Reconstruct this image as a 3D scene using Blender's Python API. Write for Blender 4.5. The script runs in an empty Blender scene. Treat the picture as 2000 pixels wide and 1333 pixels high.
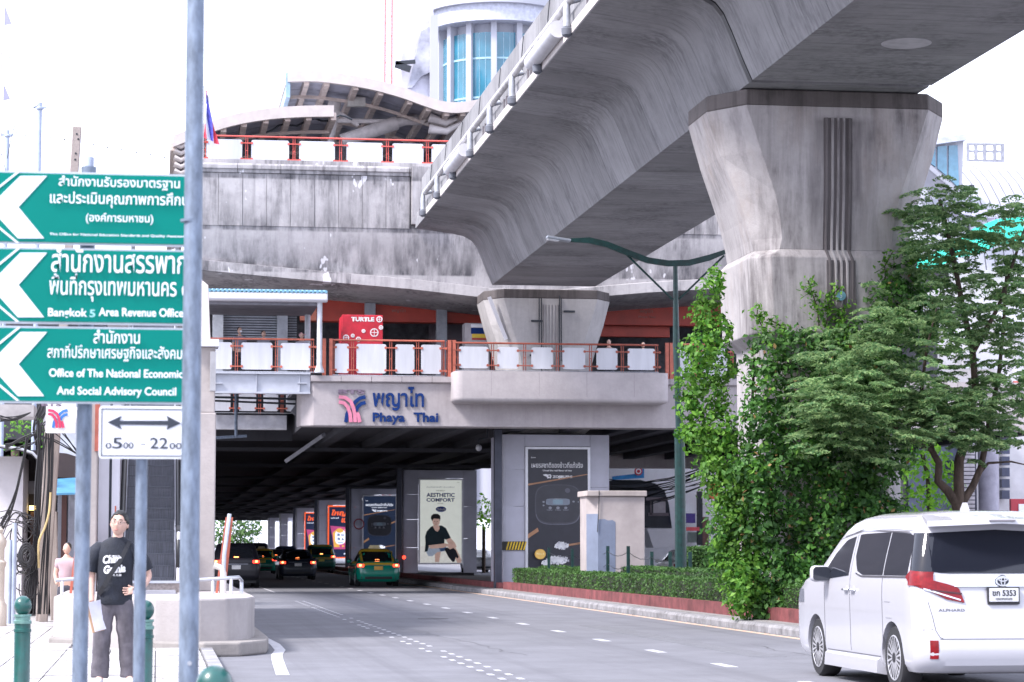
import bpy, bmesh, math, random
import numpy as np
from mathutils import Vector, Matrix, Euler
RAD = math.radians
random.seed(7); NR = np.random.default_rng(7)
S = bpy.context.scene
COL = S.collection

# ---------------------------------------------------------------- camera
YAW, PITCH, FPX = RAD(8.33), RAD(4.91), 4722.0
cam = bpy.data.cameras.new('camera'); cam.lens = 85.0; cam.sensor_width = 36.0
cam.clip_start = 0.5; cam.clip_end = 3000
cam.dof.use_dof = True; cam.dof.focus_distance = 40; cam.dof.aperture_fstop = 5.6
camo = bpy.data.objects.new('camera', cam); COL.objects.link(camo)
camo.location = (0, 0, 1.5); camo.rotation_euler = (math.pi/2+PITCH, 0, -YAW)
S.camera = camo
# ---------------------------------------------------------------- sky and sun
SUN_EL, SUN_AZ = RAD(48), RAD(-112)     # azimuth clockwise from +Y
W = bpy.data.worlds.new('World'); S.world = W; W.use_nodes = True
nt = W.node_tree; bgn = nt.nodes['Background']
sky = nt.nodes.new('ShaderNodeTexSky'); sky.sky_type = 'NISHITA'; sky.sun_disc = False
sky.sun_elevation = SUN_EL; sky.sun_rotation = SUN_AZ
sky.dust_density = 3.0; sky.air_density = 1.0
mx = nt.nodes.new('ShaderNodeMix'); mx.data_type = 'RGBA'; mx.inputs[0].default_value = 0.8
mx.inputs[7].default_value = (7.5, 7.8, 9.5, 1)     # the bright overcast veil
nt.links.new(sky.outputs[0], mx.inputs[6]); nt.links.new(mx.outputs[2], bgn.inputs[0])
bgn.inputs[1].default_value = 0.1
sl = bpy.data.lights.new('sun', 'SUN'); sl.energy = 2.0; sl.angle = RAD(12); sl.color = (1, .955, .93)
so = bpy.data.objects.new('sun', sl); COL.objects.link(so)
sd = Vector((math.sin(SUN_AZ)*math.cos(SUN_EL), math.cos(SUN_AZ)*math.cos(SUN_EL), math.sin(SUN_EL)))
so.rotation_euler = (-sd).to_track_quat('-Z', 'Y').to_euler(); so.location = (-30, -30, 60)
vs = S.view_settings; vs.view_transform = 'Standard'; vs.look = 'None'; vs.exposure = 1.72; vs.gamma = 1.0
vs.use_curve_mapping = False
S.render.engine = 'CYCLES'
S.cycles.max_bounces = 8; S.cycles.diffuse_bounces = 4; S.cycles.transparent_max_bounces = 8
S.cycles.use_denoising = True

# ---------------------------------------------------------------- picture geometry (places real points at real depths)
CAM = Vector((0, 0, 1.5))
_f = Vector((math.sin(YAW)*math.cos(PITCH), math.cos(YAW)*math.cos(PITCH), math.sin(PITCH)))
_r = Vector((math.cos(YAW), -math.sin(YAW), 0)); _u = _r.cross(_f)
def ray(px, py): return _f + _r*((px-1000)/FPX) - _u*((py-666.5)/FPX)
def PY(px, py, y): d = ray(px, py); return CAM + d*((y)/d.y)
def PZ(px, py, z): d = ray(px, py); return CAM + d*((z-1.5)/d.z)
def RC(px0, py0, px1, py1, y):
    a, b = PY(px0, py0, y), PY(px1, py1, y); return a.x, b.x, min(a.z, b.z), max(a.z, b.z)   # x0,x1,z0,z1

# ---------------------------------------------------------------- object helpers
ORG = {}
def thing(name, label, cat, loc=(0, 0, 0), group=None, kind=None):
    o = bpy.data.objects.new(name, None); COL.objects.link(o); o.location = loc; o.empty_display_size = .2
    if label: o['label'] = label
    if cat: o['category'] = cat
    if group: o['group'] = group
    if kind: o['kind'] = kind
    ORG[o.name] = Vector(loc); return o
def tag(o, label=None, cat=None, group=None, kind=None):
    for k, v in (('label', label), ('category', cat), ('group', group), ('kind', kind)):
        if v: o[k] = v
    return o
def org(p): return ORG.get(p.name, Vector((0, 0, 0))) if p else Vector((0, 0, 0))
def finish(me, name, mat, parent, smooth=None):
    if mat: me.materials.append(mat)
    if smooth is not None:
        me.polygons.foreach_set('use_smooth', [True]*len(me.polygons)); me.set_sharp_from_angle(angle=RAD(smooth))
    o = bpy.data.objects.new(name, me); COL.objects.link(o)
    if parent: o.parent = parent
    ORG[o.name] = org(parent); return o
def piece(me, name, loc, parent, rot=None, scale=None):
    o = bpy.data.objects.new(name, me); COL.objects.link(o); o.parent = parent
    o.location = Vector(loc)-org(parent)
    if rot is not None: o.rotation_euler = rot
    if scale is not None: o.scale = scale
    ORG[o.name] = org(parent); return o
def dup(root, loc, rotz=0, label=None, group=None):
    def rec(o, par):
        c = o.copy(); COL.objects.link(c)
        if par: c.parent = par
        for ch in o.children: rec(ch, c)
        return c
    r = rec(root, None); r.location = loc; r.rotation_euler = (0, 0, rotz)
    if label: r['label'] = label
    if group: r['group'] = group
    return r

class MB:
    def __init__(s): s.v = []; s.f = []
    def add(s, v, f):
        n = len(s.v); s.v += [tuple(p) for p in v]; s.f += [tuple(i+n for i in q) for q in f]; return s
    def box(s, x0, x1, y0, y1, z0, z1):
        return s.add([(x0,y0,z0),(x1,y0,z0),(x1,y1,z0),(x0,y1,z0),(x0,y0,z1),(x1,y0,z1),(x1,y1,z1),(x0,y1,z1)],
            [(0,3,2,1),(4,5,6,7),(0,1,5,4),(1,2,6,5),(2,3,7,6),(3,0,4,7)])
    def obox(s, c, d, R=None):
        hx, hy, hz = d[0]/2, d[1]/2, d[2]/2; R = R or Matrix.Identity(3); c = Vector(c)
        v = [c+R@Vector(p) for p in ((-hx,-hy,-hz),(hx,-hy,-hz),(hx,hy,-hz),(-hx,hy,-hz),(-hx,-hy,hz),(hx,-hy,hz),(hx,hy,hz),(-hx,hy,hz))]
        return s.add(v, [(0,3,2,1),(4,5,6,7),(0,1,5,4),(1,2,6,5),(2,3,7,6),(3,0,4,7)])
    def beam(s, a, b, w, h, up=(0, 0, 1)):
        a, b = Vector(a), Vector(b); d = (b-a); L = d.length; d.normalize()
        x = d.cross(Vector(up));
        if x.length < 1e-4: x = Vector((1, 0, 0))
        x.normalize(); z = x.cross(d)
        R = Matrix((x, d, z)).transposed(); return s.obox((a+b)/2, (w, L, h), R)
    def quad(s, *p): return s.add(p, [tuple(range(len(p)))])
    def prism(s, pts, ax, a0, a1):
        # pts in the two other axes, extruded along ax
        def m(p, a): return (a, p[0], p[1]) if ax == 'x' else (p[0], a, p[1]) if ax == 'y' else (p[0], p[1], a)
        n = len(pts); v = [m(p, a0) for p in pts]+[m(p, a1) for p in pts]
        f = [tuple(range(n)), tuple(range(2*n-1, n-1, -1))]+[(i, i+n, (i+1) % n+n, (i+1) % n) for i in range(n)]
        return s.add(v, f)
    def loft(s, rings, caps=True, closed=True):
        n = len(rings[0]); v = [p for r in rings for p in r]; f = []
        for k in range(len(rings)-1):
            for i in range(n if closed else n-1):
                j = (i+1) % n; f.append((k*n+i, k*n+j, (k+1)*n+j, (k+1)*n+i))
        if caps: f += [tuple(range(n-1, -1, -1)), tuple(range((len(rings)-1)*n, len(rings)*n))]
        return s.add(v, f)
    def tube(s, pts, r, n=8, caps=True):
        pts = [Vector(p) for p in pts]; rs = r if isinstance(r, (list, tuple)) else [r]*len(pts); rings = []; px = None
        for i, p in enumerate(pts):
            t = (pts[min(i+1, len(pts)-1)]-pts[max(i-1, 0)]).normalized()
            if px is None: px = t.cross(Vector((0, 0, 1)) if abs(t.z) < .9 else Vector((0, 1, 0)))
            px = (px-t*px.dot(t)).normalized(); q = t.cross(px)
            rings.append([p+(px*math.cos(a)+q*math.sin(a))*rs[i] for a in [2*math.pi*k/n for k in range(n)]])
        return s.loft(rings, caps)
    def lathe(s, c, prof, n=20, ax='z'):
        c = Vector(c); rings = []
        for r, z in prof:
            rg = []
            for k in range(n):
                a = 2*math.pi*k/n; u, w = r*math.cos(a), r*math.sin(a)
                rg.append(c+Vector((u, w, z) if ax == 'z' else (z, u, w) if ax == 'x' else (u, z, w)))
            rings.append(rg)
        return s.loft(rings, True)
    def ell(s, c, r, n=14, m=9, R=None):
        c = Vector(c); R = R or Matrix.Identity(3); rings = []
        for i in range(m+1):
            a = math.pi*(i/m)*.998+.003; rings.append([c+R@Vector((r[0]*math.sin(a)*math.cos(b), r[1]*math.sin(a)*math.sin(b), -r[2]*math.cos(a))) for b in [2*math.pi*k/n for k in range(n)]])
        return s.loft(rings, True)
    def rpanel(s, x0, x1, z0, z1, y0, y1, r=.06, n=4):
        pts = []
        for cx, cz, a0 in ((x1-r, z1-r, 0), (x0+r, z1-r, 90), (x0+r, z0+r, 180), (x1-r, z0+r, 270)):
            for k in range(n+1):
                a = RAD(a0+90*k/n); pts.append((cx+r*math.cos(a), cz+r*math.sin(a)))
        return s.prism(pts, 'y', y0, y1)
    def mesh(s, name, parent=None, off=None):
        o = off if off is not None else org(parent); me = bpy.data.meshes.new(name)
        me.from_pydata([(a-o[0], b-o[1], c-o[2]) for a, b, c in s.v], [], s.f)
        bm = bmesh.new(); bm.from_mesh(me); bmesh.ops.recalc_face_normals(bm, faces=bm.faces); bm.to_mesh(me); bm.free()
        return me
    def build(s, name, mat, parent=None, smooth=None, bevel=None):
        o = finish(s.mesh(name, parent), name, mat, parent, smooth)
        if bevel:
            m = o.modifiers.new('b', 'BEVEL'); m.width = bevel; m.segments = 2; m.limit_method = 'ANGLE'
        return o

def text(body, mat, parent, x0, x1, zb, y, h=None, name='lettering', off=.012, ext=.0, shear=0, rot=None, center=None, slx=None):
    """text facing -Y, its ink fitted to x0..x1, baseline-box bottom zb and ink height h"""
    c = bpy.data.curves.new('t', 'FONT'); c.body = body; c.size = 1; c.offset = off; c.extrude = 0; c.shear = shear; c.resolution_u = 3
    to = bpy.data.objects.new('t', c); COL.objects.link(to); dg = bpy.context.evaluated_depsgraph_get(); dg.update()
    me = bpy.data.meshes.new_from_object(to.evaluated_get(dg)); bpy.data.objects.remove(to)
    n = len(me.vertices); co = np.empty(n*3); me.vertices.foreach_get('co', co); co = co.reshape(-1, 3)
    mn, mxx = co.min(0), co.max(0); sx = (x1-x0)/(mxx[0]-mn[0]); sz = sx if h is None else h/(mxx[1]-mn[1])
    o = org(parent); new = np.empty_like(co)
    new[:, 0] = x0+(co[:, 0]-mn[0])*sx-o[0]; new[:, 1] = y-o[1]; new[:, 2] = zb+(co[:, 1]-mn[1])*sz-o[2]
    if ext:
        fs = [tuple(p.vertices) for p in me.polygons]; bm = bmesh.new(); vv = [bm.verts.new(p) for p in new]
        ff = []
        for q in fs:
            try: ff.append(bm.faces.new([vv[i] for i in q]))
            except ValueError: pass
        r = bmesh.ops.extrude_face_region(bm, geom=ff)
        for g in r['geom']:
            if isinstance(g, bmesh.types.BMVert): g.co.y += ext
        bmesh.ops.recalc_face_normals(bm, faces=bm.faces)
        m2 = bpy.data.meshes.new(name); bm.to_mesh(m2); bm.free(); me = m2
    else: me.vertices.foreach_set('co', new.ravel())
    if rot: # rotate in the sheet's plane about its centre
        cx, cz = (x0+x1)/2-o[0], zb-o[2]
        me.transform(Matrix.Translation((cx, 0, cz))@Matrix.Rotation(rot, 4, 'Y')@Matrix.Translation((-cx, 0, -cz)))
    me.materials.clear(); me.update()
    return finish(me, name, mat, parent)

# ---------------------------------------------------------------- materials
MATS = {}
def M(name, col, rough=.6, metal=0.0, var=.12, scale=3.0, stretch=(1, 1, 1), bump=0.0, rand=0.0, emis=None, es=0.0, spec=.5, col2=None, coat=0.0, alpha=None, trans=0.0, bscale=None):
    if name in MATS: return MATS[name]
    m = bpy.data.materials.new(name); m.use_nodes = True; t = m.node_tree; b = t.nodes['Principled BSDF']
    b.inputs['Roughness'].default_value = rough; b.inputs['Metallic'].default_value = metal
    b.inputs['Specular IOR Level'].default_value = spec; b.inputs['Coat Weight'].default_value = coat
    if trans: b.inputs['Transmission Weight'].default_value = trans
    g = t.nodes.new('ShaderNodeNewGeometry'); mp = t.nodes.new('ShaderNodeVectorMath'); mp.operation = 'MULTIPLY'
    mp.inputs[1].default_value = stretch; t.links.new(g.outputs['Position'], mp.inputs[0])
    nz = t.nodes.new('ShaderNodeTexNoise'); nz.inputs['Scale'].default_value = scale; nz.inputs['Detail'].default_value = 6
    nz.inputs['Roughness'].default_value = .62
    t.links.new(mp.outputs[0], nz.inputs[0])
    mr = t.nodes.new('ShaderNodeMapRange'); mr.inputs[1].default_value = .3; mr.inputs[2].default_value = .7
    t.links.new(nz.outputs[0], mr.inputs[0])
    mix = t.nodes.new('ShaderNodeMix'); mix.data_type = 'RGBA'
    c2 = col2 or tuple(c*(1-2.2*var) for c in col); c1 = tuple(min(1, c*(1+var)) for c in col) if not col2 else col
    mix.inputs[6].default_value = (*c1, 1); mix.inputs[7].default_value = (*c2, 1)
    t.links.new(mr.outputs[0], mix.inputs[0]); out = mix.outputs[2]
    if rand:
        oi = t.nodes.new('ShaderNodeObjectInfo'); r2 = t.nodes.new('ShaderNodeMapRange'); r2.inputs[3].default_value = 1-rand; r2.inputs[4].default_value = 1+rand
        t.links.new(oi.outputs['Random'], r2.inputs[0]); mm = t.nodes.new('ShaderNodeVectorMath'); mm.operation = 'SCALE'
        t.links.new(out, mm.inputs[0]); t.links.new(r2.outputs[0], mm.inputs['Scale']); out = mm.outputs[0]
    t.links.new(out, b.inputs['Base Color'])
    if bump:
        n2 = t.nodes.new('ShaderNodeTexNoise'); n2.inputs['Scale'].default_value = bscale or scale*8; n2.inputs['Detail'].default_value = 5
        t.links.new(g.outputs['Position'], n2.inputs[0])
        bp = t.nodes.new('ShaderNodeBump'); bp.inputs['Strength'].default_value = bump; bp.inputs['Distance'].default_value = .02
        t.links.new(n2.outputs[0], bp.inputs['Height']); t.links.new(bp.outputs[0], b.inputs['Normal'])
    if emis: b.inputs['Emission Color'].default_value = (*emis, 1); b.inputs['Emission Strength'].default_value = es
    MATS[name] = m; return m
def concrete(name, col, dark, s1=.35, s2=.3, streak=(2.2, 2.2, .12), patch=None, patch_t=.655, axis_s=1.0, rand=.04, warm=None, bands=(), xstain=None):
    """board-marked concrete: cloudy tone, vertical run-off streaks, mould patches, bare repaired patches"""
    if name in MATS: return MATS[name]
    m = bpy.data.materials.new(name); m.use_nodes = True; t = m.node_tree; b = t.nodes['Principled BSDF']
    b.inputs['Roughness'].default_value = .85; b.inputs['Specular IOR Level'].default_value = .3
    g = t.nodes.new('ShaderNodeNewGeometry')
    def noise(sc, st, det=8, ro=.65):
        mp = t.nodes.new('ShaderNodeVectorMath'); mp.operation = 'MULTIPLY'; mp.inputs[1].default_value = st
        t.links.new(g.outputs['Position'], mp.inputs[0]); n = t.nodes.new('ShaderNodeTexNoise')
        n.inputs['Scale'].default_value = sc; n.inputs['Detail'].default_value = det; n.inputs['Roughness'].default_value = ro
        t.links.new(mp.outputs[0], n.inputs[0]); return n.outputs[0]
    def rng(x, a, c, lo=0., hi=1.):
        r = t.nodes.new('ShaderNodeMapRange'); r.inputs[1].default_value = a; r.inputs[2].default_value = c; r.inputs[3].default_value = lo; r.inputs[4].default_value = hi
        t.links.new(x, r.inputs[0]); return r.outputs[0]
    def mixc(f, a, c):
        x = t.nodes.new('ShaderNodeMix'); x.data_type = 'RGBA'; t.links.new(f, x.inputs[0])
        for k, v in ((6, a), (7, c)):
            if isinstance(v, tuple): x.inputs[k].default_value = (*v, 1)
            else: t.links.new(v, x.inputs[k])
        return x.outputs[2]
    c = mixc(rng(noise(.7*axis_s, (1, 1, 1)), .35, .65), col, tuple(q*.78 for q in col))
    c = mixc(rng(noise(9*axis_s, (1, 1, 1)), .3, .75, 0, .25), c, tuple(q*.55 for q in col))
    if warm: c = mixc(rng(noise(1.3, (1, 1, .35)), .5, .75, 0, .5), c, warm)
    if s1: c = mixc(rng(noise(1.6*axis_s, streak), .5, .78, 0, s1), c, dark)
    if s2:
        a = rng(noise(.55*axis_s, (1, 1, .8)), .46, .62); b2 = rng(noise(4*axis_s, (1.7, 1.7, .22)), .36, .66)
        mu = t.nodes.new('ShaderNodeMath'); mu.operation = 'MULTIPLY'; t.links.new(a, mu.inputs[0]); t.links.new(b2, mu.inputs[1])
        m3 = t.nodes.new('ShaderNodeMath'); m3.operation = 'MULTIPLY'; m3.inputs[1].default_value = s2; t.links.new(mu.outputs[0], m3.inputs[0])
        c = mixc(m3.outputs[0], c, dark)
    if bands or xstain:
        sp = t.nodes.new('ShaderNodeSeparateXYZ'); t.links.new(g.outputs['Position'], sp.inputs[0])
        def mul(a, b2):
            q = t.nodes.new('ShaderNodeMath'); q.operation = 'MULTIPLY'; t.links.new(a, q.inputs[0])
            if isinstance(b2, float): q.inputs[1].default_value = b2
            else: t.links.new(b2, q.inputs[1])
            return q.outputs[0]
        for zlo, zhi, top in bands:      # mould that grows up from a ledge or hangs below a coping
            m1 = mul(rng(sp.outputs[2], zhi, zlo), rng(sp.outputs[2], zlo-.06, zlo)); m2 = rng(sp.outputs[2], top-.02, top+.02, 1, 0)
            nn = rng(noise(1.3, (1.5, 1.5, .35)), .38, .64); c = mixc(mul(mul(mul(m1, m2), nn), .9), c, dark)
        if xstain:                       # water stain down the fluted drain
            x0_, w_, zl_ = xstain; ab = t.nodes.new('ShaderNodeMath'); ab.operation = 'SUBTRACT'; ab.inputs[1].default_value = x0_; t.links.new(sp.outputs[0], ab.inputs[0])
            a2 = t.nodes.new('ShaderNodeMath'); a2.operation = 'ABSOLUTE'; t.links.new(ab.outputs[0], a2.inputs[0])
            m1 = rng(a2.outputs[0], w_, w_*.3); m2 = rng(sp.outputs[2], zl_, zl_+1.2); m3 = rng(sp.outputs[2], 9.9, 10.05, 1, 0); nn = rng(noise(1.4, (3, 3, .2)), .3, .6)
            c = mixc(mul(mul(mul(mul(m1, m2), nn), m3), .85), c, dark)
    if patch: c = mixc(rng(noise(1.1, (1.3, 1.3, .7), 3), patch_t, patch_t+.015), c, patch)
    if rand:
        oi = t.nodes.new('ShaderNodeObjectInfo'); r2 = rng(oi.outputs['Random'], 0, 1, 1-rand*2, 1+rand)
        mm = t.nodes.new('ShaderNodeVectorMath'); mm.operation = 'SCALE'; t.links.new(c, mm.inputs[0]); t.links.new(r2, mm.inputs['Scale']); c = mm.outputs[0]
    t.links.new(c, b.inputs['Base Color'])
    bp = t.nodes.new('ShaderNodeBump'); bp.inputs['Strength'].default_value = .35; bp.inputs['Distance'].default_value = .02
    t.links.new(noise(14, (1, 1, 1)), bp.inputs['Height']); t.links.new(bp.outputs[0], b.inputs['Normal'])
    MATS[name] = m; return m
def leafmat(name, c1, c2, trans=.35, rough=.55):
    if name in MATS: return MATS[name]
    m = bpy.data.materials.new(name); m.use_nodes = True; t = m.node_tree; b = t.nodes['Principled BSDF']; out = t.nodes['Material Output']
    g = t.nodes.new('ShaderNodeNewGeometry'); mix = t.nodes.new('ShaderNodeMix'); mix.data_type = 'RGBA'
    mix.inputs[6].default_value = (*c1, 1); mix.inputs[7].default_value = (*c2, 1)
    t.links.new(g.outputs['Random Per Island'], mix.inputs[0])
    n = t.nodes.new('ShaderNodeTexNoise'); n.inputs['Scale'].default_value = 1.4; n.inputs['Detail'].default_value = 3
    t.links.new(g.outputs['Position'], n.inputs[0])
    r = t.nodes.new('ShaderNodeMapRange'); r.inputs[1].default_value = .3; r.inputs[2].default_value = .7; r.inputs[3].default_value = .6; r.inputs[4].default_value = 1.35
    t.links.new(n.outputs[0], r.inputs[0]); mm = t.nodes.new('ShaderNodeVectorMath'); mm.operation = 'SCALE'
    t.links.new(mix.outputs[2], mm.inputs[0]); t.links.new(r.outputs[0], mm.inputs['Scale'])
    t.links.new(mm.outputs[0], b.inputs['Base Color']); b.inputs['Roughness'].default_value = rough; b.inputs['Specular IOR Level'].default_value = .4
    tr = t.nodes.new('ShaderNodeBsdfTranslucent'); t.links.new(mm.outputs[0], tr.inputs[0])
    ms = t.nodes.new('ShaderNodeMixShader'); ms.inputs[0].default_value = trans
    t.links.new(b.outputs[0], ms.inputs[1]); t.links.new(tr.outputs[0], ms.inputs[2]); t.links.new(ms.outputs[0], out.inputs[0])
    MATS[name] = m; return m

def leaves(P, size, mat, name, parent, nrm=None, aspect=.5, spread=1.0, dirs=None, kind='stuff', label=None, cat=None):
    """n bent leaves (two quads each) as one mesh"""
    P = np.asarray(P, float)-np.array(org(parent)); n = len(P)
    sz = size*NR.uniform(.5, 1.45, n)[:, None]
    N = NR.normal(size=(n, 3))*spread
    if nrm is not None: N = N+np.asarray(nrm)
    N /= np.linalg.norm(N, axis=1)[:, None]+1e-9
    D = NR.normal(size=(n, 3)) if dirs is None else np.asarray(dirs)+NR.normal(size=(n, 3))*.25
    D -= N*(D*N).sum(1)[:, None]; D /= np.linalg.norm(D, axis=1)[:, None]+1e-9
    B = np.cross(N, D)*aspect*sz; D = D*sz
    a = P-D*.5; b = P+D*.5; l = P-B*.5+N*sz*.12; r = P+B*.5+N*sz*.12
    V = np.stack([a, l, b, r], 1).reshape(-1, 3)
    me = bpy.data.meshes.new(name); me.vertices.add(4*n); me.vertices.foreach_set('co', V.ravel())
    me.loops.add(6*n); i = np.arange(n)[:, None]*4
    me.loops.foreach_set('vertex_index', (i+np.array([[0, 2, 1, 0, 3, 2]])).ravel().astype(np.int32))
    me.polygons.add(2*n); me.polygons.foreach_set('loop_start', np.arange(2*n, dtype=np.int32)*3)
    me.update(calc_edges=True)
    o = finish(me, name, mat, parent)
    if kind: o['kind'] = kind
    return tag(o, label, cat)

conc_pier = concrete('pier concrete', (.44, .415, .42), (.07, .06, .066), s1=.55, s2=.75, warm=(.29, .225, .185), xstain=(13.3, .75, 7.2))
conc_pier2 = concrete('far pier concrete', (.5, .48, .48), (.12, .11, .11), s1=.3, s2=.2)
conc_girder = concrete('girder concrete', (.31, .308, .325), (.055, .055, .065), s1=.6, s2=.6, streak=(.5, 5.5, .25), rand=.1)
conc_wall = concrete('station wall concrete', (.47, .45, .46), (.04, .04, .05), s1=.55, s2=.75, bands=((12.8, 14.2, 99.), (14.65, 15.1, 99.), (11.3, 12.7, 99.)), patch=(.6, .59, .62), patch_t=.655)
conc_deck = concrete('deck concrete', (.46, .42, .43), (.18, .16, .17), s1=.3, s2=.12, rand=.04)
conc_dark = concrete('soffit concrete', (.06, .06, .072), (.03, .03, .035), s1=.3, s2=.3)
conc_ped = concrete('plinth concrete', (.44, .41, .41), (.2, .17, .15), s1=.2, s2=.25)
white_paint = M('white paint', (.62, .62, .67), .45, var=.04, scale=2)
panel_white = M('railing panel white', (.55, .56, .61), .4, var=.05, scale=1.2, stretch=(4, 4, .5), rand=.06)
orange_paint = M('orange red paint', (.47, .125, .08), .5, var=.12, scale=6)
orange_fade = M('faded orange paint', (.33, .085, .055), .5, var=.12, scale=6)
steel_grey = M('galvanised steel', (.19, .235, .31), .5, .3, var=.22, scale=22, stretch=(1, 1, .35), bump=.06)
steel_light = M('light steel', (.5, .52, .57), .35, .7, var=.08, scale=8)
dark_metal = M('dark metal', (.03, .035, .045), .5, .2)
green_paint = M('dark green paint', (.003, .034, .032), .4, var=.25, scale=10)
black_paint = M('black paint', (.015, .016, .02), .45)
glass_dark = M('dark car glass', (.012, .014, .018), .04, 0, var=0, spec=.8)
bluegrey = M('blue grey paint', (.36, .42, .55), .5)
asphalt = concrete('asphalt', (.185, .187, .21), (.09, .09, .105), s1=.75, s2=.3, streak=(1.1, .012, 1), rand=0)
mark_white = M('road paint white', (.55, .55, .58), .7, var=.2, scale=9, col2=(.3, .3, .33))
mark_yellow = M('road paint yellow', (.62, .44, .33), .7, var=.16, scale=14)
# ================================================================ ground, road, pavement
def slab(name, x0, x1, y0, y1, z0, z1, mat, kind='structure'):
    o = MB().box(x0, x1, y0, y1, z0, z1).build(name, mat); o['kind'] = kind; return o
o = MB().quad((-1500, -200, -.03), (1500, -200, -.03), (1500, 2600, -.03), (-1500, 2600, -.03)).build('ground', M('far ground', (.16, .16, .16), .9)); o['kind'] = 'structure'
road = MB().quad((.75, -5, 0), (30.5, -5, 0), (30.5, 520, 0), (.75, 520, 0)).build('road', asphalt); road['kind'] = 'structure'
# left pavement with kerb, slabs built one by one where they show
pave_m = M('paving stone', (.42, .405, .41), .85, var=.16, scale=3, rand=.05, bump=.3)
pavement = thing('pavement', None, None, (0, 0, 0), kind='structure')
MB().box(-40, .62, -5, 400, -.02, .085).build('bedding', M('pavement bedding', (.33, .32, .32), .9), pavement)
pm = MB().box(-.292, .292, -.292, .292, 0, .035).mesh('paving_slab', off=(0, 0, 0)); pm.materials.append(pave_m)
pm_y = MB().box(-.292, .292, -.292, .292, 0, .035).mesh('paving_slab', off=(0, 0, 0)); pm_y.materials.append(M('yellow guide tile', (.62, .5, .25), .8, var=.12, scale=5))
cnt = 0
for j in range(42):
    for i in range(7):
        x, y = .3-.6*i, 23.2+.6*j
        if abs(y-38) < 4 and x < 1.0 and -1.3 < x: continue
        k = pm_y if (i == 6 and j > 20) else pm
        piece(k, 'paving_slab', (x, y, .085+random.uniform(-.004, .004)), pavement, (random.uniform(-.006, .006), random.uniform(-.006, .006), 0)); cnt += 1
kerb_m = M('kerb stone grey', (.27, .265, .28), .85, var=.22, scale=4, rand=.1, bump=.3)
kerb_l = thing('kerb', None, None, (.7, 0, 0), kind='structure')
km = MB().box(-.08, .08, -.49, .49, -.02, .13).mesh('kerb_stone', off=(0, 0, 0)); km.materials.append(kerb_m)
for j in range(16): piece(km, 'kerb_stone', (.7, 20+j, 0), kerb_l)
# right median kerb: a stone every metre, red planter wall above it
kerb_r = thing('median_kerb', None, None, (11.05, 0, 0), kind='structure')
km2 = MB().prism([(-.15, -.02), (.15, -.02), (.15, .15), (-.11, .15), (-.15, .1)], 'y', -.49, .49).mesh('kerb_stone', off=(0, 0, 0)); km2.materials.append(kerb_m)
for j in range(110): piece(km2, 'kerb_stone', (11.0+.002*(j % 2), 20+j, 0), kerb_r, (0, 0, random.uniform(-.004, .004)))
MB().box(10.85, 11.15, 130.5, 420, -.01, .15).build('kerb_stone', kerb_m, kerb_r)
red_m = M('red painted planter wall', (.2, .055, .058), .75, var=.25, scale=3, rand=.09, bump=.3)
median = thing('median', None, None, (12, 50, 0), kind='structure')
MB().box(11.16, 16.2, 18, 420, -.01, .16).build('strip', M('median concrete', (.25, .24, .24), .9, var=.15), median)
MB().box(11.72, 15.6, 28, 80.6, .16, .33).build('soil', M('planter soil', (.06, .045, .035), .95), median)
plw = thing('planter_wall', 'low red painted planter wall running along the median kerb', 'planter wall', (11.6, 54, 0))
rm = MB().box(-.1, .1, -1.0, 1.0, .16, .4).mesh('block', off=(0, 0, 0)); rm.materials.append(red_m)
for j in range(26): piece(rm, 'block', (11.55, 29+2.01*j, 0), plw)
plw2 = thing('planter_wall', 'dark red median edging beyond the first billboard, under the station', 'planter wall', (11.6, 100, 0))
MB().box(11.45, 11.65, 81.3, 300, .16, .36).build('block', red_m, plw2)
# lane marks: laid 4 mm above the road
lm = thing('lane_markings', None, None, (0, 0, 0), kind='structure')
a = MB()
for k in range(60):                       # line B: short dashes
    p = 30.2-4.35*2+k*4.35
    MB().box(7.19, 7.33, p, p+1.0 if k < 14 else p+1.2, .001, .005).build('dash', mark_white, lm)
for k in range(50):                       # line A: double row of little blocks
    y = 23+k*.95
    for dx in (0, .22):
        if random.random() < .85: MB().box(3.93+dx, 4.0+dx, y, y+.3, .001, .005).build('dash', mark_white, lm)
MB().box(4.0, 4.08, 84, 330, .001, .005).build('line', mark_white, lm)
MB().box(10.56, 10.70, 15, 400, .001, .005).build('line', mark_yellow, lm)
m = MB(); pts = [(1.42, 29), (1.5, 31.5), (1.56, 33.2), (1.62, 34.6), (1.75, 36.2), (1.78, 38.5), (1.7, 41.5), (1.62, 46)]
for (x0, y0), (x1, y1) in zip(pts, pts[1:]): m.add([(x0, y0, .005), (x0+.16, y0, .005), (x1+.16, y1, .005), (x1, y1, .005)], [(0, 1, 2, 3)])
m.build('line', mark_white, lm)
# asphalt repair patches and cracks
rp = MB().box(8.2, 8.7, 33, 47, 0, .003)
crk = MB(); rcx = random.Random(9)
for x, y, L_ in ((5.2, 34, 14), (6.4, 48, 16), (9.3, 31, 6)):
    px_, w_ = x, .007
    yy_ = y
    while yy_ < y+L_:
        nx, ny = px_+rcx.uniform(-.12, .12), yy_+rcx.uniform(.25, .6)
        crk.add([(px_-w_, yy_, .0035), (px_+w_, yy_, .0035), (nx+w_, ny, .0035), (nx-w_, ny, .0035)], [(0, 1, 2, 3)]); px_, yy_ = nx, ny
crk = crk.build('cracks', M('tar crack', (.09, .09, .1), .7), lm); crk['kind'] = 'stuff'
rp.build('patch', M('newer asphalt', (.15, .152, .17), .9, var=.12, scale=5, bump=.4, bscale=60), lm)
mh = MB().lathe((5.9, 52, 0), [(.33, .0), (.33, .005)], 24).build('manhole_cover', M('cast iron', (.09, .09, .1), .6, .5), lm)
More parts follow.
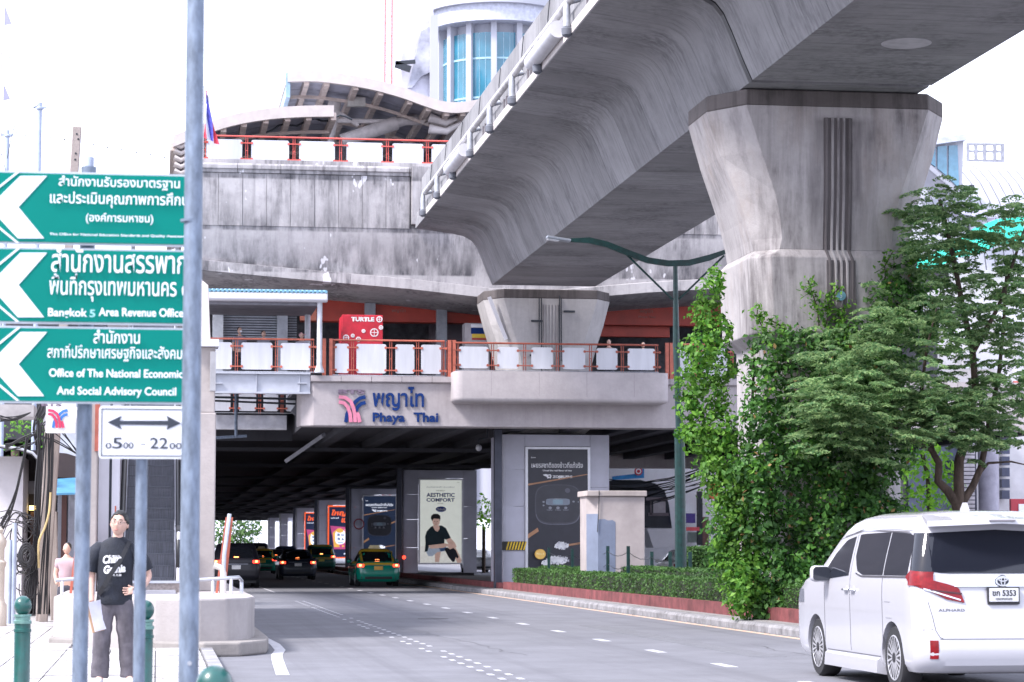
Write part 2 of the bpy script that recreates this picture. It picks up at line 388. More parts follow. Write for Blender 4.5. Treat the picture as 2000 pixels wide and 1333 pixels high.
ped_r = slab('far_pavement', 27.5, 60, 20, 420, -.02, .13, M('far pavement', (.4, .39, .39), .85, var=.1))

# ================================================================ escalator plinth and escalator at the left
pl = thing('escalator', 'escalator climbing away behind the signs, set on a rounded concrete plinth', 'escalator', (0, 38, 0))
base = [(-1.5, 36.6), (-.9, 35.6), (0, 34.9), (.6, 34.6), (1.0, 34.75), (1.3, 35.3), (1.45, 36.3), (1.45, 62), (-1.5, 62)]
MB().prism(base, 'z', .05, .80).build('plinth', conc_ped, pl, bevel=.03)
lip = [(x*1.0+(.12 if x > 0 else -.06), y-.2) for x, y in base[:7]]
MB().prism([(-1.56, 36.45)]+[(.1, 34.62), (.66, 34.1), (1.18, 34.2), (1.58, 35.1), (1.66, 36.3), (1.66, 44), (-1.56, 44)], 'z', .0, .2).build('plinth_kerb', concrete('dirty plinth base', (.3, .28, .27), (.1, .09, .08)), pl, bevel=.03)
# steps
st_m = M('escalator step', (.24, .25, .29), .5, .1, var=.3, scale=3, stretch=(60, 1, 1)); comb = M('escalator comb', (.4, .4, .44), .4, .6)
sm = MB()
for k in range(26):
    x = -.415+.0319*k+.004; sm.box(x, x+.019, -.002, .012, .004, .2)
sm.box(-.415, .415, .012, .40, 0, .2); stepme = sm.mesh('step', off=(0, 0, 0)); stepme.materials.append(st_m)
edge = MB().box(-.415, .415, -.006, .03, .185, .202).mesh('step_edge', off=(0, 0, 0)); edge.materials.append(M('step edge', (.16, .17, .2), .4, .5))
for n in range(29):
    s_ = piece(stepme, 'step', (-.115, 41.2+.352*n, .82+.2*n), pl); e_ = piece(edge, 'step_edge', (0, 0, 0), s_); e_.location = (0, 0, 0)
MB().box(-.53, .30, 38.0, 41.25, .80, .845).build('landing_plate', comb, pl)
slope = lambda x0, x1, zo0, zo1, y0=41.2, y1=53.0, mat=None, nm='skirt', z0=.82, gr=.568: MB().prism([(y0, z0+zo0), (y1, z0+(y1-y0)*gr+zo0), (y1, z0+(y1-y0)*gr+zo1), (y0, z0+zo1)], 'x', x0, x1).build(nm, mat, pl)
wg = M('white enamel', (.62, .62, .68), .3, var=.03)
slope(-.62, -.535, -.1, .42, mat=wg, nm='skirt'); slope(.305, .39, -.1, .42, mat=wg, nm='skirt')
slope(-.585, -.565, .42, 1.05, mat=M('balustrade glass', (.55, .58, .66), .15, .1), nm='balustrade'); slope(.345, .365, .42, 1.05, mat=MATS['balustrade glass'], nm='balustrade')
for x in (-.575, .355):
    pts = [(x, 40.6+.42*math.sin(a)*-1, 1.42-.42*math.cos(a)) for a in [RAD(q) for q in (0, 30, 60, 90, 120, 150, 180)]]
    pts += [(x, 41.2, 1.87), (x, 53, 1.87+11.8*.568)]
    MB().tube(pts, .045, 8).build('handrail', black_paint, pl, smooth=50)
    MB().box(x-.03, x+.03, 40.2, 41.25, .85, 1.78).build('newel', wg, pl, bevel=.02)
wall_b = concrete('escalator wall render', (.45, .41, .40), (.25, .22, .21), s1=.2, s2=.1)
MB().box(.44, .95, 40.4, 60, .80, 3.75).build('side_wall', wall_b, pl, bevel=.02)
MB().prism([(40.45, 3.75), (55, 3.75), (55, 7.6), (47.0, 6.6), (43.5, 4.85), (40.45, 4.85)], 'x', .50, .93).build('upper_side_wall', wall_b, pl, bevel=.02)
MB().box(.46, .98, 40.3, 40.9, 4.85, 4.97).build('wall_cap', white_paint, pl)
MB().box(.84, .93, 40.15, 40.38, 4.1, 4.75).build('cable_box', M('box grey', (.34, .34, .36), .5), pl)
MB().box(-1.22, -.98, 40.4, 60, .80, 4.9).build('side_wall', wall_b, pl, bevel=.02)
MB().box(-.975, -.80, 41.0, 60, .80, 4.9).build('trim', wg, pl)
MB().box(-.80, -.76, 41.1, 60, .80, 4.9).build('trim', M('dark channel', (.06, .07, .1), .4), pl)
MB().box(-.755, -.625, 40.95, 60, .80, 4.9).build('trim', wg, pl)
MB().box(-1.03, -.95, 40.3, 40.4, 3.1, 4.2).build('trim', orange_fade, pl)
MB().box(-.69, -.665, 40.3, 40.4, .8, 2.2).build('trim', orange_fade, pl)
MB().box(-1.2, .9, 52, 79, 6.7, 7.1).build('upper_landing', conc_deck, pl)
# entry step and low rails with orange posts
MB().box(-.62, .42, 39.3, 40.5, .80, .95).build('threshold', M('granite threshold', (.36, .31, .29), .5, var=.2, scale=20), pl)
MB().box(-.62, .42, 39.25, 39.3, .95, .99).build('nosing', steel_light, pl)
for sx in (-1, 1):
    gx = -1.22 if sx < 0 else 1.06
    g_ = thing('guard_rail', ('orange and steel guard rail standing behind the grey sign pole by the escalator entry' if sx < 0 else 'orange and steel guard rail at the road end of the escalator plinth'), 'railing', (gx, 38, .8), 'entry guard rails')
    MB().prism([(gx-.07, .8), (gx+.03, .8), (gx+.14, 2.25 if sx < 0 else 2.0), (gx+.08, 2.25 if sx < 0 else 2.0)], 'y', 38.9, 38.96).build('post', orange_paint, g_)
    MB().prism([(gx-.13, .8), (gx-.09, .8), (gx+.07, 2.25 if sx < 0 else 2.0), (gx+.02, 2.25 if sx < 0 else 2.0)], 'y', 38.8, 38.86).build('post', orange_paint, g_)
    MB().tube([(gx-.02, 38.7, .8), (gx-.0, 38.7, 1.4), (gx+.08, 38.8, 2.2 if sx < 0 else 2.05)], .035, 8).build('steel_tube', steel_light, g_, smooth=50)
    MB().tube([(gx-.3*(1 if sx < 0 else 1.6), 37.6, 1.02), (gx+.2, 37.6, 1.06), (gx+.26, 38.2, 1.0), (gx+.26, 38.2, .8)], .03, 8).build('rail', steel_light, g_, smooth=50)
    MB().tube([(gx-.2, 37.6, .8), (gx-.2, 37.6, 1.02)], .025, 8).build('rail', white_paint, g_)
    MB().tube([(gx+.08, 37.6, .8), (gx+.08, 37.6, 1.04)], .025, 8).build('rail', white_paint, g_)
p_ = PY(430, 1120, 38.4)
vp = MB().tube([(p_.x+.05, 38.4, .8), (p_.x+.05, 38.4, 1.12), (p_.x+.02, 38.4, 1.2), (p_.x-.1, 38.4, 1.24)], .05, 10).build('vent_pipe', M('cream pvc', (.66, .62, .58), .4), None, smooth=50)
tag(vp, 'cream pipe bend standing on the corner of the escalator plinth', 'pipe')

# ================================================================ bollards
bg = M('bollard green', (.004, .09, .08), .35, var=.3, scale=14, col2=(.01, .055, .05), coat=.3)
def bollard(px, py, y, label):
    p = PY(px, py, y); zt = p.z; r = .074
    t = thing('bollard', label, 'bollard', (p.x, y, 0), 'green bollards on the pavement')
    MB().lathe((p.x, y, 0), [(.085, .1), (.085, .2), (r, .22), (r, zt-.33), (r*1.1, zt-.325), (r*1.1, zt-.30), (r, zt-.295), (r, zt-.25)], 20).build('post', bg, t, smooth=40)
    MB().lathe((p.x, y, 0), [(r*1.12, zt-.25), (r*1.12, zt-.225), (r*.95, zt-.215), (r*.95, zt-.19), (r*1.1, zt-.185), (r*1.1, zt-.165)], 20).build('collar', M('bollard collar', (.16, .3, .27), .3, .5), t, smooth=40)
    MB().ell((p.x, y, zt-.085), (.082, .082, .09), 18, 12).build('ball', bg, t, smooth=60)
bollard(45, 1165, 22.8, 'green ball topped bollard standing alone on the pavement, ahead of the tangled cables')
bollard(283, 1173, 21.4, 'green ball topped bollard half hidden behind the thin pole of the parking sign')
bollard(419, 1302, 10.9, 'green bollard ball rising close at the foot of the thickest grey pole')

# ================================================================ sign poles and signs (nearest things)
def pole(x0, y, zb, x1, zt, r, label):
    o = MB().tube([(x0, y, zb), ((x0+x1)/2, y, (zb+zt)/2), (x1, y, zt)], r, 20).build('sign_pole', steel_grey, None, smooth=50)
    return tag(o, label, 'pole')
q0, q1 = PY(368, 1333, 12), PY(382, 0, 12)
mp_ = thing('street_pole', 'thick grey galvanised pole passing in front of the green direction signs', 'pole', (q0.x, 12, 0))
dx = (q1.x-q0.x)/(q1.z-q0.z)
MB().tube([(q0.x-dx*q0.z, 12, 0), (q1.x, 12, q1.z), (q1.x+dx*2, 12, q1.z+2)], [.05, .0435, .042], 24).build('shaft', steel_grey, mp_, smooth=50)
for pz, pyy in ((1295, 0), (434, 1)):
    q = PY(370, pz, 12)
    if pz > 1000: MB().lathe((q.x, 11.94, q.z), [(.011, 0), (.011, .012)], 10, 'y').build('bolt', steel_light, mp_)
    else: MB().lathe((q.x+.003, 12, q.z), [(.047, 0), (.047, .012)], 24).build('weld_band', steel_grey, mp_, smooth=50)
q0, q1 = PY(155, 1333, 13.12), PY(167, 760, 13.12)
pole(q0.x, 13.12, q0.z-.6, q1.x, q1.z+1.2, .041, 'grey steel pole carrying the three green direction signs, left of the walking man')
q0, q1 = PY(271, 1333, 12.94), PY(277, 895, 12.94)
pole(q0.x, 12.94, q0.z-.6, q1.x, q1.z+.25, .031, 'slim grey pole carrying the white arrow sign')
sign_green = M('sign green sheeting', (.0, .19, .155), .55, var=.05, scale=1.2, spec=.12)
sign_white = M('sign white sheeting', (.76, .78, .84), .45, var=.02)
arrow_white = M('sign arrow white', (.74, .76, .84), .45, var=.03)
alu = M('sign aluminium', (.52, .55, .6), .4, .6)
def bl(px0, px1, py_base, h_px, s, par, y=12.985, off=.008, mat=None, **k):
    x0, x1, z0, z1 = RC(px0, py_base-h_px, px1, py_base, y); return text(s, mat or sign_white, par, x0, x1, z0, y, z1-z0, off=off, **k)
def green_sign(x1px, yt, yb, lines, label):
    y = 13.0; x0, x1, z0, z1 = RC(-190, yt+1, x1px, yb, y)
    t = thing('direction_sign', label, 'road sign', ((x0+x1)/2, y, z0), 'green direction signs stacked on one pole')
    MB().rpanel(x0, x1, z0, z1, y, y+.012, .02).build('plate', sign_green, t)
    MB().box(x0, x1, y+.012, y+.03, z1-.028, z1+.012).build('top_rail', alu, t)
    MB().box(x0, x1, y+.012, y+.03, z0-.012, z0+.028).build('bottom_rail', alu, t)
    ym = (yt+yb)/2; hh = (yb-yt)/2
    def P(px, py): q = PY(px, py, y-.003); return (q.x, q.z)
    top, bot = yt+12, yb-12
    MB().prism([P(92, top), P(36, ym), P(86, bot), P(35, bot), P(-22, ym), P(40, top)], 'y', y-.004, y-.0005).build('arrow', arrow_white, t)
    MB().prism([P(34, top-9), P(40, top-9), P(-33, ym-12), P(-39, ym-12)], 'y', y-.004, y-.0005).build('border', arrow_white, t)
    MB().prism([P(-39, ym+12), P(-33, ym+12), P(38, bot+9), P(32, bot+9)], 'y', y-.004, y-.0005).build('border', arrow_white, t)
    for l in lines: bl(*l[:5], t, **(l[5] if len(l) > 5 else {}))
    return t
green_sign(364, 332, 478, [(115, 351, 373, 30, 'สำนักงานรับรองมาตรฐาน'), (98, 378, 410, 38, 'และประเมินคุณภาพการศึกษา'), (168, 299, 440, 24, '(องค์การมหาชน)'), (97, 372, 466, 11, 'The Office for National Education Standards and Quality Assessment', dict(off=.015))],
    'uppermost green direction sign with white chevron, three Thai lines and one small English line')
green_sign(364, 482, 632, [(101, 384, 536, 54, 'สำนักงานสรรพากร'), (97, 368, 592, 58, 'พื้นที่กรุงเทพมหานคร ๕', dict(off=.006)), (94, 170, 624, 22, 'Bangkok', dict(off=.018)), (175, 186, 620, 15, '5', dict(off=.02, mat=M('sign light green digit', (.3, .6, .62), .45))), (193, 358, 620, 19, 'Area Revenue Office', dict(off=.018))],
    'middle green direction sign reading Bangkok 5 Area Revenue Office')
green_sign(362, 637, 786, [(183, 273, 672, 28, 'สำนักงาน'), (93, 380, 708, 36, 'สภาที่ปรึกษาเศรษฐกิจและสังคมแห่งชาติ'[:31], dict(off=.006)), (96, 357, 739, 19, 'Office of The National Economic', dict(off=.018)), (111, 344, 778, 23, 'And Social Advisory Council', dict(off=.018))],
    'lowest green direction sign reading Office of The National Economic And Social Advisory Council')
q = PY(0, 616, 12.99)
MB().prism([(q.x-.2, q.z-.04), (q.x+.028, q.z-.03), (q.x+.015, q.z+.03), (q.x-.2, q.z+.06)], 'y', 12.992, 12.9985)
# parking time sign
x0, x1, z0, z1 = RC(194, 793, 372, 897, 12.88)
ws = thing('parking_sign', 'white plate with double ended arrow and hours 0500 - 2200 on the slim pole', 'road sign', ((x0+x1)/2, 12.88, z0))
MB().rpanel(x0, x1, z0, z1, 12.88, 12.89, .02).build('plate', sign_white, ws)
inkm = M('sign ink', (.03, .04, .06), .5)
b0, b1, c0, c1 = RC(198, 798, 366, 892, 12.876)
for a_, b_, c_, d_ in ((b0, b1, c1-.005, c1), (b0, b1, c0, c0+.005), (b0, b0+.005, c0+.005, c1-.005)): MB().box(a_, b_, 12.876, 12.8795, c_, d_).build('border', inkm, ws)
def Pw(px, py): q = PY(px, py, 12.876); return (q.x, q.z)
MB().prism([Pw(210, 825), Pw(238, 812), Pw(234, 822), Pw(328, 822), Pw(325, 812), Pw(354, 827), Pw(325, 840), Pw(328, 831), Pw(234, 830), Pw(238, 839)], 'y', 12.875, 12.879).build('arrow', inkm, ws)
for a_, b_, h_, s_, bb in ((206, 218, 12, '0', 877), (220, 239, 22, '5', 877), (241, 261, 13, '00', 877), (275, 284, 2, '-', 869), (293, 328, 22, '22', 877), (331, 355, 13, '00', 878)):
    x0, x1, z0, z1 = RC(a_, bb-h_, b_, bb, 12.876); text(s_, inkm, ws, x0, x1, z0, 12.876, z1-z0, off=.015)
# ================================================================ elevated railway girder
GC = 13.1                                   # centre line of the viaduct
sec = [(-1.8, 10.54), (-1.98, 10.95), (-2.2, 11.5), (-2.36, 11.85), (-2.52, 12.05), (-2.78, 12.2), (-3.15, 12.28), (-3.8, 12.36), (-4.45, 12.45), (-4.45, 12.72), (-4.40, 12.72), (-4.40, 13.0), (-4.24, 13.02), (-4.24, 14.2), (-4.05, 14.2), (-4.05, 12.9)]
sec = sec+[(-x, z) for x, z in sec[::-1]]
def seg_mesh(L):
    m = MB(); g = .02; m.loft([[(x, -L/2+g/2, z) for x, z in sec], [(x, L/2-g/2, z) for x, z in sec]])
    me = m.mesh('segment', off=(0, 0, 0)); me.materials.append(conc_girder)
    me.polygons.foreach_set('use_smooth', [True]*len(me.polygons)); me.set_sharp_from_angle(angle=RAD(28)); return me
SEG = 2.82; segme = seg_mesh(SEG)
hatch = MB().lathe((0, 0, 10.52), [(.02, .0), (.42, .0), (.45, .012), (.45, .05)], 28).mesh('hatch', off=(0, 0, 0)); hatch.materials.append(M('hatch lid', (.4, .39, .42), .7))
def span(y0, n, label, hatches=()):
    t = thing('viaduct_span', label, 'railway viaduct', (GC, y0, 10.54), 'viaduct spans')
    for k in range(n): piece(segme, 'segment', (GC, y0+SEG*(k+.5), 0), t)
    for hy in hatches: piece(hatch, 'hatch', (GC+.1, hy, -.0), t)
    # joint seal at the end, hanger pipes outside the left parapet
    return t
sp1 = span(8.4, 13, 'nearest concrete railway span sweeping overhead at the upper right, above the big pier', (41.3, 30))
sp2 = span(45.25, 13, 'second concrete railway span between the ivy covered pier and the station')
MB().loft([[(GC+x*1.003, y, z) for x, z in sec[:9]]+[(GC+x*1.003, y, z-.03) for x, z in sec[:9][::-1]] for y in (45.04, 45.26)]).build('joint_seal', black_paint, sp2)
pipe_m = M('drain pipe grey', (.36, .38, .43), .5, var=.15, scale=5)
px_ = GC-4.40-.13
for t, ya, yb in ((sp1, 20, 45), (sp2, 45.3, 78.6)):
    MB().tube([(px_+.03, ya, 13.2), (px_+.03, yb, 13.2)], .085, 10).build('long_pipe', M('long pipe grey', (.5, .49, .5), .6, var=.2, scale=3), t, smooth=50)
    MB().box(GC-4.45-.02, GC-4.45, ya, yb, 12.47, 12.68).build('edge_strip', concrete('edge strip', (.62, .58, .57), (.3, .26, .25), s2=.1), t)
for i, yy in enumerate(np.arange(22, 79, 4.05)):
    t = sp1 if yy < 45 else sp2
    e = MB().tube([(GC-4.24-.03, yy, 13.25), (px_, yy-.02, 13.18), (px_-.03, yy-.1, 13.0), (px_-.03, yy-.12, 12.62)], [.06, .075, .08, .08], 10).build('downpipe', pipe_m, t, smooth=60)
    b = MB().lathe((px_-.03, yy-.12, 12.44), [(.05, -.05), (.11, .0), (.12, .14), (.09, .17)], 12).build('pipe_shoe', M('pipe shoe dark', (.13, .14, .17), .5), e, smooth=40)
    MB().tube([(GC-4.27, yy-.1, 14.15), (GC-4.3, yy-.02, 13.7), (GC-4.28, yy, 13.3)], .013, 5).build('cable', dark_metal, t)
    m = MB()
    for d in (1.3, 1.75, 2.2): m.box(GC-4.44, GC-4.402, yy+d, yy+d+.05, 12.75, 12.99)
    o = m.build('joint_marks', M('joint mark', (.2, .18, .2), .9), t); o['kind'] = 'stuff'
for yy in (56.2, 60.0):
    pass
for ya, yb, t in ((51.2, 54.9, sp2), (67.4, 71.0, sp2)):
    MB().tube([(px_-.06, ya, 12.78), (px_-.06, yb, 12.78)], .19, 16).build('duct', M('duct light grey', (.58, .58, .62), .45, var=.06), t, smooth=50)

# ================================================================ piers
def octring(hw, hd, cw, cd, z, cx=0, cy=0):
    return [(cx-hw+cw, cy-hd, z), (cx+hw-cw, cy-hd, z), (cx+hw, cy-hd+cd, z), (cx+hw, cy+hd-cd, z), (cx+hw-cw, cy+hd, z), (cx-hw+cw, cy+hd, z), (cx-hw, cy+hd-cd, z), (cx-hw, cy-hd+cd, z)]
def make_pier(cy, label, zmin=0, m_=None, GC=13.22, sc=1.0):
    t = thing('viaduct_pier', label, 'pier', (GC, cy, 0), 'flared concrete viaduct piers'); m_ = m_ or conc_pier
    L = [(10.52, 2.45, 1.75, .6, .9), (10.2, 2.45, 1.75, .6, .9), (9.3, 2.18, 1.72, .62, .8), (8.5, 1.88, 1.68, .6, .66), (8.0, 1.72, 1.62, .56, .56), (7.6, 1.62, 1.58, .5, .48), (7.38, 1.58, 1.56, .42, .42)]
    MB().loft([octring(hw*sc, hd, cw, cd, z, GC, cy) for z, hw, hd, cw, cd in L[:2]]).build('cap_band', concrete('cap band stained', (.13, .115, .115), (.04, .035, .035), s1=.9, s2=.9), t, bevel=.03)
    MB().loft([octring(hw*sc, hd, cw, cd, z-(.003 if k == 0 else 0), GC, cy) for k, (z, hw, hd, cw, cd) in enumerate(L[1:])]).build('flare', m_, t)
    L2 = [(7.381, 1.58, 1.56, .42, .42), (7.22, 1.72, 1.66, .36, .36), (5.72, 1.66, 1.62, .36, .36), (5.5, 1.42, 1.42, .36, .36), (.0, 1.38, 1.38, .36, .36)]
    rings = [octring(hw*sc, hd, cw, cd, z, GC, cy) for z, hw, hd, cw, cd in L2 if z >= zmin or z > 5]
    MB().loft(rings).build('shaft', m_, t, bevel=.02)
    gm = concrete('flute light', (.42, .4, .4), (.15, .14, .14)) if m_ is conc_pier2 else concrete('flute dark stain', (.14, .125, .13), (.02, .018, .02), s1=.95, s2=.8, streak=(3, 3, .1))
    prof = [(9.98, 1.752), (9.3, 1.722), (8.5, 1.682), (8.0, 1.622), (7.6, 1.582), (7.38, 1.562)]
    dark = MB(); pts = []
    w = .29
    dark.loft([[(GC-w, cy-d-.004, z), (GC+w, cy-d-.004, z), (GC+w, cy-d+.02, z), (GC-w, cy-d+.02, z)] for z, d in prof]); dark.build('flute_bed', gm, t)
    for k in range(5):
        x = GC-.23+.115*k
        MB().tube([(x, cy-d-.01, z) for z, d in prof]+[(x+.04, cy-1.672, 7.2), (x+.06, cy-1.672, 7.1), (x+.06, cy-1.632, 5.74)], .03, 6).build('flute', gm if k in (0, 4) else m_, t, smooth=50)
    MB().box(GC-w+.05, GC+w+.05, cy-1.674+.0, cy-1.6, 5.8, 7.16).build('flute_bed', gm, t)
    MB().box(GC-1.2, GC+1.2, cy-1.0, cy+1.0, 10.50, 10.535).build('bearing', dark_metal, t)
    return t
near_pier = make_pier(47.55, 'big flared concrete pier in front, lower half overgrown with ivy')
mid_pier = make_pier(84.6, 'flared pier rising behind the white railing of the station balcony', 6, conc_pier2, 13.5, .92)
q = PY(1643, 578, 47.55-1.72)
s = MB().lathe((q.x, q.y, q.z), [(.095, 0), (.095, .02)], 20, 'y').build('round_plate', M('round plate blue', (.12, .3, .38), .4), near_pier)
text('5', M('plate ink', (.6, .7, .75), .5), near_pier, q.x-.02, q.x+.02, q.z-.04, q.y-.003, .08)
# conduits on the far pier
for xx, z0, z1 in ((-.42, 8.6, 10.2), (-.34, 7.2, 10.2), (.36, 8.0, 10.2), (.3, 7.2, 10.3)):
    MB().tube([(13.5+xx, 84.6-1.8, z0), (13.5+xx, 84.6-1.8, z1)], .02, 6).build('conduit', dark_metal, mid_pier)
for xx, zz in ((-.5, 9.4), (-.55, 8.2), (.65, 9.75), (.6, 8.0)):
    MB().obox((13.5+xx, 84.6-1.78, zz), (.4, .05, .07)).build('bracket', dark_metal, mid_pier)
q = PY(972, 622, 83.1)
MB().obox(q, (.12, .1, 1.6), Matrix.Rotation(RAD(-22), 3, 'Y')).build('side_lamp', white_paint, mid_pier)

# ================================================================ station cross wall above
YW = 85.6
t = st = thing('station_wall', 'stained precast concrete wall of the upper station level under the red railing', 'station wall', (13, YW, 11))
x0, x1, zl, zt = RC(378, 440, 800, 345, YW)
n = 9; pw = (x1-x0)/n
pan = MB().box(0, pw-.013, 0, .12, 0, zt-zl-.03).mesh('panel', off=(0, 0, 0)); pan.materials.append(conc_wall)
for k in range(n): piece(pan, 'panel', (x0+pw*k+.015, YW+random.uniform(-.012, .012), zl+.015), st)
for k in range(9):
    xx = RC(1180, 440, 1190, 430, YW)[0]+pw*k+.8
    piece(pan, 'panel', (xx, YW, zl+.015), st)
MB().box(x0, 27.2, YW+.1, YW+.6, zl-.3, zt+.5).build('backing', conc_wall, st)
ledge = MB(); cn = (x1-x0)/5
le = MB().prism([(0, zt), (.0, zt+.33), (-.12, zt+.33), (-.16, zt+.26), (-.16, zt+.14), (-.1, zt+.1), (-.1, zt)], 'x', 0, cn-.02).mesh('coping', off=(0, 0, 0)); le.materials.append(conc_wall)
for k in range(14): piece(le, 'coping', (x0+cn*k, YW+.05, 0), st)
a, b = PY(803, 440, YW), PY(842, 330, YW)
MB().box(a.x, b.x+.2, YW-.2, YW+.3, a.z, zt+.36).build('pilaster', conc_wall, st, bevel=.02)
# lower haunched body
def low(px, py): q = PY(px, py, YW); return (q.x, q.z)
xs = [385, 520, 640, 800, 965]; lipb = [528, 541, 552, 566, 585]
face_t = zl
L = []; R_ = []
ring = []
for px, pyb in zip(xs, lipb):
    q = PY(px, pyb, YW); ring.append((q.x, q.z))
xc = GC
ring += [(2*xc-x, z) for x, z in ring[::-1]]
m = MB(); rows = []
for x, z in ring:
    rows.append([(x, YW+.02, zl+.01), (x, YW+.12, zl-.9), (x, YW+.25, z+.42), (x, YW-.18, z+.36), (x, YW-.2, z), (x, YW+.3, z-.16), (x, YW+3.4, z-.35), (x, YW+3.4, zl)])
m.loft(rows); m.build('haunch', conc_wall, st, smooth=25)
# underside behind the haunch and the platform slab
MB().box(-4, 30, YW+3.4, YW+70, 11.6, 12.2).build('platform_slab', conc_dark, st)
MB().box(x0, x0+.3, YW+.7, YW+60, 12.2, 15.1).build('platform_edge', conc_wall, st)

# ---- railings: rail, posts of two bars, clamps and white panels
def railing(label, group, y, xs_panels, z0, z1, posts=None, color=orange_paint, panel=panel_white, closed_ends=True, pz=(.10, .12), top_mat=None):
    xa, xb = xs_panels[0][0], xs_panels[-1][1]
    t = thing('railing', label, 'railing', ((xa+xb)/2, y, z0), group)
    MB().tube([(xa-.12, y, z1), (xb+.12, y, z1)], .032, 8).build('top_rail', top_mat or color, t, smooth=50)
    MB().tube([(xa-.12, y, z0+.03), (xb+.12, y, z0+.03)], .014, 6).build('bottom_rail', steel_light, t, smooth=50)
    for a, b in xs_panels: MB().rpanel(a, b, z0+pz[0], z1-pz[1], y-.015, y+.0, .07).build('panel', panel, t)
    gaps = [(xs_panels[i][1], xs_panels[i+1][0]) for i in range(len(xs_panels)-1)]
    for a, b in [(xa-.14, xa)]+gaps+[(xb, xb+.14)]:
        c, w = (a+b)/2, max(.1, (b-a))
        p = MB()
        for s_ in (-1, 1): p.box(c+s_*.035-.011, c+s_*.035+.011, y+.02, y+.07, z0, z1-.02)
        p.box(c-.03, c+.03, y+.03, y+.06, (z0+z1)/2-.012, (z0+z1)/2+.012); p.build('post', color, t)
        for zz in (z0+.2, z1-.24):
            MB().box(c-w/2-.035, c+w/2+.035, y-.03, y+.015, zz-.018, zz+.018).build('clamp', color, t)
            for s_ in (-1, 1): MB().lathe((c+s_*(w/2+.02), y-.035, zz), [(.045, 0), (.045, .02)], 8, 'y').build('clamp_disc', color, t)
    return t
def pans(y, *pp): return [(PY(a, 600, y).x, PY(b, 600, y).x) for a, b in pp]
z0 = PY(600, 325, YW).z; z1 = PY(600, 268, YW).z
railing('red topped railing with white panels on the upper station wall', 'station railings', YW+.2, pans(YW+.2, (400, 470), (488, 562), (582, 652), (675, 746), (765, 826), (842, 900)), zt+.33, z1, color=M('red railing paint', (.62, .1, .08), .45, var=.1), pz=(.04, .12))
q = PY(392, 300, YW+.5)
MB().box(q.x-.14, q.x+.02, YW+.5, YW+.6, zt+.3, z1).build('end_post', orange_fade, st)

# ================================================================ concourse over the road
YC = 79.2
con = thing('station_concourse', 'concrete footbridge concourse with the blue Phaya Thai station name on its front beam', 'station', (11, YC, 5.6))
x0, x1, zb, zt2 = RC(612, 832, 1420, 755, YC)
xl = x0
MB().prism([(xl, YC), (31.5, YC), (31.5, YC+1.0), (xl-.5, YC+1.0), (xl-.4, YC+.3)], 'z', zb, zt2).build('name_beam', conc_deck, con, bevel=.025)
# cornice blocks
zc0, zc1 = zt2, PY(700, 735, YC).z
cw = 1.0
cme = MB().prism([(-.12, zc0+.04), (-.12, zc1), (.6, zc1), (.6, zc0), (-.04, zc0)], 'x', 0, cw-.015).mesh('coping', off=(0, 0, 0)); cme.materials.append(conc_deck)
k = 0
while xl-.1+cw*k < 31: piece(cme, 'coping', (xl-.1+cw*k, YC+random.uniform(-.006, .006), 0), con); k += 1
# balcony box with rounded lower edge and corners
x0, x1, zb2, zt3 = RC(888, 785, 1308, 729, YC-1.1)
m = MB(); rings = []
for ins, z in ((.16, zb2-.01), (.05, zb2+.03), (.01, zb2+.08), (0, zb2+.14), (0, zt3)):
    r = .3; pts = []
    for cx, cy, a0 in ((x1-r, YC+.4, 0), (x0+r, YC+.4, 90), (x0+r, YC-1.1+r, 180), (x1-r, YC-1.1+r, 270)):
        for a in (0, 22, 45, 67, 90): pts.append((cx+(r-ins*.4)*math.cos(RAD(a0+a))-(ins*.6 if cx > (x0+x1)/2 else -ins*.6), cy+(r-ins*.4)*math.sin(RAD(a0+a))+(ins*.6 if cy < YC else 0), z))
    rings.append(pts)
m.loft(rings); m.build('balcony', concrete('balcony render', (.5, .46, .47), (.28, .25, .26), s1=.2, s2=.05), con, smooth=40)
for xx in np.linspace(x0+1.2, x1-1.2, 4): MB().box(xx, xx+.012, YC-1.103, YC-1.09, zb2+.2, zt3-.02).build('joint', M('joint', (.3, .27, .28), .9), con)
# deck slab, soffit beams
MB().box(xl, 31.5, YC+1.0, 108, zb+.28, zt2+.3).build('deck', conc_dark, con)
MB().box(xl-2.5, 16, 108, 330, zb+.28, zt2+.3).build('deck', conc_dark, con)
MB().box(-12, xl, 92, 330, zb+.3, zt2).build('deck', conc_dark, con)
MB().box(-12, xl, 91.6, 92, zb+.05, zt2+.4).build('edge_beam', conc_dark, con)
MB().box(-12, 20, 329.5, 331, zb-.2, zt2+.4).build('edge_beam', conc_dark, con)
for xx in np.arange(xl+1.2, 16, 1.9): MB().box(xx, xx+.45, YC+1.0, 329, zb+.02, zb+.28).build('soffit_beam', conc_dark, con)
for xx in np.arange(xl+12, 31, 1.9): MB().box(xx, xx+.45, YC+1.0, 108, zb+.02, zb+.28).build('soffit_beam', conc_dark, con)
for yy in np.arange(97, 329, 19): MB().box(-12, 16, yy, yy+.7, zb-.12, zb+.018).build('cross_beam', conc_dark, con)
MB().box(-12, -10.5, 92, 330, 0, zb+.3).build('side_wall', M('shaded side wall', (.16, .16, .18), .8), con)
q0 = PY(1197, 915, 108); MB().box(16.0, 31.5, 107.5, 108.2, q0.z, q0.z+.9).build('edge_beam', conc_deck, con)
# diagonal white bracing left of the beam
a, b = PY(560, 905, 88), PY(650, 850, YC+2); MB().beam(PY(560, 900, 84.5), PY(632, 850, 82.0), .13, .16, (0, 1, 0)).build('brace', M('brace grey', (.13, .13, .15), .6), con)
a, b = PY(572, 808, YC+1.5), PY(600, 770, YC+1.5); MB().beam((a.x, YC+1.5, a.z), (b.x, YC+1.5, b.z), .2, .35, (0, 1, 0)).build('brace', M('brace grey', (.13, .13, .15), .6), con)
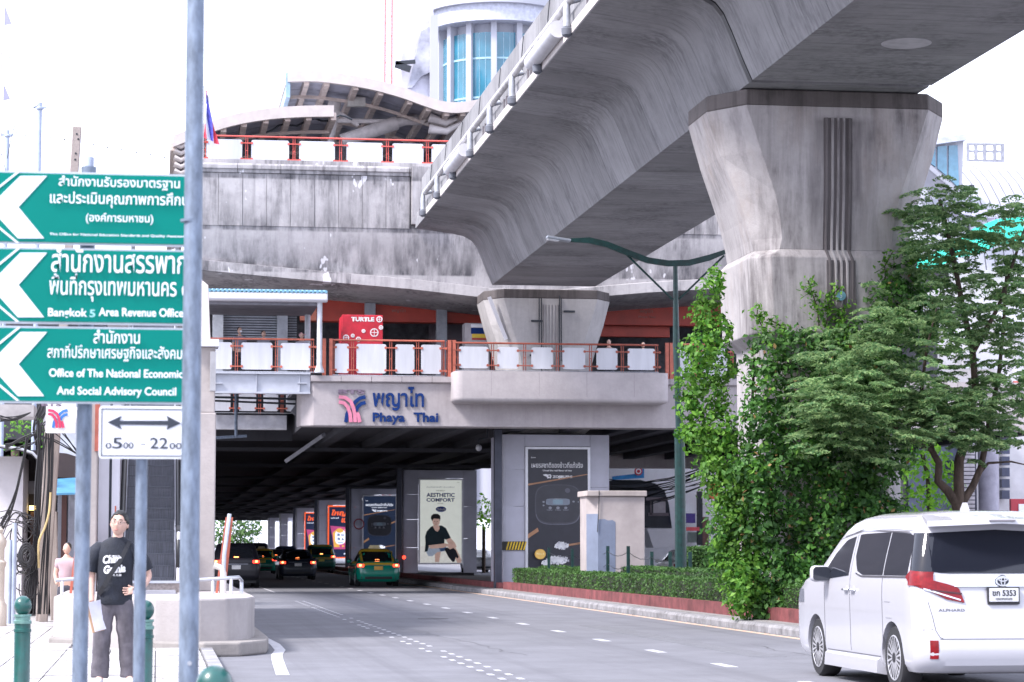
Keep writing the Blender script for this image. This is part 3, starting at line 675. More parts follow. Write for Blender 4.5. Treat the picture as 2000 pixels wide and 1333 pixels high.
# station name and emblem
blue = M('station sign blue', (.004, .03, .15), .6, spec=.2); pink = M('station sign pink', (.62, .2, .3), .4)
def ct(body, px0, px1, pyb, h, mat, off=.03, y=YC-.05, ext=.04, **k):
    a, b, c, d = RC(px0, pyb-h, px1, pyb, y); return text(body, mat, con, a, b, c, y, d-c, off=off, ext=ext, name='letters', **k)
ct('พญาไท', 728, 828, 803, 48, blue, .018)
ct('Phaya', 728, 791, 830, 24, blue, .028); ct('Thai', 808, 856, 825, 19, blue, .028)
ct('BTS', 661, 713, 770, 9, M('faded dark letters', (.16, .12, .17), .6), .05)
def arc_strip(cpx, w, mat, y, par, nm='emblem_stroke', th=.04):
    # cpx: list of pixel centre points; w half width px
    P = [Vector((PY(a, b, y).x, PY(a, b, y).z)) for a, b in cpx]; ww = w/58.5*(y/79.2)**0
    L, R = [], []
    for i, p in enumerate(P):
        d = (P[min(i+1, len(P)-1)]-P[max(i-1, 0)]).normalized(); n = Vector((-d.y, d.x)); L.append(p+n*ww); R.append(p-n*ww)
    m = MB(); n = len(P)
    v = [(p.x, y, p.y) for p in L]+[(p.x, y, p.y) for p in R]+[(p.x, y+th, p.y) for p in L]+[(p.x, y+th, p.y) for p in R]; f = []
    for i in range(n-1): f += [(i, i+1, n+i+1, n+i), (2*n+i, 3*n+i, 3*n+i+1, 2*n+i+1), (i, 2*n+i, 2*n+i+1, i+1), (n+i, n+i+1, 3*n+i+1, 3*n+i)]
    f += [(0, n, 3*n, 2*n), (n-1, 3*n-1, 4*n-1, 2*n-1)]
    m.add(v, f); return m.build(nm, mat, par)
def emblem(f, y, par, pk, bl_, w=3.4, th=.04):
    S1 = [(0, .10), (.25, .13), (.45, .27), (.55, .5), (.60, .75), (.61, 1.0)]; S2 = [(0, .32), (.18, .36), (.3, .5), (.37, .75), (.38, 1.0)]
    S2 = [(0, .28), (.2, .32), (.34, .47), (.42, .7), (.45, 1.0)]
    S3 = [(.73, 1.0), (.71, .75), (.62, .5), (.46, .3)]
    for s_ in (S1, S2): arc_strip([f(a, b) for a, b in s_], w, pk, y-.012, par, th=th)
    arc_strip([f(a, b) for a, b in [(1.0, .10), (.80, .14), (.62, .27), (.56, .36)]], w, bl_, y, par, th=th)
    arc_strip([f(a, b) for a, b in [(1.0, .30), (.84, .34), (.70, .46), (.64, .6)]], w, bl_, y, par, th=th)
    arc_strip([f(a, b) for a, b in [(.42, .5), (.30, .72), (.26, 1.0)]], w, bl_, y, par, th=th)
    arc_strip([f(a, b) for a, b in [(.78, 1.0), (.74, .8), (.68, .66)]], w, pk, y-.006, par, th=th)
emblem(lambda a, b: (662+52*a, 770+55*b), YC-.06, con, pink, blue)

# railings of concourse
zr0, zr1 = PY(800, 728, YC).z, PY(800, 666, YC).z
G = 'station railings'
railing('orange railing with white panels above the station name, right of the canopy post', G, YC+.05, pans(YC, (655, 682), (697, 755), (773, 810), (823, 862)), zc1, zr1)
zb1 = PY(1000, 671, YC-1).z
railing('long railing with white panels along the bulging balcony', G, YC-.95, pans(YC-1, (897, 954), (972, 1013), (1038, 1080), (1099, 1143), (1165, 1206), (1226, 1279)), zt3, zb1, color=orange_fade)
railing('railing stretch with white panels behind the green lamp post', G, YC+.05, pans(YC, (1318, 1352), (1372, 1420), (1440, 1490), (1510, 1560), (1580, 1640), (1660, 1720)), zc1, zr1)
for px in (633, 646, 878, 887, 1303, 1311):
    q = PY(px, 700, YC); MB().box(q.x-.05, q.x+.06, YC-.02, YC+.1, zc1, zr1+.04).build('end_post', orange_paint, con)
for px in np.arange(659, 690, 7): pass
m = MB()
for px in list(range(654, 700, 9))+list(range(866, 900, 6)): q = PY(px, 700, YC+.12); m.box(q.x-.01, q.x+.01, YC+.12, YC+.14, zc1, zr1)
m.build('thin_bars', orange_fade, con)['kind'] = 'stuff'

# ---- walkway at left: steel beam, railing, canopy
wk = thing('steel_walkway', 'grey steel walkway with a blue edged canopy joining the escalator to the concourse', 'walkway', (3, YC, 6.4))
x0, x1, zb4, zt4 = RC(380, 768, 600, 729, YC)
MB().box(x0-4, x1+.1, YC, YC+.12, zb4+.06, zt4-.05).build('web', M('steel beam paint', (.42, .44, .5), .45, var=.06), wk)
MB().box(x0-4, x1+.1, YC-.12, YC+.2, zt4-.05, zt4).build('top_flange', MATS['steel beam paint'], wk)
MB().box(x0-4, x1+.1, YC-.1, YC+.2, zb4, zb4+.06).build('bottom_flange', MATS['steel beam paint'], wk)
MB().box(x0-4, x1+.1, YC+.2, YC+3.6, zt4-.25, zt4-.06).build('deck', conc_dark, wk)
for px in (418, 500, 584): q = PY(px, 750, YC); MB().box(q.x, q.x+.02, YC-.08, YC, zb4+.06, zt4-.05).build('stiffener', MATS['steel beam paint'], wk)
for px in (425, 590): q = PY(px, 750, YC); MB().box(q.x-.15, q.x+.15, YC-.1, YC, q.z, q.z+.03).build('stiffener', MATS['steel beam paint'], wk)
railing('orange railing with three white panels under the blue edged canopy', G, YC+.05, pans(YC, (405, 454), (472, 533), (549, 607)), zt4, zr1)
x0c, x1c, zg0, zg1 = RC(392, 587, 640, 574, YC-.4)
MB().prism([(YC-.5, zg0+.06), (YC-.42, zg0), (YC-.2, zg0), (YC-.2, zg1), (YC-.5, zg1)], 'x', x0c-4, x1c).build('gutter', white_paint, wk, bevel=.03)
rf = M('blue roof sheet', (.2, .42, .55), .4, var=.1)
for k in range(46):
    xx = x1c-.06-.14*k
    MB().tube([(xx, YC-.52, zg1+.05), (xx, YC+1.6, zg1+.28), (xx, YC+3.6, zg1+.05)], .055, 6).build('roof_sheet', rf, wk, smooth=50)
MB().box(x0c-4, x1c-.3, YC-.2, YC+3.4, zg0-.1, zg0+.02).build('ceiling', M('canopy ceiling', (.2, .2, .23), .7), wk)
q = PY(625, 600, YC)
cp = MB().lathe((q.x-.02, YC-.2, zt4), [(.16, 0), (.16, .05), (.09, .25), (.085, 2.4), (.17, 2.62)], 12).build('post', M('canopy post', (.55, .57, .63), .45), wk, smooth=50)
MB().lathe((PY(612, 600, YC).x, YC+3, zt4), [(.1, 0), (.1, 2.7)], 12).build('post', MATS['canopy post'], wk, smooth=50)
# under the walkway: pipes, crossing beam, second railing behind
for (a, b, c, d, r) in ((415, 590, 783, 790, .035), (415, 586, 776, 780, .04)):
    q, q2 = PY(a, c, YC+3.8), PY(b, d, YC+3.8); MB().tube([q, q2], r, 8).build('service_pipe', dark_metal, wk, smooth=50)
q, q2 = PY(461, 770, YC+3.8), PY(461, 855, YC+3.8); MB().tube([q, q2], .055, 8).build('drop_pipe', steel_grey, wk, smooth=50)
q, q2 = PY(415, 856, YC+3.8), PY(482, 852, YC+3.8); MB().tube([q, q2], .05, 8).build('service_pipe', steel_grey, wk, smooth=50)
x0, x1, z0, z1 = RC(300, 838, 560, 812, 90); MB().box(x0-4, x1, 90, 90.4, z0, z1).build('rear_beam', M('rear beam', (.4, .4, .44), .7), wk)
MB().box(x0-4, x1, 90.4, 91.5, z0+.1, z1+.9).build('rear_beam', conc_dark, wk)
q0 = PY(800, 811, 89.8); railing('far railing with white panels seen under the steel walkway', G, 89.8, pans(89.8, (418, 452), (468, 502), (516, 545), (560, 600)), q0.z, q0.z+1.0)

# ---- inside the concourse
ins = thing('ticket_hall', 'shaded ticket hall behind the railings with red station fascia', 'ticket hall', (11, 92, 7.3))
fl = zc1-.05
redf = M('red fascia', (.42, .045, .025), .5, var=.15, scale=1); 
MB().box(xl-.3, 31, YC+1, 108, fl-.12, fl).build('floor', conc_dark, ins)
x0, x1, z0, z1 = RC(588, 627, 1640, 596, 88.5)
MB().box(x0, x1, 88.5, 89.1, z0, z1).build('fascia', redf, ins, bevel=.02)
MB().box(x0-.05, x0+.55, 88.3, 88.5, z0, z1).build('fascia_end', M('fascia end', (.62, .2, .13), .5), ins)
a, b, c, d = RC(1190, 658, 1308, 636, 88.9); MB().box(a-1.5, b, 88.9, 89.2, c, d).build('lower_fascia', redf, ins, bevel=.02)
for body, p in (('พญาไท', (1250, 1275, 613, 9)), ('Phaya Thai', (1247, 1280, 623, 6)), ('พญาไท', (765, 792, 612, 10))):
    a, b, c, d = RC(p[0], p[2]-p[3], p[1], p[2], 88.46); text(body, M('fascia ink', (.3, .13, .1), .5), ins, a, b, c, 88.46, d-c)
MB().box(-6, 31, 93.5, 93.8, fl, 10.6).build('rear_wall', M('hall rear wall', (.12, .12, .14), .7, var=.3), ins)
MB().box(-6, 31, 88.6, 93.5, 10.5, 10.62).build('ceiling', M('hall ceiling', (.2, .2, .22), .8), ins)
lv = M('louvre grey', (.27, .29, .33), .5)
a, b, c, d = RC(432, 665, 580, 598, 88.6)
MB().box(a, b, 88.7, 88.8, c, d).build('shutter_back', M('shutter back', (.1, .11, .13), .6), ins)
for k in range(14):
    z = c+(d-c)*k/14; sl_ = MB().box(a, b, 88.6, 88.66, z+.02, z+(d-c)/14-.03).build('slat', lv, ins)
for px in (425, 551, 722, 862): 
    q = PY(px, 640, 88.3); MB().box(q.x-.18, q.x+.2, 88.2, 88.5, fl, 10.5).build('column', M('hall column', (.3, .32, .36), .6), ins)
a, b, c, d = RC(843, 666, 905, 633, 90); MB().box(a, b, 90, 91, fl, d).build('counter', M('counter', (.12, .1, .12), .6), ins)
# red kiosk
x0, x1, z0, z1 = RC(668, 700, 748, 616, 82.5)
kt = thing('red_kiosk', 'bright red shop kiosk with white line pattern and the word TURTLE', 'kiosk', ((x0+x1)/2, 82.5, fl))
kr = M('kiosk red', (.55, .015, .035), .4); kw = M('kiosk white', (.8, .75, .76), .5)
MB().box(x0, x1, 82.5, 84.0, fl, z1).build('body', kr, kt, bevel=.02)
a, b, c, d = RC(686, 628, 731, 620, 82.49); text('TURTLE', kw, kt, a, b, c, 82.49, d-c, off=.06)
def ringm(cx, cz, r, y, par, mat, w=.018, n=20, nm='line_drawing', a0=0, a1=360):
    m = MB(); k = [RAD(a0+(a1-a0)*i/n) for i in range(n+1)]
    v = [(cx+(r+s_*w)*math.cos(a), y, cz+(r+s_*w)*math.sin(a)) for a in k for s_ in (-1, 1)]
    m.add(v, [(2*i, 2*i+1, 2*i+3, 2*i+2) for i in range(n)]); return m.build(nm, mat, par)
for px, py, r in ((731, 650, .13), (710, 647, .05), (689, 656, .05), (741, 624, .09), (676, 660, .09), (744, 640, .06), (700, 663, .07)):
    q = PY(px, py, 82.49); ringm(q.x, q.z, r, 82.49, kt, kw)
    MB().box(q.x-r, q.x+r, 82.488, 82.492, q.z-.01, q.z+.01).build('line_drawing', kw, kt)
    MB().box(q.x-.01, q.x+.01, 82.484, 82.487, q.z-r, q.z+r).build('line_drawing', kw, kt)
# small vending kiosk beside the pier
x0, x1, z0, z1 = RC(908, 700, 956, 632, 86.5)
vk = thing('vending_booth', 'small booth with blue, yellow and red advert left of the far pier', 'booth', ((x0+x1)/2, 86.5, fl))
MB().box(x0, x1, 86.5, 87.3, fl, z1).build('body', M('booth grey', (.4, .38, .4), .6), vk)
for (a_, b_, c_, d_, mm) in ((920, 956, 640, 634, sign_white), (920, 956, 652, 641, blue), (922, 956, 660, 653, M('advert yellow', (.7, .5, .05), .5)), (922, 956, 664, 661, redf)):
    a, b, c, d = RC(a_, c_, b_, d_, 86.48); MB().box(a, b, 86.48, 86.498, c, d).build('advert', mm, vk)
# ---- cctv under deck
q = PY(935, 875, 84)
cc = thing('security_camera', 'white dome camera hanging under the concourse edge by the dark column', 'camera', q)
MB().ell(q, (.11, .11, .12)).build('dome', M('camera white', (.5, .5, .52), .4), cc, smooth=60)
MB().tube([(q.x, q.y, q.z+.1), (q.x, q.y, q.z+.3), (q.x+.3, q.y, q.z+.35), (q.x+.3, q.y, zb+.3)], .03, 8).build('arm', dark_metal, cc, smooth=50)
# ================================================================ station roof shells
roof_edge = M('roof fascia cream', (.5, .45, .43), .5, var=.06); purl = M('purlin tan', (.6, .5, .45), .6, var=.15, rand=.1); soff = M('roof soffit slate', (.38, .39, .47), .5, var=.15, scale=1.5, rand=.12)
YR = 92.0
def shell(label, ypl, pxs, depth, n_purl, thick=.9, ribs=True):
    P = [PY(a, b, ypl) for a, b in pxs]
    # smooth curve through points
    Q = []
    for i in range(len(P)-1):
        p0, p1, p2, p3 = P[max(i-1, 0)], P[i], P[i+1], P[min(i+2, len(P)-1)]
        for k in range(5):
            u = k/5; Q.append(.5*((2*p1)+(p2-p0)*u+(2*p0-5*p1+4*p2-p3)*u*u+(3*p1-p0-3*p2+p3)*u**3))
    Q.append(P[-1])
    t = thing('station_roof', label, 'station roof', (Q[0].x, ypl, Q[0].z), 'curved station roof shells')
    n = len(Q); m = MB()
    v = [];f = []
    for q in Q: v += [(q.x, ypl-.1, q.z), (q.x, ypl-.1, q.z-.42), (q.x, ypl+.15, q.z-.42), (q.x, ypl+.15, q.z)]
    m.loft([v[4*i:4*i+4] for i in range(n)]); m.build('front_fascia', roof_edge, t, smooth=30)
    m = MB().loft([[(q.x, ypl+.15, q.z-.04), (q.x, ypl+depth, q.z-.04), (q.x, ypl+depth, q.z-.1), (q.x, ypl+.15, q.z-.1)] for q in Q]); m.build('roof_sheet', M('roof top sheet', (.5, .5, .55), .5), t)
    # soffit panels, each between two purlins
    idx = np.linspace(0, n-1, n_purl+1).astype(int)
    for k in range(n_purl):
        for j in range(int(depth/2.5)):
            y0 = ypl+.2+j*2.5
            if j > 6: continue
            MB().loft([[(Q[i].x, y0, Q[i].z-.22), (Q[i].x, y0+2.42, Q[i].z-.22), (Q[i].x, y0+2.42, Q[i].z-.17), (Q[i].x, y0, Q[i].z-.17)] for i in range(idx[k], idx[k+1]+1)]).build('soffit_panel', soff, t)
    for k in idx:
        q = Q[k]; MB().box(q.x-.1, q.x+.1, ypl+.1, ypl+depth, q.z-.52, q.z-.24).build('purlin', purl, t)
    for j in (1, 3, 5, 7):
        MB().loft([[(q.x, ypl+2.4*j, q.z-.62), (q.x, ypl+2.4*j+.1, q.z-.62), (q.x, ypl+2.4*j+.1, q.z-.5), (q.x, ypl+2.4*j, q.z-.5)] for q in Q]).build('rib', purl, t)
    return t, Q
r1, Q1 = shell('larger curved station roof with slate soffit and tan purlins, sweeping up behind the viaduct', YR, [(562, 140), (610, 139), (660, 144), (720, 154), (780, 170), (830, 188), (866, 199), (905, 200), (960, 190)], 42, 9)
MB().box(Q1[0].x-.06, Q1[0].x+.1, YR, YR+42, Q1[0].z-1.0, Q1[0].z-.05).build('side_fascia', M('side fascia blue', (.25, .38, .5), .4), r1)
r2, Q2 = shell('lower curved station roof with pale edge on the left, above the upper railing', YR-3.5, [(338, 266), (390, 246), (450, 226), (520, 213), (590, 208), (652, 207)], 34, 8)
# end lattice of the left shell (curled fins)
for k in range(5):
    a = PY(340, 282+13*k, YR-3.4); MB().tube([a, a+Vector((.25, 0, -.1)), a+Vector((.5, 0, .05)), a+Vector((1.3, 1, .05))], [.12, .09, .07, .05], 6).build('end_fin', roof_edge, r2, smooth=60)
# columns and raking struts
cm = M('roof column cream', (.58, .54, .54), .5)
for (a_, b_, r) in (((655, 195), (634, 300), .26), ((652, 215), (700, 245), .1), ((668, 276), (775, 240), .28), ((775, 240), (905, 208), .2), ((648, 236), (770, 238), .1), ((775, 240), (890, 238), .12)):
    MB().tube([PY(*a_, YR+3), PY(*b_, YR+3)], r, 10).build('strut', cm, r1, smooth=50)
q = PY(696, 200, YR+2.5); MB().obox(q, (.7, .3, .35)).build('lamp_box', M('lamp box', (.6, .58, .55), .5), r1)
for k in range(7):
    a, b = PY(822+8*k, 240+3*k, YR+2), PY(850+8*k, 228, YR+2); MB().beam(a, b, .05, .16).build('fin', roof_edge, r1)
for k in range(3):
    a, b = PY(838, 208+22*k, YR+1), PY(905, 214+12*k, YR+1); MB().tube([a, (a+b)/2-Vector((0, 0, .25)), b], [.2, .14, .06], 8).build('bracket', cm, r1, smooth=60)
wire = [PY(px, 255-25*math.sin((px-520)/170*1.6)+5*math.sin(px/9), YR-2) for px in range(520, 690, 12)]
tag(MB().tube(wire, .04, 5).build('cable', dark_metal), 'black cable looping under the left station roof shell', 'cable')

# flag by the upper railing
q = PY(398, 168, YW-.3); b = PY(397, 268, YW-.3)
fl_ = thing('flag', 'limp red, white and blue flag on a thin staff beside the thick grey pole', 'flag', (b.x, b.y, b.z))
MB().tube([(b.x, b.y, b.z-.8), q], .02, 6).build('staff', steel_light, fl_)
cols = [M('flag red', (.7, .06, .1), .8), M('flag white', (.75, .75, .8), .8), M('flag blue', (.07, .07, .4), .8)]
for k, (ci, u0, u1) in enumerate(((0, 0, .2), (1, .2, .36), (2, .36, .62), (1, .62, .78), (0, .78, 1))):
    rows = []
    for j in range(9):
        v = j/8; zz = q.z-.15-v*1.7
        row = []
        for u in (u0, u1):
            row.append((b.x+.05+u*(.12+.38*v)+.05*math.sin(9*u+4*v), b.y+.09*math.sin(14*u+3*v), zz-.25*u))
        rows.append(row)
    vv = [p for r in rows for p in r]; MB().add(vv, [(2*i, 2*i+1, 2*i+3, 2*i+2) for i in range(8)]).build('stripe', cols[ci], fl_)

# ================================================================ towers in the haze behind
tw_w = M('tower white', (.42, .43, .49), .5, var=.05, scale=.1); tw_g = M('tower teal glass', (.03, .2, .3), .12, .0, var=.25, scale=.12, spec=1.0); tw_g2 = M('tower spandrel', (.35, .55, .65), .3)
YT = 250.0
a, b = PY(845, 400, YT), PY(1100, 400, YT); zc = PY(845, 20, YT)
cx = (PY(862, 0, YT).x+PY(1070, 0, YT).x)/2+1.0; R = (PY(1070, 0, YT).x-PY(862, 0, YT).x)/2+.2
tw = thing('glass_tower', 'curved white office tower with tall teal glass bays behind the viaduct', 'tower', (cx, YT+R, 0))
ztop = PY(930, 14, YT).z
def cyl_arc(r, z0, z1, a0, a1, n, mat, nm, th=.4):
    m = MB(); rows = []
    for k in range(n+1):
        a = RAD(a0+(a1-a0)*k/n); c_, s_ = math.sin(a), -math.cos(a)
        rows.append([(cx+r*c_, YT+R+r*s_, z0), (cx+r*c_, YT+R+r*s_, z1), (cx+(r-th)*c_, YT+R+(r-th)*s_, z1), (cx+(r-th)*c_, YT+R+(r-th)*s_, z0)])
    m.loft(rows); return m.build(nm, mat, tw)
cyl_arc(R-.5, 5, ztop-1.5, -88, 88, 40, tw_w, 'core', 1)
nb = 7; bay = 176/nb
for k in range(nb):
    a0 = -88+bay*k
    top = ztop-2.6
    fz = 28.0; j = 0
    while fz < top-.3:
        z1_ = min(fz+4.2, top)
        cyl_arc(R, fz+.22, z1_, a0+bay*.2, a0+bay, 4, tw_g, 'pane', .3)
        cyl_arc(R+.06, fz, fz+.2, a0+bay*.2, a0+bay, 4, tw_g2, 'spandrel', .3)
        fz += 4.2
    for fr in (.47, .73): cyl_arc(R+.04, 28, top, a0+bay*fr, a0+bay*fr+.35, 1, tw_g2, 'mullion', .2)
    cyl_arc(R+.5, 5, ztop, a0-.5, a0+bay*.2, 3, tw_w, 'fin', 1.2)
cyl_arc(R+1.5, ztop-1.6, ztop+.2, -95, 95, 44, M('tower cornice', (.5, .52, .62), .5), 'cornice', 3)
cyl_arc(R+2.0, ztop+.2, ztop+1.4, -95, 95, 44, tw_w, 'cornice', 3)
MB().box(cx-R-1.2, cx+R+20, YT+R, YT+R+20, 5, ztop+12).build('rear_block', tw_w, tw)
for k in range(4):
    q = PY(995+12*k, 5, YT+R-.1); MB().box(q.x, q.x+.5, YT+R-.3, YT+R, q.z-.6, q.z+1.5).build('window', tw_g, tw)
YS = 230.0
sb = thing('service_tower', 'pale stepped tower with scaffold netting left of the curved glass tower', 'tower', (PY(820, 0, YS).x, YS, 0))
nm = M('scaffold net', (.58, .58, .68), .8, var=.12, scale=.6)
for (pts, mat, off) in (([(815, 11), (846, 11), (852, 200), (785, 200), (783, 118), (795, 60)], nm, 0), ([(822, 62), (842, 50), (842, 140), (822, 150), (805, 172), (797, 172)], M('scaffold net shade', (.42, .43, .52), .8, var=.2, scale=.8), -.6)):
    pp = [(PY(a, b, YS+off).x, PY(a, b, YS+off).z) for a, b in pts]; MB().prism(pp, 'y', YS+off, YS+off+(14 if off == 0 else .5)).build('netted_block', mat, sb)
x0, x1, z0, z1 = RC(840, 230, 856, 30, YS-1); MB().box(x0, x1, YS-1, YS+12, 5, z1).build('block', tw_w, sb)
x0, x1, z0, z1 = RC(770, 230, 846, 192, YS+1); MB().box(x0, x1, YS+1, YS+12, 5, z1).build('block', tw_w, sb)
MB().beam(PY(772, 124, YS-1), PY(811, 121, YS-1), .35, .35).build('strut', dark_metal, sb); MB().beam(PY(772, 126, YS-1), PY(802, 136, YS-1), .35, .6).build('strut', dark_metal, sb)
# red lattice mast
YM = 190.0
ms = thing('crane_mast', 'thin pale red lattice mast rising behind the station roof', 'mast', (PY(758, 0, YM).x, YM, 0)); mr_ = M('mast red', (.65, .2, .2), .6)
for px in (751.5, 765): q = PY(px, 200, YM); q2 = PY(px, -60, YM); MB().box(q.x-.07, q.x+.07, YM-.07, YM+.07, 0, q2.z).build('chord', mr_, ms)
x0, x1 = PY(751.5, 0, YM).x, PY(765, 0, YM).x
for k in range(44):
    z = 20+k*.8
    MB().beam((x0, YM, z), (x1, YM, z+.8 if k % 2 else z), .04, .04).build('lacing', mr_, ms)

# ================================================================ domed roof building at the right
YD = 118.0
dm = thing('domed_building', 'white ribbed barrel roof building with a glazed dormer, right of the big pier', 'building', (PY(1900, 0, YD).x, YD, 0))
Pd = [PY(a, b, YD) for a, b in ((1700, 520), (1735, 430), (1775, 372), (1820, 330), (1880, 318), (1960, 326), (2060, 350))]
ribm = M('white roof sheet', (.33, .34, .39), .45, var=.04)
Q = []
for i in range(len(Pd)-1):
    for k in range(6):
        u = k/6; p0, p1, p2, p3 = Pd[max(i-1, 0)], Pd[i], Pd[i+1], Pd[min(i+2, len(Pd)-1)]
        Q.append(.5*((2*p1)+(p2-p0)*u+(2*p0-5*p1+4*p2-p3)*u*u+(3*p1-p0-3*p2+p3)*u**3))
Q.append(Pd[-1])
# barrel: profile runs in depth, sheets curve down towards us
xa, xb = PY(1690, 0, YD).x, PY(2100, 0, YD).x
zt_ = PY(1900, 322, YD+9).z; zlow = PY(1900, 600, YD-2).z
N = 22
for k in range(N+6):
    x0 = xa+(xb-xa)*k/N
    skew = .0
    arc = []
    for j in range(10):
        a = RAD(90*j/9); arc.append((YD+9-11*math.sin(a)**1.0*1.0, zlow+(zt_-zlow)*math.cos(a)))
    # roof leans: front edge rises to the right like the photo's curve
    h = min(1.0, max(.35, .52+.5*math.sin(min(1.0, k/7)*1.57)))
    rows = [[(x0+.02, y, zlow+(z-zlow)*h), (x0+(xb-xa)/N-.05, y, zlow+(z-zlow)*h), (x0+(xb-xa)/N-.05, y+.2, zlow+(z-zlow)*h-.2), (x0+.02, y+.2, zlow+(z-zlow)*h-.2)] for y, z in arc]
    MB().loft(rows).build('roof_sheet', ribm, dm, smooth=40)
MB().box(xa, xb+8, YD-1.8, YD+9, 0, zlow+.1).build('wall', M('pale wall', (.6, .6, .63), .7), dm)
# dormer
YQ = YD-3
def pp_(lst, y): return [(PY(a, b, y).x, PY(a, b, y).z) for a, b in lst]
MB().prism(pp_([(1790, 282), (1872, 268), (1884, 270), (1878, 400), (1868, 372), (1800, 312), (1790, 312)], YQ), 'y', YQ+.1, YQ+3).build('dormer_wall', tw_w, dm)
MB().prism(pp_([(1785, 277), (1880, 264), (1884, 276), (1785, 290)], YQ), 'y', YQ-.4, YQ+3).build('dormer_roof', M('dormer roof', (.5, .53, .62), .5), dm)
gd = M('dormer glass', (.1, .25, .36), .1, spec=.9)
for l in ([(1806, 291), (1827, 288), (1827, 326), (1806, 312)], [(1831, 287), (1849, 285), (1849, 344), (1831, 329)], [(1853, 285), (1870, 284), (1873, 368), (1853, 348)]):
    MB().prism(pp_(l, YQ), 'y', YQ-.02, YQ+.09).build('pane', gd, dm)
MB().prism(pp_([(1786, 308), (1800, 308), (1878, 380), (1878, 388)], YQ), 'y', YQ-.15, YQ+.09).build('dormer_sill', ribm, dm)
# rooftop frame
rf_ = thing('billboard_frame', 'bare dark steel billboard frame on the skyline right of the dormer', 'frame', (PY(1920, 0, 150).x, 150, 20)); Yf = 150
for px in (1890, 1906, 1923, 1943, 1958): MB().beam(PY(px, 340, Yf), PY(px, 281, Yf), .18, .18, (0, 1, 0)).build('upright', M('frame grey', (.3, .31, .36), .6), rf_)
for py in (282, 296, 314): MB().beam(PY(1888, py, Yf), PY(1960, py+.5, Yf), .14, .14).build('cross_bar', MATS['frame grey'], rf_)
# satellite dish
q = PY(1890, 415, 100)
ds = thing('satellite_dish', 'large grey mesh satellite dish on the roof behind the tree', 'satellite dish', q)
MB().lathe((0, 0, 0), [(.05, -.35), (.5, -.3), (1.0, -.12), (1.3, .12), (1.27, .14), (.98, -.08), (.48, -.26), (.03, -.31)], 24).build('bowl', M('dish mesh', (.25, .25, .34), .6), None, smooth=60)
bowl = bpy.context.scene.objects['bowl']; bowl.parent = ds; bowl.location = (0, 0, 0); bowl.rotation_euler = (RAD(22), RAD(8), 0)
MB().tube([q, q+Vector((.15, -.1, 1.0))], .03, 6).build('feed_arm', dark_metal, ds); MB().obox(q+Vector((.15, -.1, 1.05)), (.2, .2, .25)).build('feed_horn', dark_metal, ds)
MB().tube([q+Vector((0, 0, -.3)), q+Vector((0, 0, -2.2))], .06, 6).build('mast', dark_metal, ds)
# green netting
net = thing('safety_net', 'bright sea green netting draped on the roof edge behind the feathery tree', 'netting', PY(1900, 480, 96))
ng = M('netting green', (.02, .55, .4), .6, var=.25, scale=2)
top = [(1720, 520), (1770, 505), (1820, 495), (1870, 470), (1905, 446), (1950, 430), (2000, 424), (2060, 420)]
bot = [(1720, 535), (1770, 535), (1820, 530), (1870, 505), (1905, 500), (1950, 478), (2000, 470), (2060, 470)]
for k in range(len(top)-1):
    rows = []
    for j in range(5):
        u = j/4; a, b = top[k], top[k+1]; c, d = bot[k], bot[k+1]
        rows.append([tuple(PY(a[0]+(c[0]-a[0])*u, a[1]+(c[1]-a[1])*u+2*math.sin(k+j*2), 96-.5*u)), tuple(PY(b[0]+(d[0]-b[0])*u-1, b[1]+(d[1]-b[1])*u+2*math.sin(k+1+j*2), 96-.5*u))])
    vv = [p for r in rows for p in r]; MB().add(vv, [(2*i, 2*i+1, 2*i+3, 2*i+2) for i in range(4)]).build('net_panel', ng, net)
x0, x1, z0, z1 = RC(1700, 700, 2060, 530, 98)
rr = thing('roadside_building', 'pale shophouse wall with grey column, louvres and red shop board behind the tree trunk', 'building', (x0, 98, 0))
MB().box(x0, x1+4, 98, 104, 0, z1).build('wall', M('shophouse wall', (.58, .57, .6), .7, var=.12, scale=.8), rr)
def rect(a_, b_, c_, d_, y, th, mat, nm, par): 
    a, b, c, d = RC(a_, c_, b_, d_, y); return MB().box(a, b, y, y+th, c, d).build(nm, mat, par)
rect(1775, 1880, 1010, 860, 97.6, .3, M('shop grey blue', (.14, .16, .24), .5), 'shop_front', rr)
q = PY(1930, 900, 95); MB().lathe((q.x, 95, 0), [(.42, 0), (.42, 8.2)], 24).build('column', M('round column grey', (.3, .29, .36), .5), rr, smooth=50)
for k in range(18): rect(1882, 1904, 1008-8*k, 1002-8*k, 96.8, .05, M('louvre white', (.55, .52, .56), .5), 'louvre', rr)
rect(1880, 1906, 1010, 860, 96.9, .2, M('louvre back', (.03, .03, .06), .5), 'louvre_back', rr)
for k in range(6): rect(1957, 1972, 975-22*k, 958-22*k, 97.5, .3, M('window dark blue', (.03, .04, .09), .2), 'window', rr)
rect(1884, 1960, 720, 690, 97.3, .3, white_paint, 'band', rr); rect(1975, 2040, 1010, 975, 96, .2, M('red board', (.4, .03, .05), .5), 'red_board', rr); rect(1990, 2030, 1005, 985, 95.95, .04, sign_white, 'board_print', rr)
rect(1950, 2010, 660, 600, 97.2, .3, white_paint, 'band', rr); rect(1980, 1995, 765, 745, 90, .1, M('red lamp board', (.75, .12, .08), .5), 'small_board', rr)
rect(1845, 1885, 926, 900, 97.5, .05, M('dark letters', (.02, .02, .06), .5), 'lettering_board', rr)

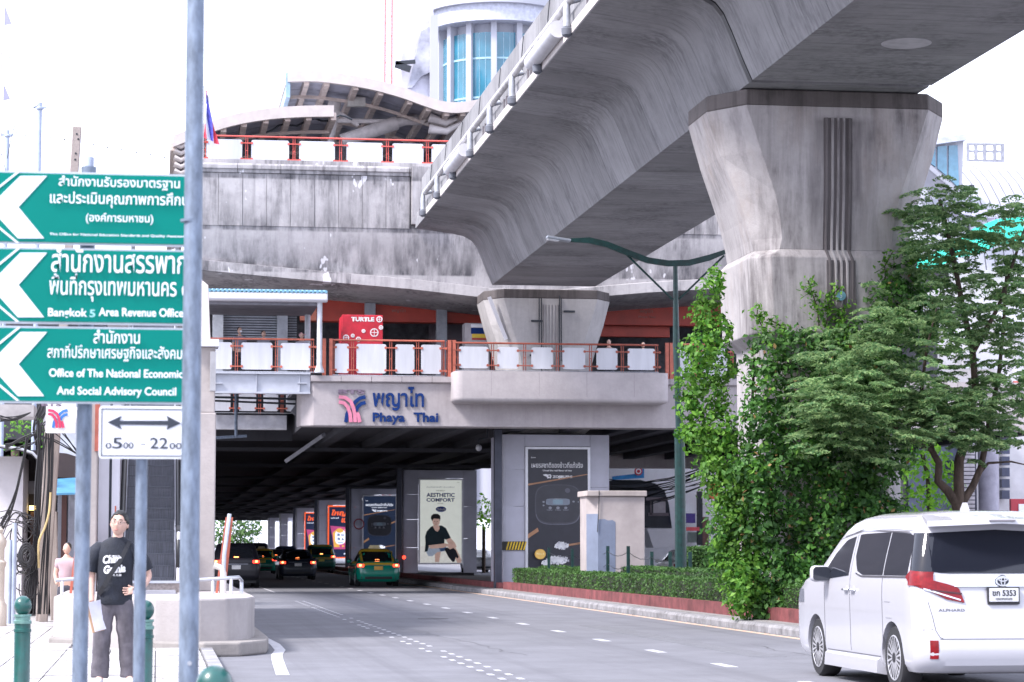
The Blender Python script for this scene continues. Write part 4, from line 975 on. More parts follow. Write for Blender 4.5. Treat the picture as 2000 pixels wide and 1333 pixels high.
# ================================================================ building across the far carriageway (seen between billboard and lamp)
YB = 128.0
fb = thing('arched_building', 'white street building with a big dark arched window opposite the lamp post', 'building', (PY(1280, 0, YB).x, YB, 0))
x0, x1, z0, z1 = RC(1190, 1075, 1370, 900, YB)
MB().box(x0-4, x1+2, YB+.6, YB+8, 0, 14).build('wall', M('arched building wall', (.8, .82, .88), .6, var=.03), fb)
arch = pp_([(1150, 1030), (1150, 945), (1200, 938), (1250, 938), (1280, 945), (1298, 960), (1306, 985), (1312, 1032)], YB+.5)
MB().prism(arch, 'y', YB+.45, YB+.58).build('window', M('arch window dark', (.02, .025, .035), .15), fb)
for (a_, b_, c_, d_) in ((1262, 1304, 978, 972), (1266, 1306, 1008, 1002), (1270, 1273, 1006, 978)): rect(a_, b_, c_, d_, YB+.4, .04, M('mullion dark', (.12, .1, .12), .5), 'mullion', fb)
rect(1276, 1300, 1002, 980, YB+.42, .02, M('room pale', (.35, .33, .36), .6), 'blind', fb)
MB().prism(pp_([(1264, 1033), (1325, 1033), (1325, 1070), (1276, 1070)], YB-3), 'y', YB-3, YB-1).build('entrance_roof', white_paint, fb)
t = thing('blue_banner', 'slanted blue advertising banner with a round red emblem behind the cabinet', 'banner', PY(1230, 925, YB-1))
MB().prism(pp_([(1196, 931), (1240, 926), (1240, 917), (1258, 916), (1258, 934), (1196, 938)], YB-1), 'y', YB-1, YB-.9).build('sheet', M('banner blue', (.02, .25, .62), .5), t)
q = PY(1247, 921, YB-1.1); MB().lathe((q.x, YB-1.1, q.z), [(.22, 0), (.22, .03)], 18, 'y').build('emblem', M('banner red', (.6, .05, .08), .5), t); ringm(q.x, q.z, .12, YB-1.12, t, sign_white, .03)
# more frontage further right, seen through the ivy
fb2 = thing('shop_row', 'row of shaded shop fronts with red awning and blue board right of the lamp post', 'shops', (PY(1380, 0, 132).x, 132, 0))
rect(1335, 1450, 1100, 925, 132, 4, M('shop row wall', (.3, .31, .36), .7, var=.3, scale=.6), 'wall', fb2)
rect(1340, 1358, 1022, 1003, 126, .2, M('purple board', (.07, .04, .25), .5), 'board', fb2); rect(1338, 1354, 1003, 985, 126, .2, sign_white, 'board', fb2); rect(1338, 1366, 1037, 1030, 126, 1, M('red awning', (.7, .1, .12), .6), 'awning', fb2)
rect(1386, 1408, 975, 945, 127, .3, M('orange board', (.8, .16, .06), .5), 'board', fb2); rect(1364, 1372, 1065, 960, 127, .4, dark_metal, 'post', fb2)
rect(1345, 1362, 1060, 1040, 128, .3, M('shop interior', (.35, .45, .42), .5), 'shop_window', fb2); rect(1372, 1384, 1070, 1010, 127, .4, M('brown pillar', (.16, .08, .07), .7), 'pillar', fb2)
# cable bundle along the far street
m = MB(); rnd = random.Random(4)
for k in range(16):
    a, b = PY(1150, rnd.uniform(925, 1000), 118), PY(1420, rnd.uniform(890, 935), 112)
    m.tube([a.lerp(b, u)-Vector((0, 0, .55*math.sin(math.pi*u))) for u in (0, .2, .4, .6, .8, 1)], .022, 5)
tag(m.build('overhead_cables', dark_metal), 'bundle of black overhead cables sagging across the far street', 'cables', None, 'stuff')
# ================================================================ billboard pillars under the deck
clad = M('grey cladding', (.47, .47, .55), .4, .0, var=.06, scale=1.5, rand=.06)
clad_d = M('cladding frame', (.6, .6, .64), .35, .4, var=.05)
ink_w = M('poster white', (.8, .8, .82), .5); ink_k = M('poster black', (.017, .018, .026), .4)
BW, BD = 3.72, 3.0
def billboard(y, label, poster_px=None, pos=None):
    xl = 11.33+.42+(y-82.4)*.0102; t = thing('billboard_pillar', label, 'billboard', (xl+BW/2, y, .2), 'clad billboard pillars on the median')
    z0, z1 = .30, 5.42
    for zz0, zz1 in ((z0, 1.55), (1.56, 2.95), (2.96, 4.2), (4.21, z1)):
        MB().prism([(xl+.1, y), (xl+.76, y), (xl+.76, y+.1), (xl+.1, y+.1), (xl, y+.12), (xl, y+.04), (xl+.03, y+.01)], 'z', zz0, zz1).build('panel', clad, t)
    MB().box(xl, xl+.08, y+.13, y+BD, z0, z1).build('side_panel', clad, t)
    MB().box(xl+BW-.08, xl+BW, y+.03, y+BD, z0, z1).build('side_panel', clad, t)
    MB().box(xl+.77, xl+3.04, y, y+.1, 5.02, z1).build('panel', clad, t)
    for zz0, zz1 in ((z0, 2.0), (2.01, 3.6), (3.61, z1)): MB().box(xl+3.05, xl+BW-.03, y-.012, y+.1, zz0, zz1).build('panel', clad, t)
    MB().box(xl+.1, xl+BW-.1, y+.12, y+BD, z1-.05, z1-.01).build('top', clad, t)
    MB().box(xl+.1, xl+BW-.1, y+.2, y+BD-.1, -.05, z0).build('base', M('base dark', (.05, .05, .055), .8), t)
    # frame of the poster box
    fx0, fx1, fz0, fz1 = xl+.77, xl+3.04, .72, 5.0
    for a, b, c, d in ((fx0, fx1, fz1-.08, fz1), (fx0, fx1, fz0, fz0+.08), (fx0, fx0+.09, fz0+.08, fz1-.08), (fx1-.09, fx1, fz0+.08, fz1-.08)):
        MB().box(a, b, y-.07, y, c, d).build('frame', clad_d, t)
    return t, (fx0+.09, fx1-.09, fz0+.08, fz1-.08)
def poster_rc(t, y, box, mat, emis=None):
    return MB().box(box[0], box[1], y-.045, y-.01, box[2], box[3]).build('poster', mat, t)
class Sheet:
    """flat print on a poster: u,v in 0..1 (v down), layers 1 mm apart"""
    def __init__(s, t, y, box): s.t, s.y, s.b, s.k = t, y-.046, box, 0
    def P(s, u, v): return (s.b[0]+(s.b[1]-s.b[0])*u, s.b[3]-(s.b[3]-s.b[2])*v)
    def poly(s, uv, mat, nm='print'):
        s.k += 1; yy = s.y-.0012*s.k; m = MB(); m.add([(p[0], yy, p[1]) for p in [s.P(*q) for q in uv]], [tuple(range(len(uv)))]); return m.build(nm, mat, s.t)
    def ell(s, u, v, ru, rv, mat, n=24, nm='print', sq=1.0, rot=0):
        pts = []
        for k in range(n):
            a = 2*math.pi*k/n; c, w = math.cos(a), math.sin(a); c = math.copysign(abs(c)**sq, c); w = math.copysign(abs(w)**sq, w)
            x, z = c*ru, w*rv*((s.b[3]-s.b[2])/(s.b[1]-s.b[0])); xr, zr = x*math.cos(rot)-z*math.sin(rot), x*math.sin(rot)+z*math.cos(rot)
            pts.append((u+xr, v+zr/((s.b[3]-s.b[2])/(s.b[1]-s.b[0]))))
        return s.poly(pts, mat, nm)
    def rect(s, u0, u1, v0, v1, mat): return s.poly([(u0, v0), (u1, v0), (u1, v1), (u0, v1)], mat)
    def text(s, body, u0, u1, v, h, mat, off=.02, shear=0, rot=None):
        s.k += 1; a, z = s.P(u0, v); b, _ = s.P(u1, v); return text(body, mat, s.t, a, b, z, s.y-.0012*s.k, h*(s.b[3]-s.b[2]), off=off, shear=shear, rot=rot, name='print')
    def ring(s, u, v, ru, rv, mat, w=.012, sq=1.0, n=32, a0=0, a1=360):
        s.k += 1; m = MB(); vv = []; A = (s.b[3]-s.b[2])/(s.b[1]-s.b[0])
        for k in range(n+1):
            a = RAD(a0+(a1-a0)*k/n); c, q = math.cos(a), math.sin(a); c = math.copysign(abs(c)**sq, c); q = math.copysign(abs(q)**sq, q)
            for e in (-w, w): x, z = s.P(u+c*(ru+e), v+q*(rv+e/A)); vv.append((x, s.y-.0012*s.k, z))
        m.add(vv, [(2*i, 2*i+1, 2*i+3, 2*i+2) for i in range(n)]); return m.build('print', mat, s.t)
def cooker_poster(t, y, box, glow=0.0):
    k = M('cooker poster ground', (.022, .022, .034), .35, var=.1) if not glow else M('cooker poster lit ground', (.02, .025, .045), .35, emis=(.01, .02, .05), es=.25)
    w = ink_w if not glow else M('poster white lit', (.8, .8, .82), .5, emis=(.8, .85, 1), es=.3)
    poster_rc(t, y, box, k); s = Sheet(t, y, box)
    s.text('โครงการ'[:5], .05, .13, .075, .012, w); s.text('เผยรสชาติของข้าวที่แท้จริง', .06, .92, .155, .05, w, off=.008)
    s.text('Unveil the real flavor of rice', .25, .73, .185, .014, w, off=.03)
    s.text('ZOJIRUSHI', .41, .74, .247, .028, w, off=.05)
    # small running elephant-like badge
    s.poly([(.25, .213), (.30, .208), (.33, .213), (.38, .21), (.395, .222), (.385, .24), (.37, .247), (.36, .238), (.345, .243), (.325, .246), (.32, .234), (.30, .227), (.27, .222)], w); s.ell(.355, .225, .018, .006, k)
    wood = M('poster wood', (.42, .22, .12), .6) if not glow else M('poster wood lit', (.4, .22, .12), .6, emis=(.4, .2, .1), es=.15)
    s.poly([(0, .29), (1, .205), (1, .212), (0, .305)], wood)
    s.ell(.5, .46, .385, .165, M('cooker outline', (.06, .06, .08), .3), sq=.55, n=40); s.ell(.5, .457, .365, .156, M('cooker body', (.03, .03, .042), .3), sq=.55, n=40)
    s.ring(.5, .47, .37, .158, M('cooker rim light', (.13, .13, .17), .4), .006, .55, 30, 15, 165)
    s.ell(.5, .44, .2, .028, M('cooker display rim', (.2, .23, .28), .3), sq=.4); s.ell(.5, .44, .085, .02, M('cooker display', (.22, .32, .38), .3), sq=.3)
    for u, v, r in ((.26, .44, .02), (.26, .47, .016), (.76, .437, .02), (.84, .44, .012), (.37, .49, .028), (.5, .49, .03), (.63, .49, .028)): s.ell(u, v, r, r*.38, M('cooker keys', (.25, .26, .3), .4))
    for u in (.36, .5, .63): s.text('menu', u-.045, u+.045, .512, .008, M('cooker keys', (.25, .26, .3), .4))
    s.text('rice', .44, .56, .417, .008, M('cooker keys', (.25, .26, .3), .4)); s.ell(.66, .345, .045, .02, M('cooker badge', (.1, .1, .13), .4))
    s.poly([(0, .71), (.16, .655), (.18, .685), (0, .745)], wood); s.poly([(.86, .415), (1, .385), (1, .41), (.87, .435)], wood)
    s.poly([(.64, .795), (1, .765), (1, .77), (.64, .803)], wood); s.poly([(.62, .805), (1, .775), (1, .78), (.62, .812)], wood)
    r_ = random.Random(3)
    for cu, cv, ru, rv, nn in ((.55, .805, .12, .03, 46), (.48, .925, .2, .035, 60), (.3, .95, .09, .03, 26)):
        s.ell(cu, cv, ru*.85, rv*.8, w)
        for _ in range(nn):
            a = r_.uniform(0, 6.28); s.ell(cu+math.cos(a)*ru*r_.uniform(.6, 1), cv+math.sin(a)*rv*r_.uniform(.6, 1), .02, .006, w if r_.random() < .75 else M('rice shade', (.5, .5, .56), .6), 8, rot=r_.uniform(0, 3)) if nn < 99 else None
    s.ell(.19, .875, .092, .042, M('gold medal', (.72, .42, .08), .3)); s.ell(.19, .875, .078, .035, M('gold medal inner', (.8, .5, .12), .3)); s.text('No.1', .13, .25, .88, .016, M('medal ink', (.95, .75, .4), .4)); 
def comfort_poster(t, y, box):
    g = M('lightbox poster pale', (.62, .64, .6), .4, emis=(.62, .65, .6), es=.20, var=.03)
    poster_rc(t, y, box, g); s = Sheet(t, y, box)
    nv = M('poster navy', (.05, .08, .32), .5); gy = M('poster grey ink', (.25, .27, .35), .5); lg = M('poster light ink', (.45, .47, .42), .5)
    s.text('พบกับรองเท้า สบายใหม่', .15, .82, .09, .014, gy); s.text('THE MOST', .38, .6, .135, .014, lg); s.text('AESTHETIC', .15, .83, .205, .05, nv, off=.035); s.text('COMFORT', .15, .83, .262, .045, nv, off=.035); s.text('EVER', .42, .56, .288, .012, lg)
    s.text('fit', .88, .95, .03, .01, lg)
    s.ell(.5, .352, .125, .034, M('oval blue', (.04, .09, .42), .4)); s.text('Scholl', .41, .595, .367, .028, ink_w, off=.04)
    skin = M('print skin', (.6, .4, .34), .6, emis=(.6, .4, .34), es=.12); tee = M('print tee', (.015, .045, .06), .6); hair = M('print hair', (.02, .017, .02), .6); dn = M('print denim', (.42, .48, .6), .6, emis=(.4, .48, .6), es=.1); sh = M('print shoe', (.02, .022, .04), .6)
    s.poly([(.0, .8), (.3, .79), (1, .9), (1, 1), (0, 1)], M('lightbox floor', (.6, .6, .57), .4, emis=(.6, .6, .57), es=.2))
    # seated man: legs, shorts, shirt, arms, head
    s.poly([(.22, .83), (.42, .80), (.5, .87), (.46, .99), (.36, .99), (.36, .9)], skin); s.poly([(.62, .78), (.78, .76), (.9, .86), (1, .97), (.98, 1), (.9, 1), (.78, .88)], skin)
    s.poly([(.14, .86), (.2, .82), (.42, .8), (.6, .82), (.58, .86), (.42, .87), (.3, .92), (.2, .92)], dn); s.poly([(.45, .82), (.62, .8), (.66, .85), (.5, .865)], M('print blue short', (.16, .32, .6), .6))
    s.poly([(.11, .87), (.13, .76), (.12, .68), (.16, .62), (.26, .565), (.33, .55), (.52, .55), (.62, .58), (.68, .64), (.74, .7), (.64, .73), (.59, .71), (.58, .78), (.4, .79), (.22, .79), (.18, .86)], tee)
    s.poly([(.3, .555), (.46, .55), (.47, .59), (.42, .625), (.36, .61)], skin)
    s.poly([(.2, .79), (.6, .765), (.68, .775), (.66, .8), (.56, .82), (.25, .83)], skin); s.poly([(.62, .72), (.73, .7), (.84, .76), (.88, .81), (.78, .83), (.7, .79)], skin)
    s.ell(.385, .505, .088, .052, skin); s.poly([(.29, .5), (.255, .46), (.27, .43), (.33, .408), (.42, .408), (.48, .43), (.49, .46), (.475, .5), (.46, .47), (.4, .468), (.33, .465), (.305, .48)], hair)
    for u in (.345, .415): s.ell(u, .5, .017, .003, hair, 10)
    s.poly([(.375, .515), (.385, .5), (.395, .515)], M('print skin shade', (.45, .28, .24), .6)); s.ell(.385, .532, .024, .004, M('print lips', (.5, .2, .2), .6), 10)
    s.poly([(.58, .83), (.66, .815), (.72, .84), (.8, .82), (.86, .85), (.93, .93), (.9, .95), (.86, .93), (.83, .985), (.78, .99), (.68, .93)], sh)
def noodle_poster(t, y, box, hide=False):
    k = M('snack poster ground', (.015, .02, .06), .4, emis=(.01, .02, .06), es=.2); orr = M('snack poster orange', (.75, .12, .04), .5, emis=(.9, .12, .03), es=.3)
    MB().box(box[0]-.09, box[1]+.09, y-.09, y-.07, box[2]-.08, box[3]+.08).build('glow_border', orr, t)
    MB().box(box[0]+.02, box[1]-.02, y-.10, y-.09, box[2]+.03, box[3]-.05).build('poster', k, t); s = Sheet(t, y-.055, box)
    wl = M('poster white lit2', (.8, .85, 1), .5, emis=(.8, .85, 1), es=.3)
    s.text('ใหญ่', .1, .72, .2, .14, orr, off=.04, shear=.2); s.text('เบอร์', .48, 1.0, .32, .12, orr, off=.05, shear=.2); s.text('แค่ไหนก็', .08, .38, .24, .025, wl, off=.03); s.text('อร่อย', .7, .98, .35, .025, wl, off=.03)
    cl = [M('snack magenta', (.6, .08, .25), .5, emis=(.7, .1, .3), es=.15), M('snack yellow', (.8, .45, .08), .5, emis=(.9, .5, .1), es=.2), M('snack pink', (.8, .35, .4), .5, emis=(.9, .4, .45), es=.2)]
    s.poly([(.05, .38), (.95, .42), (.98, .78), (.9, .84), (.2, .84), (.14, .6)], cl[0]); s.poly([(.15, .52), (.32, .44), (.42, .8), (.2, .8)], cl[1]); s.poly([(.6, .45), (.95, .44), (.95, .65), (.7, .8), (.6, .7)], cl[2])
    r_ = random.Random(5)
    for _ in range(26): s.ell(r_.uniform(.55, .95), r_.uniform(.5, .82), .05, .02, cl[_ % 3], 8)
    s.ell(.44, .6, .2, .145, wl, sq=.7); s.ell(.42, .475, .14, .045, cl[1]); 
    for i, (u, v) in enumerate(((.33, .56), (.48, .565), (.34, .64), (.49, .645))): s.text('BOBA'[i], u, u+.1, v+.02, .045, M('snack blue ink', (.05, .12, .35), .5), off=.05)
    s.text('snack', .35, .55, .72, .025, M('snack teal ink', (.1, .4, .45), .5), off=.03); s.text('ลิ้มลอง', .58, .97, .945, .03, wl, off=.04)
b1, bx = billboard(82.4, 'nearest grey clad pillar with a black rice cooker poster, rising from the hedges'); cooker_poster(b1, 82.4, bx)
# hazard strip and scraped lower cladding
hs = MB().box(11.67, 12.52, 82.33, 82.37, 1.45, 1.75).build('hazard_strip', M('hazard black', (.02, .02, .02), .6), b1)
for k in range(7):
    x = 11.84+.1*k; MB().add([(x, 82.325, 1.46), (x+.05, 82.325, 1.46), (x+.13, 82.325, 1.74), (x+.08, 82.325, 1.74)], [(0, 1, 2, 3)]).build('stripe', M('hazard yellow', (.75, .5, .03), .6), hs)
b2, bx = billboard(120.5, 'grey clad pillar with a glowing pale poster of a seated man and the words AESTHETIC COMFORT'); comfort_poster(b2, 120.5, bx)
b3, bx = billboard(158.5, 'third clad pillar under the deck, its dark rice cooker poster behind the green and yellow taxi'); cooker_poster(b3, 158.5, bx, 1)
b4, bx = billboard(196.5, 'fourth clad pillar with the larger orange framed snack poster glowing in the dark'); noodle_poster(b4, 196.5, bx)
b5, bx = billboard(234.5, 'fifth clad pillar with the smaller orange framed snack poster, half hidden by the one before'); noodle_poster(b5, 234.5, bx)
b6, bx = billboard(272.5, 'plain clad pillar deepest under the deck, near the tunnel mouth'); b7, bx = billboard(310, 'last clad pillar standing at the bright tunnel mouth')
# dark downpipe posts beside each pillar
for i, y in enumerate((81.9, 120.0, 158, 196, 234)):
    x = 11.4+(y-82.4)*.0102
    t = MB().box(x, x+.26, y, y+.3, .16, 5.58).build('downpipe_column', M('downpipe column', (.06, .065, .09), .4, .4), None, bevel=.03)
    tag(t, ['dark square steel column beside the nearest billboard pillar', 'dark column left of the glowing man poster', 'dark column left of the dim cooker poster', 'dark column left of the larger orange poster', 'dark column left of the smaller orange poster'][i], 'column', 'dark columns beside the billboards')

# ================================================================ cabinet, lamp post, fence
x0, x1, z0, z1 = RC(1150, 1130, 1259, 970, 68)
cb = thing('utility_cabinet', 'cream rendered cabinet block with grey patched paint and a flat coping, behind the hedge', 'cabinet', ((x0+x1)/2, 68, .3))
creamc = M('cabinet cream', (.38, .335, .33), .8, var=.1, scale=1.6)
gp = M('cabinet grey patch', (.17, .20, .28), .8, var=.08, scale=2)
def q68(px, py): q = PY(px, py, 68); return (q.x, q.z)
MB().box(x0+.28, x1, 68.0, 69.4, .1, z1).build('block', creamc, cb, bevel=.02)
MB().prism([(x0, 68.35), (x0+.28, 68.0), (x0+.28, 69.4), (x0, 69.4)], 'z', .1, z1).build('block', creamc, cb)
a, b = PY(1148, 970, 67.95), PY(1262, 960, 67.95)
MB().box(a.x-.03, b.x+.02, 67.93, 69.5, z1, z1+.16).build('coping', concrete('coping concrete', (.5, .44, .42), (.2, .17, .16)), cb, bevel=.02)
pl_ = [q68(1168, 1122), q68(1202, 1122), q68(1202, 1020), q68(1196, 1016), q68(1188, 1017), q68(1180, 1014), q68(1168, 1015)]
MB().prism(pl_, 'y', 67.993, 67.998).build('paint_patch', gp, cb)
MB().prism([(x0-.004, 68.345), (x0+.276, 67.995), (x0+.278, 68.0), (x0-.001, 68.35)], 'z', .4, q68(1150, 1004)[1]).build('paint_patch', gp, cb)
a = q68(1169, 960); b = q68(1165, 1040); MB().tube([(a[0], 67.9, a[1]+.02), (a[0]+.01, 67.96, a[1]-.2), (b[0]+.02, 67.97, b[1])], .012, 5).build('cable', dark_metal, cb)
# lamp post
YL = 60.0
q = PY(1330, 1100, YL); qt = PY(1319, 520, YL)
lp = thing('street_lamp', 'dark green street lamp with gull wing arms in front of the viaduct', 'street lamp', (q.x, YL, .3))
lx = (q.x+qt.x)/2
pt = [(q.x, YL, .3), (q.x, YL, 1.3), (q.x-.005, YL, 1.6), (lx+.02, YL, 4.2), (qt.x, YL, qt.z)]
MB().tube([(q.x, YL, .3), (q.x-.012, YL, 3.5), (q.x-.02, YL, 4.4)], [.155, .135, .13], 16).build('base_post', green_paint, lp, smooth=50)
MB().tube([(q.x-.02, YL, 4.4), (qt.x+.01, YL, 6.7), (qt.x, YL, qt.z)], [.092, .085, .06], 14).build('upper_post', green_paint, lp, smooth=50)
for zz in (4.38, 6.6, 5.3): MB().lathe((q.x-.02 if zz < 5 else qt.x+.02, YL, zz), [(.14 if zz < 5 else .1, 0), (.14 if zz < 5 else .1, .09)], 16).build('collar', green_paint, lp)
arm = [PY(a, b, YL) for a, b in ((1112, 470), (1150, 470), (1185, 478), (1225, 494), (1265, 509), (1305, 515), (1345, 514), (1385, 504), (1430, 487))]
for e, nm in ((0, 'arm'),):
    rows = []
    for i, p in enumerate(arm):
        d = (arm[min(i+1, 8)]-arm[max(i-1, 0)]).normalized(); n = Vector((-d.z, 0, d.x)); w = .075 if 0 < i < 8 else .045
        rows.append([p+n*w+Vector((0, -.05, 0)), p+n*w+Vector((0, .05, 0)), p-n*w+Vector((0, .05, 0)), p-n*w+Vector((0, -.05, 0))])
    MB().loft(rows).build(nm, green_paint, lp, smooth=30)
p = arm[0]; MB().obox(p+Vector((-.28, 0, .03)), (.62, .26, .07), Matrix.Rotation(RAD(8), 3, 'Y')).build('lamp_head', M('lamp head grey', (.3, .33, .38), .4, .3), lp, bevel=.02)
MB().obox(p+Vector((-.42, 0, -.0)), (.3, .2, .03), Matrix.Rotation(RAD(8), 3, 'Y')).build('lens', M('lamp lens', (.6, .62, .65), .2), lp)
for a_, b_ in (((1222, 496), (1313, 585)), ((1414, 500), (1326, 585))): MB().tube([PY(*a_, YL), PY(*b_, YL)], .028, 6).build('stay', green_paint, lp)
# green post and wire fence on the planter, two rows
fr = thing('wire_fence', 'low fence of thin dark green posts with sagging wires around the planter', 'fence', (12.5, 66, .3))
fp = [(1072, 1070, 76), (1118, 1072, 74), (1142, 1076, 79), (1187, 1067, 66), (1227, 1067, 62.5), (1273, 1078, 64.5), (1309, 1078, 62), (1348, 1078, 61)]
tops = []
for px, py, y in fp:
    q = PY(px, py, y); MB().box(q.x-.04, q.x+.04, y-.04, y+.04, .3, q.z).build('post', green_paint, fr); tops.append(q)
for i, j in ((0, 1), (1, 2), (2, 3), (3, 4), (4, 5), (5, 6), (6, 7)):
    for dz in (.15, .5, .85):
        a, b = tops[i]-Vector((0, 0, dz)), tops[j]-Vector((0, 0, dz)); MB().tube([a.lerp(b, u)-Vector((0, 0, .12*math.sin(math.pi*u))) for u in (0, .25, .5, .75, 1)], .009, 4).build('wire', dark_metal, fr)

# ================================================================ hedges
lf_h = leafmat('hedge leaf', (.035, .10, .025), (.09, .19, .04), .25); lf_d = leafmat('hedge leaf dark', (.02, .055, .02), (.05, .10, .03), .2)
twig = M('twig brown', (.06, .045, .03), .9)
def hedge(label, a, b, w, z0, z1, n, mat=lf_h, size=.06, core_m=None):
    """clipped hedge running from a to b (ground points), width w"""
    a, b = Vector((*a, 0)), Vector((*b, 0)); d = (b-a); L = d.length; d.normalize(); nrm = Vector((d.y, -d.x, 0))
    t = thing('hedge', label, 'hedge', (a+b)/2+Vector((0, 0, z0)), 'clipped hedges on the median'); core = MB(); i_ = .045
    core.loft([[a+nrm*(w/2-i_)+d*i_+Vector((0, 0, z0)), a-nrm*(w/2-i_)+d*i_+Vector((0, 0, z0)), a-nrm*(w/2-i_)+d*i_+Vector((0, 0, z1-i_)), a+nrm*(w/2-i_)+d*i_+Vector((0, 0, z1-i_))], [b+nrm*(w/2-i_)-d*i_+Vector((0, 0, z0)), b-nrm*(w/2-i_)-d*i_+Vector((0, 0, z0)), b-nrm*(w/2-i_)-d*i_+Vector((0, 0, z1-i_)), b+nrm*(w/2-i_)-d*i_+Vector((0, 0, z1-i_))]])
    core.build('branches', M('hedge inside', (.018, .028, .012), .95, var=.3, scale=9), t)
    P = NR.random((n, 3)); pos = []; nn = []
    ar = np.array([L*(z1-z0), L*(z1-z0)*.4, L*w, w*(z1-z0), w*(z1-z0)]); face = NR.choice(5, n, p=ar/ar.sum())
    A, D, Nn = np.array(a), np.array(d), np.array(nrm)
    for k in range(5):
        s_ = P[face == k]
        if k == 0: p = A+np.outer(s_[:, 0]*L, D)+Nn*w/2+np.outer(z0+s_[:, 1]*(z1-z0), (0, 0, 1)); q = Nn
        if k == 1: p = A+np.outer(s_[:, 0]*L, D)-Nn*w/2+np.outer(z0+s_[:, 1]*(z1-z0), (0, 0, 1)); q = -Nn
        if k == 2: p = A+np.outer(s_[:, 0]*L, D)+np.outer((s_[:, 1]-.5)*w, Nn)+np.array((0, 0, z1)); q = np.array((0, 0, 1.))
        if k == 3: p = A+np.outer((s_[:, 0]-.5)*w, Nn)+np.outer(z0+s_[:, 1]*(z1-z0), (0, 0, 1)); q = -D
        if k == 4: p = A+D*L+np.outer((s_[:, 0]-.5)*w, Nn)+np.outer(z0+s_[:, 1]*(z1-z0), (0, 0, 1)); q = D
        wob = (np.sin(p[:, 0]*3+p[:, 1]*2.3)*.5+np.sin(p[:, 1]*5.1+p[:, 2]*7))*.018
        pos.append(p+np.outer(wob+NR.normal(0, .018, len(p)), q)); nn.append(np.tile(q, (len(p), 1)))
    leaves(np.vstack(pos), size, mat, 'foliage', t, np.vstack(nn), .55, .7)
    return t
hedge('long clipped hedge right behind the red planter wall', (12.0, 42.0), (12.0, 79.6), .66, .33, .82, 52000)
hedge('second clipped hedge behind the long front one, left of the ivy pier', (13.1, 51), (13.1, 66.5), .6, .33, .98, 22000, lf_h)
hedge('short low hedge in front of the rice cooker poster', (12.8, 71), (13.0, 80.5), .6, .33, .9, 10000, lf_h)
hedge('dark clipped bush standing at the foot of the ivy, next to the white van', (12.1, 38.6), (12.1, 41.4), .7, .33, .9, 6000, lf_d)
hedge('taller bright boxy shrub between the cabinet and the lamp post', (14.0, 63.4), (15.7, 63.8), .8, .4, 1.5, 6000, lf_h, .09)
hedge('taller boxy shrub between the lamp post and the ivy', (15.7, 62.0), (17.3, 62.3), .8, .4, 1.45, 6000, lf_d, .09)
hedge('ragged half bare shrub just behind the lamp post base', (15.1, 62.8), (16.2, 62.9), .6, .9, 1.5, 1400, lf_d, .1)

# ================================================================ ivy on the near pier
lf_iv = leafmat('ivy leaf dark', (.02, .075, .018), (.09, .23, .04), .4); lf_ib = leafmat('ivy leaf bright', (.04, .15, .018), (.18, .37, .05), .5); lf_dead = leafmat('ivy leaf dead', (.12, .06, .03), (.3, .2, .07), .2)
ivy = thing('ivy', 'dense creeper climbing the near concrete pier, brighter along its left edge', 'creeper', (GC-.5, 46, .33))
def blob_leaves(lst, mat, size, dens, nm, parent, upw=.35, asp=.6, rough=.2):
    pos, nn = [], []
    for px, py, y, rx, ry, ryd in lst:
        c = PY(px, py, y); k = 4722/(y*.99); R_ = np.array((rx/k, ryd, ry/k)); area = 4*math.pi*((R_[0]*R_[2]+R_[0]*R_[1]+R_[1]*R_[2])/3)
        n = int(area*dens); v = NR.normal(size=(n, 3)); v /= np.linalg.norm(v, axis=1)[:, None]
        v = v[(v[:, 1] < .45)]
        rr = 1+NR.normal(0, rough, len(v))-.12; wob = 1+.16*np.sin(v[:, 0]*7+px)*np.cos(v[:, 2]*6+py)
        pos.append(np.array(c)+v*R_*(rr*wob)[:, None]); nn.append(v+np.array((0, -.2, upw)))
    return leaves(np.vstack(pos), size, mat, nm, parent, np.vstack(nn), asp, .8)
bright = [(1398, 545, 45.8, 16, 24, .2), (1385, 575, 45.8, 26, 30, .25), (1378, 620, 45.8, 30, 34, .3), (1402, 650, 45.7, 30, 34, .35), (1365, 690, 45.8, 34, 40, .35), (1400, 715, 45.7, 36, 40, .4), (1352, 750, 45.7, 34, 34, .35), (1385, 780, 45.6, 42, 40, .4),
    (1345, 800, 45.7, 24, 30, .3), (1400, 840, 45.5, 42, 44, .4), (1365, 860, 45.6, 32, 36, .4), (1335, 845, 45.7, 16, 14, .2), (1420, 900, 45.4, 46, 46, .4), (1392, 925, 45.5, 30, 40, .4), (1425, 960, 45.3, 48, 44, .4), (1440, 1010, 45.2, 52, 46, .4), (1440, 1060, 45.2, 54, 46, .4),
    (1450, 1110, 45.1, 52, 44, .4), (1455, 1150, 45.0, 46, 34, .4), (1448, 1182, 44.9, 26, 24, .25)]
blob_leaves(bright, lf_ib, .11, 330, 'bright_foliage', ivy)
rr_ = random.Random(11)
dark = []
for px, py, y, rx, ry, d in [(1500, 690, 45.5, 45, 40, .35), (1560, 680, 45.5, 50, 40, .4), (1620, 690, 45.5, 50, 44, .4), (1680, 670, 45.5, 55, 50, .5), (1735, 600, 45.8, 45, 60, .6), (1760, 540, 46.2, 40, 50, .5), (1790, 620, 46, 60, 60, .6), (1720, 720, 45.4, 60, 60, .6), (1500, 760, 45.4, 50, 50, .4), (1580, 760, 45.4, 60, 55, .4), (1650, 770, 45.3, 60, 60, .5)]:
    dark.append((px, py, y, rx, ry, d))
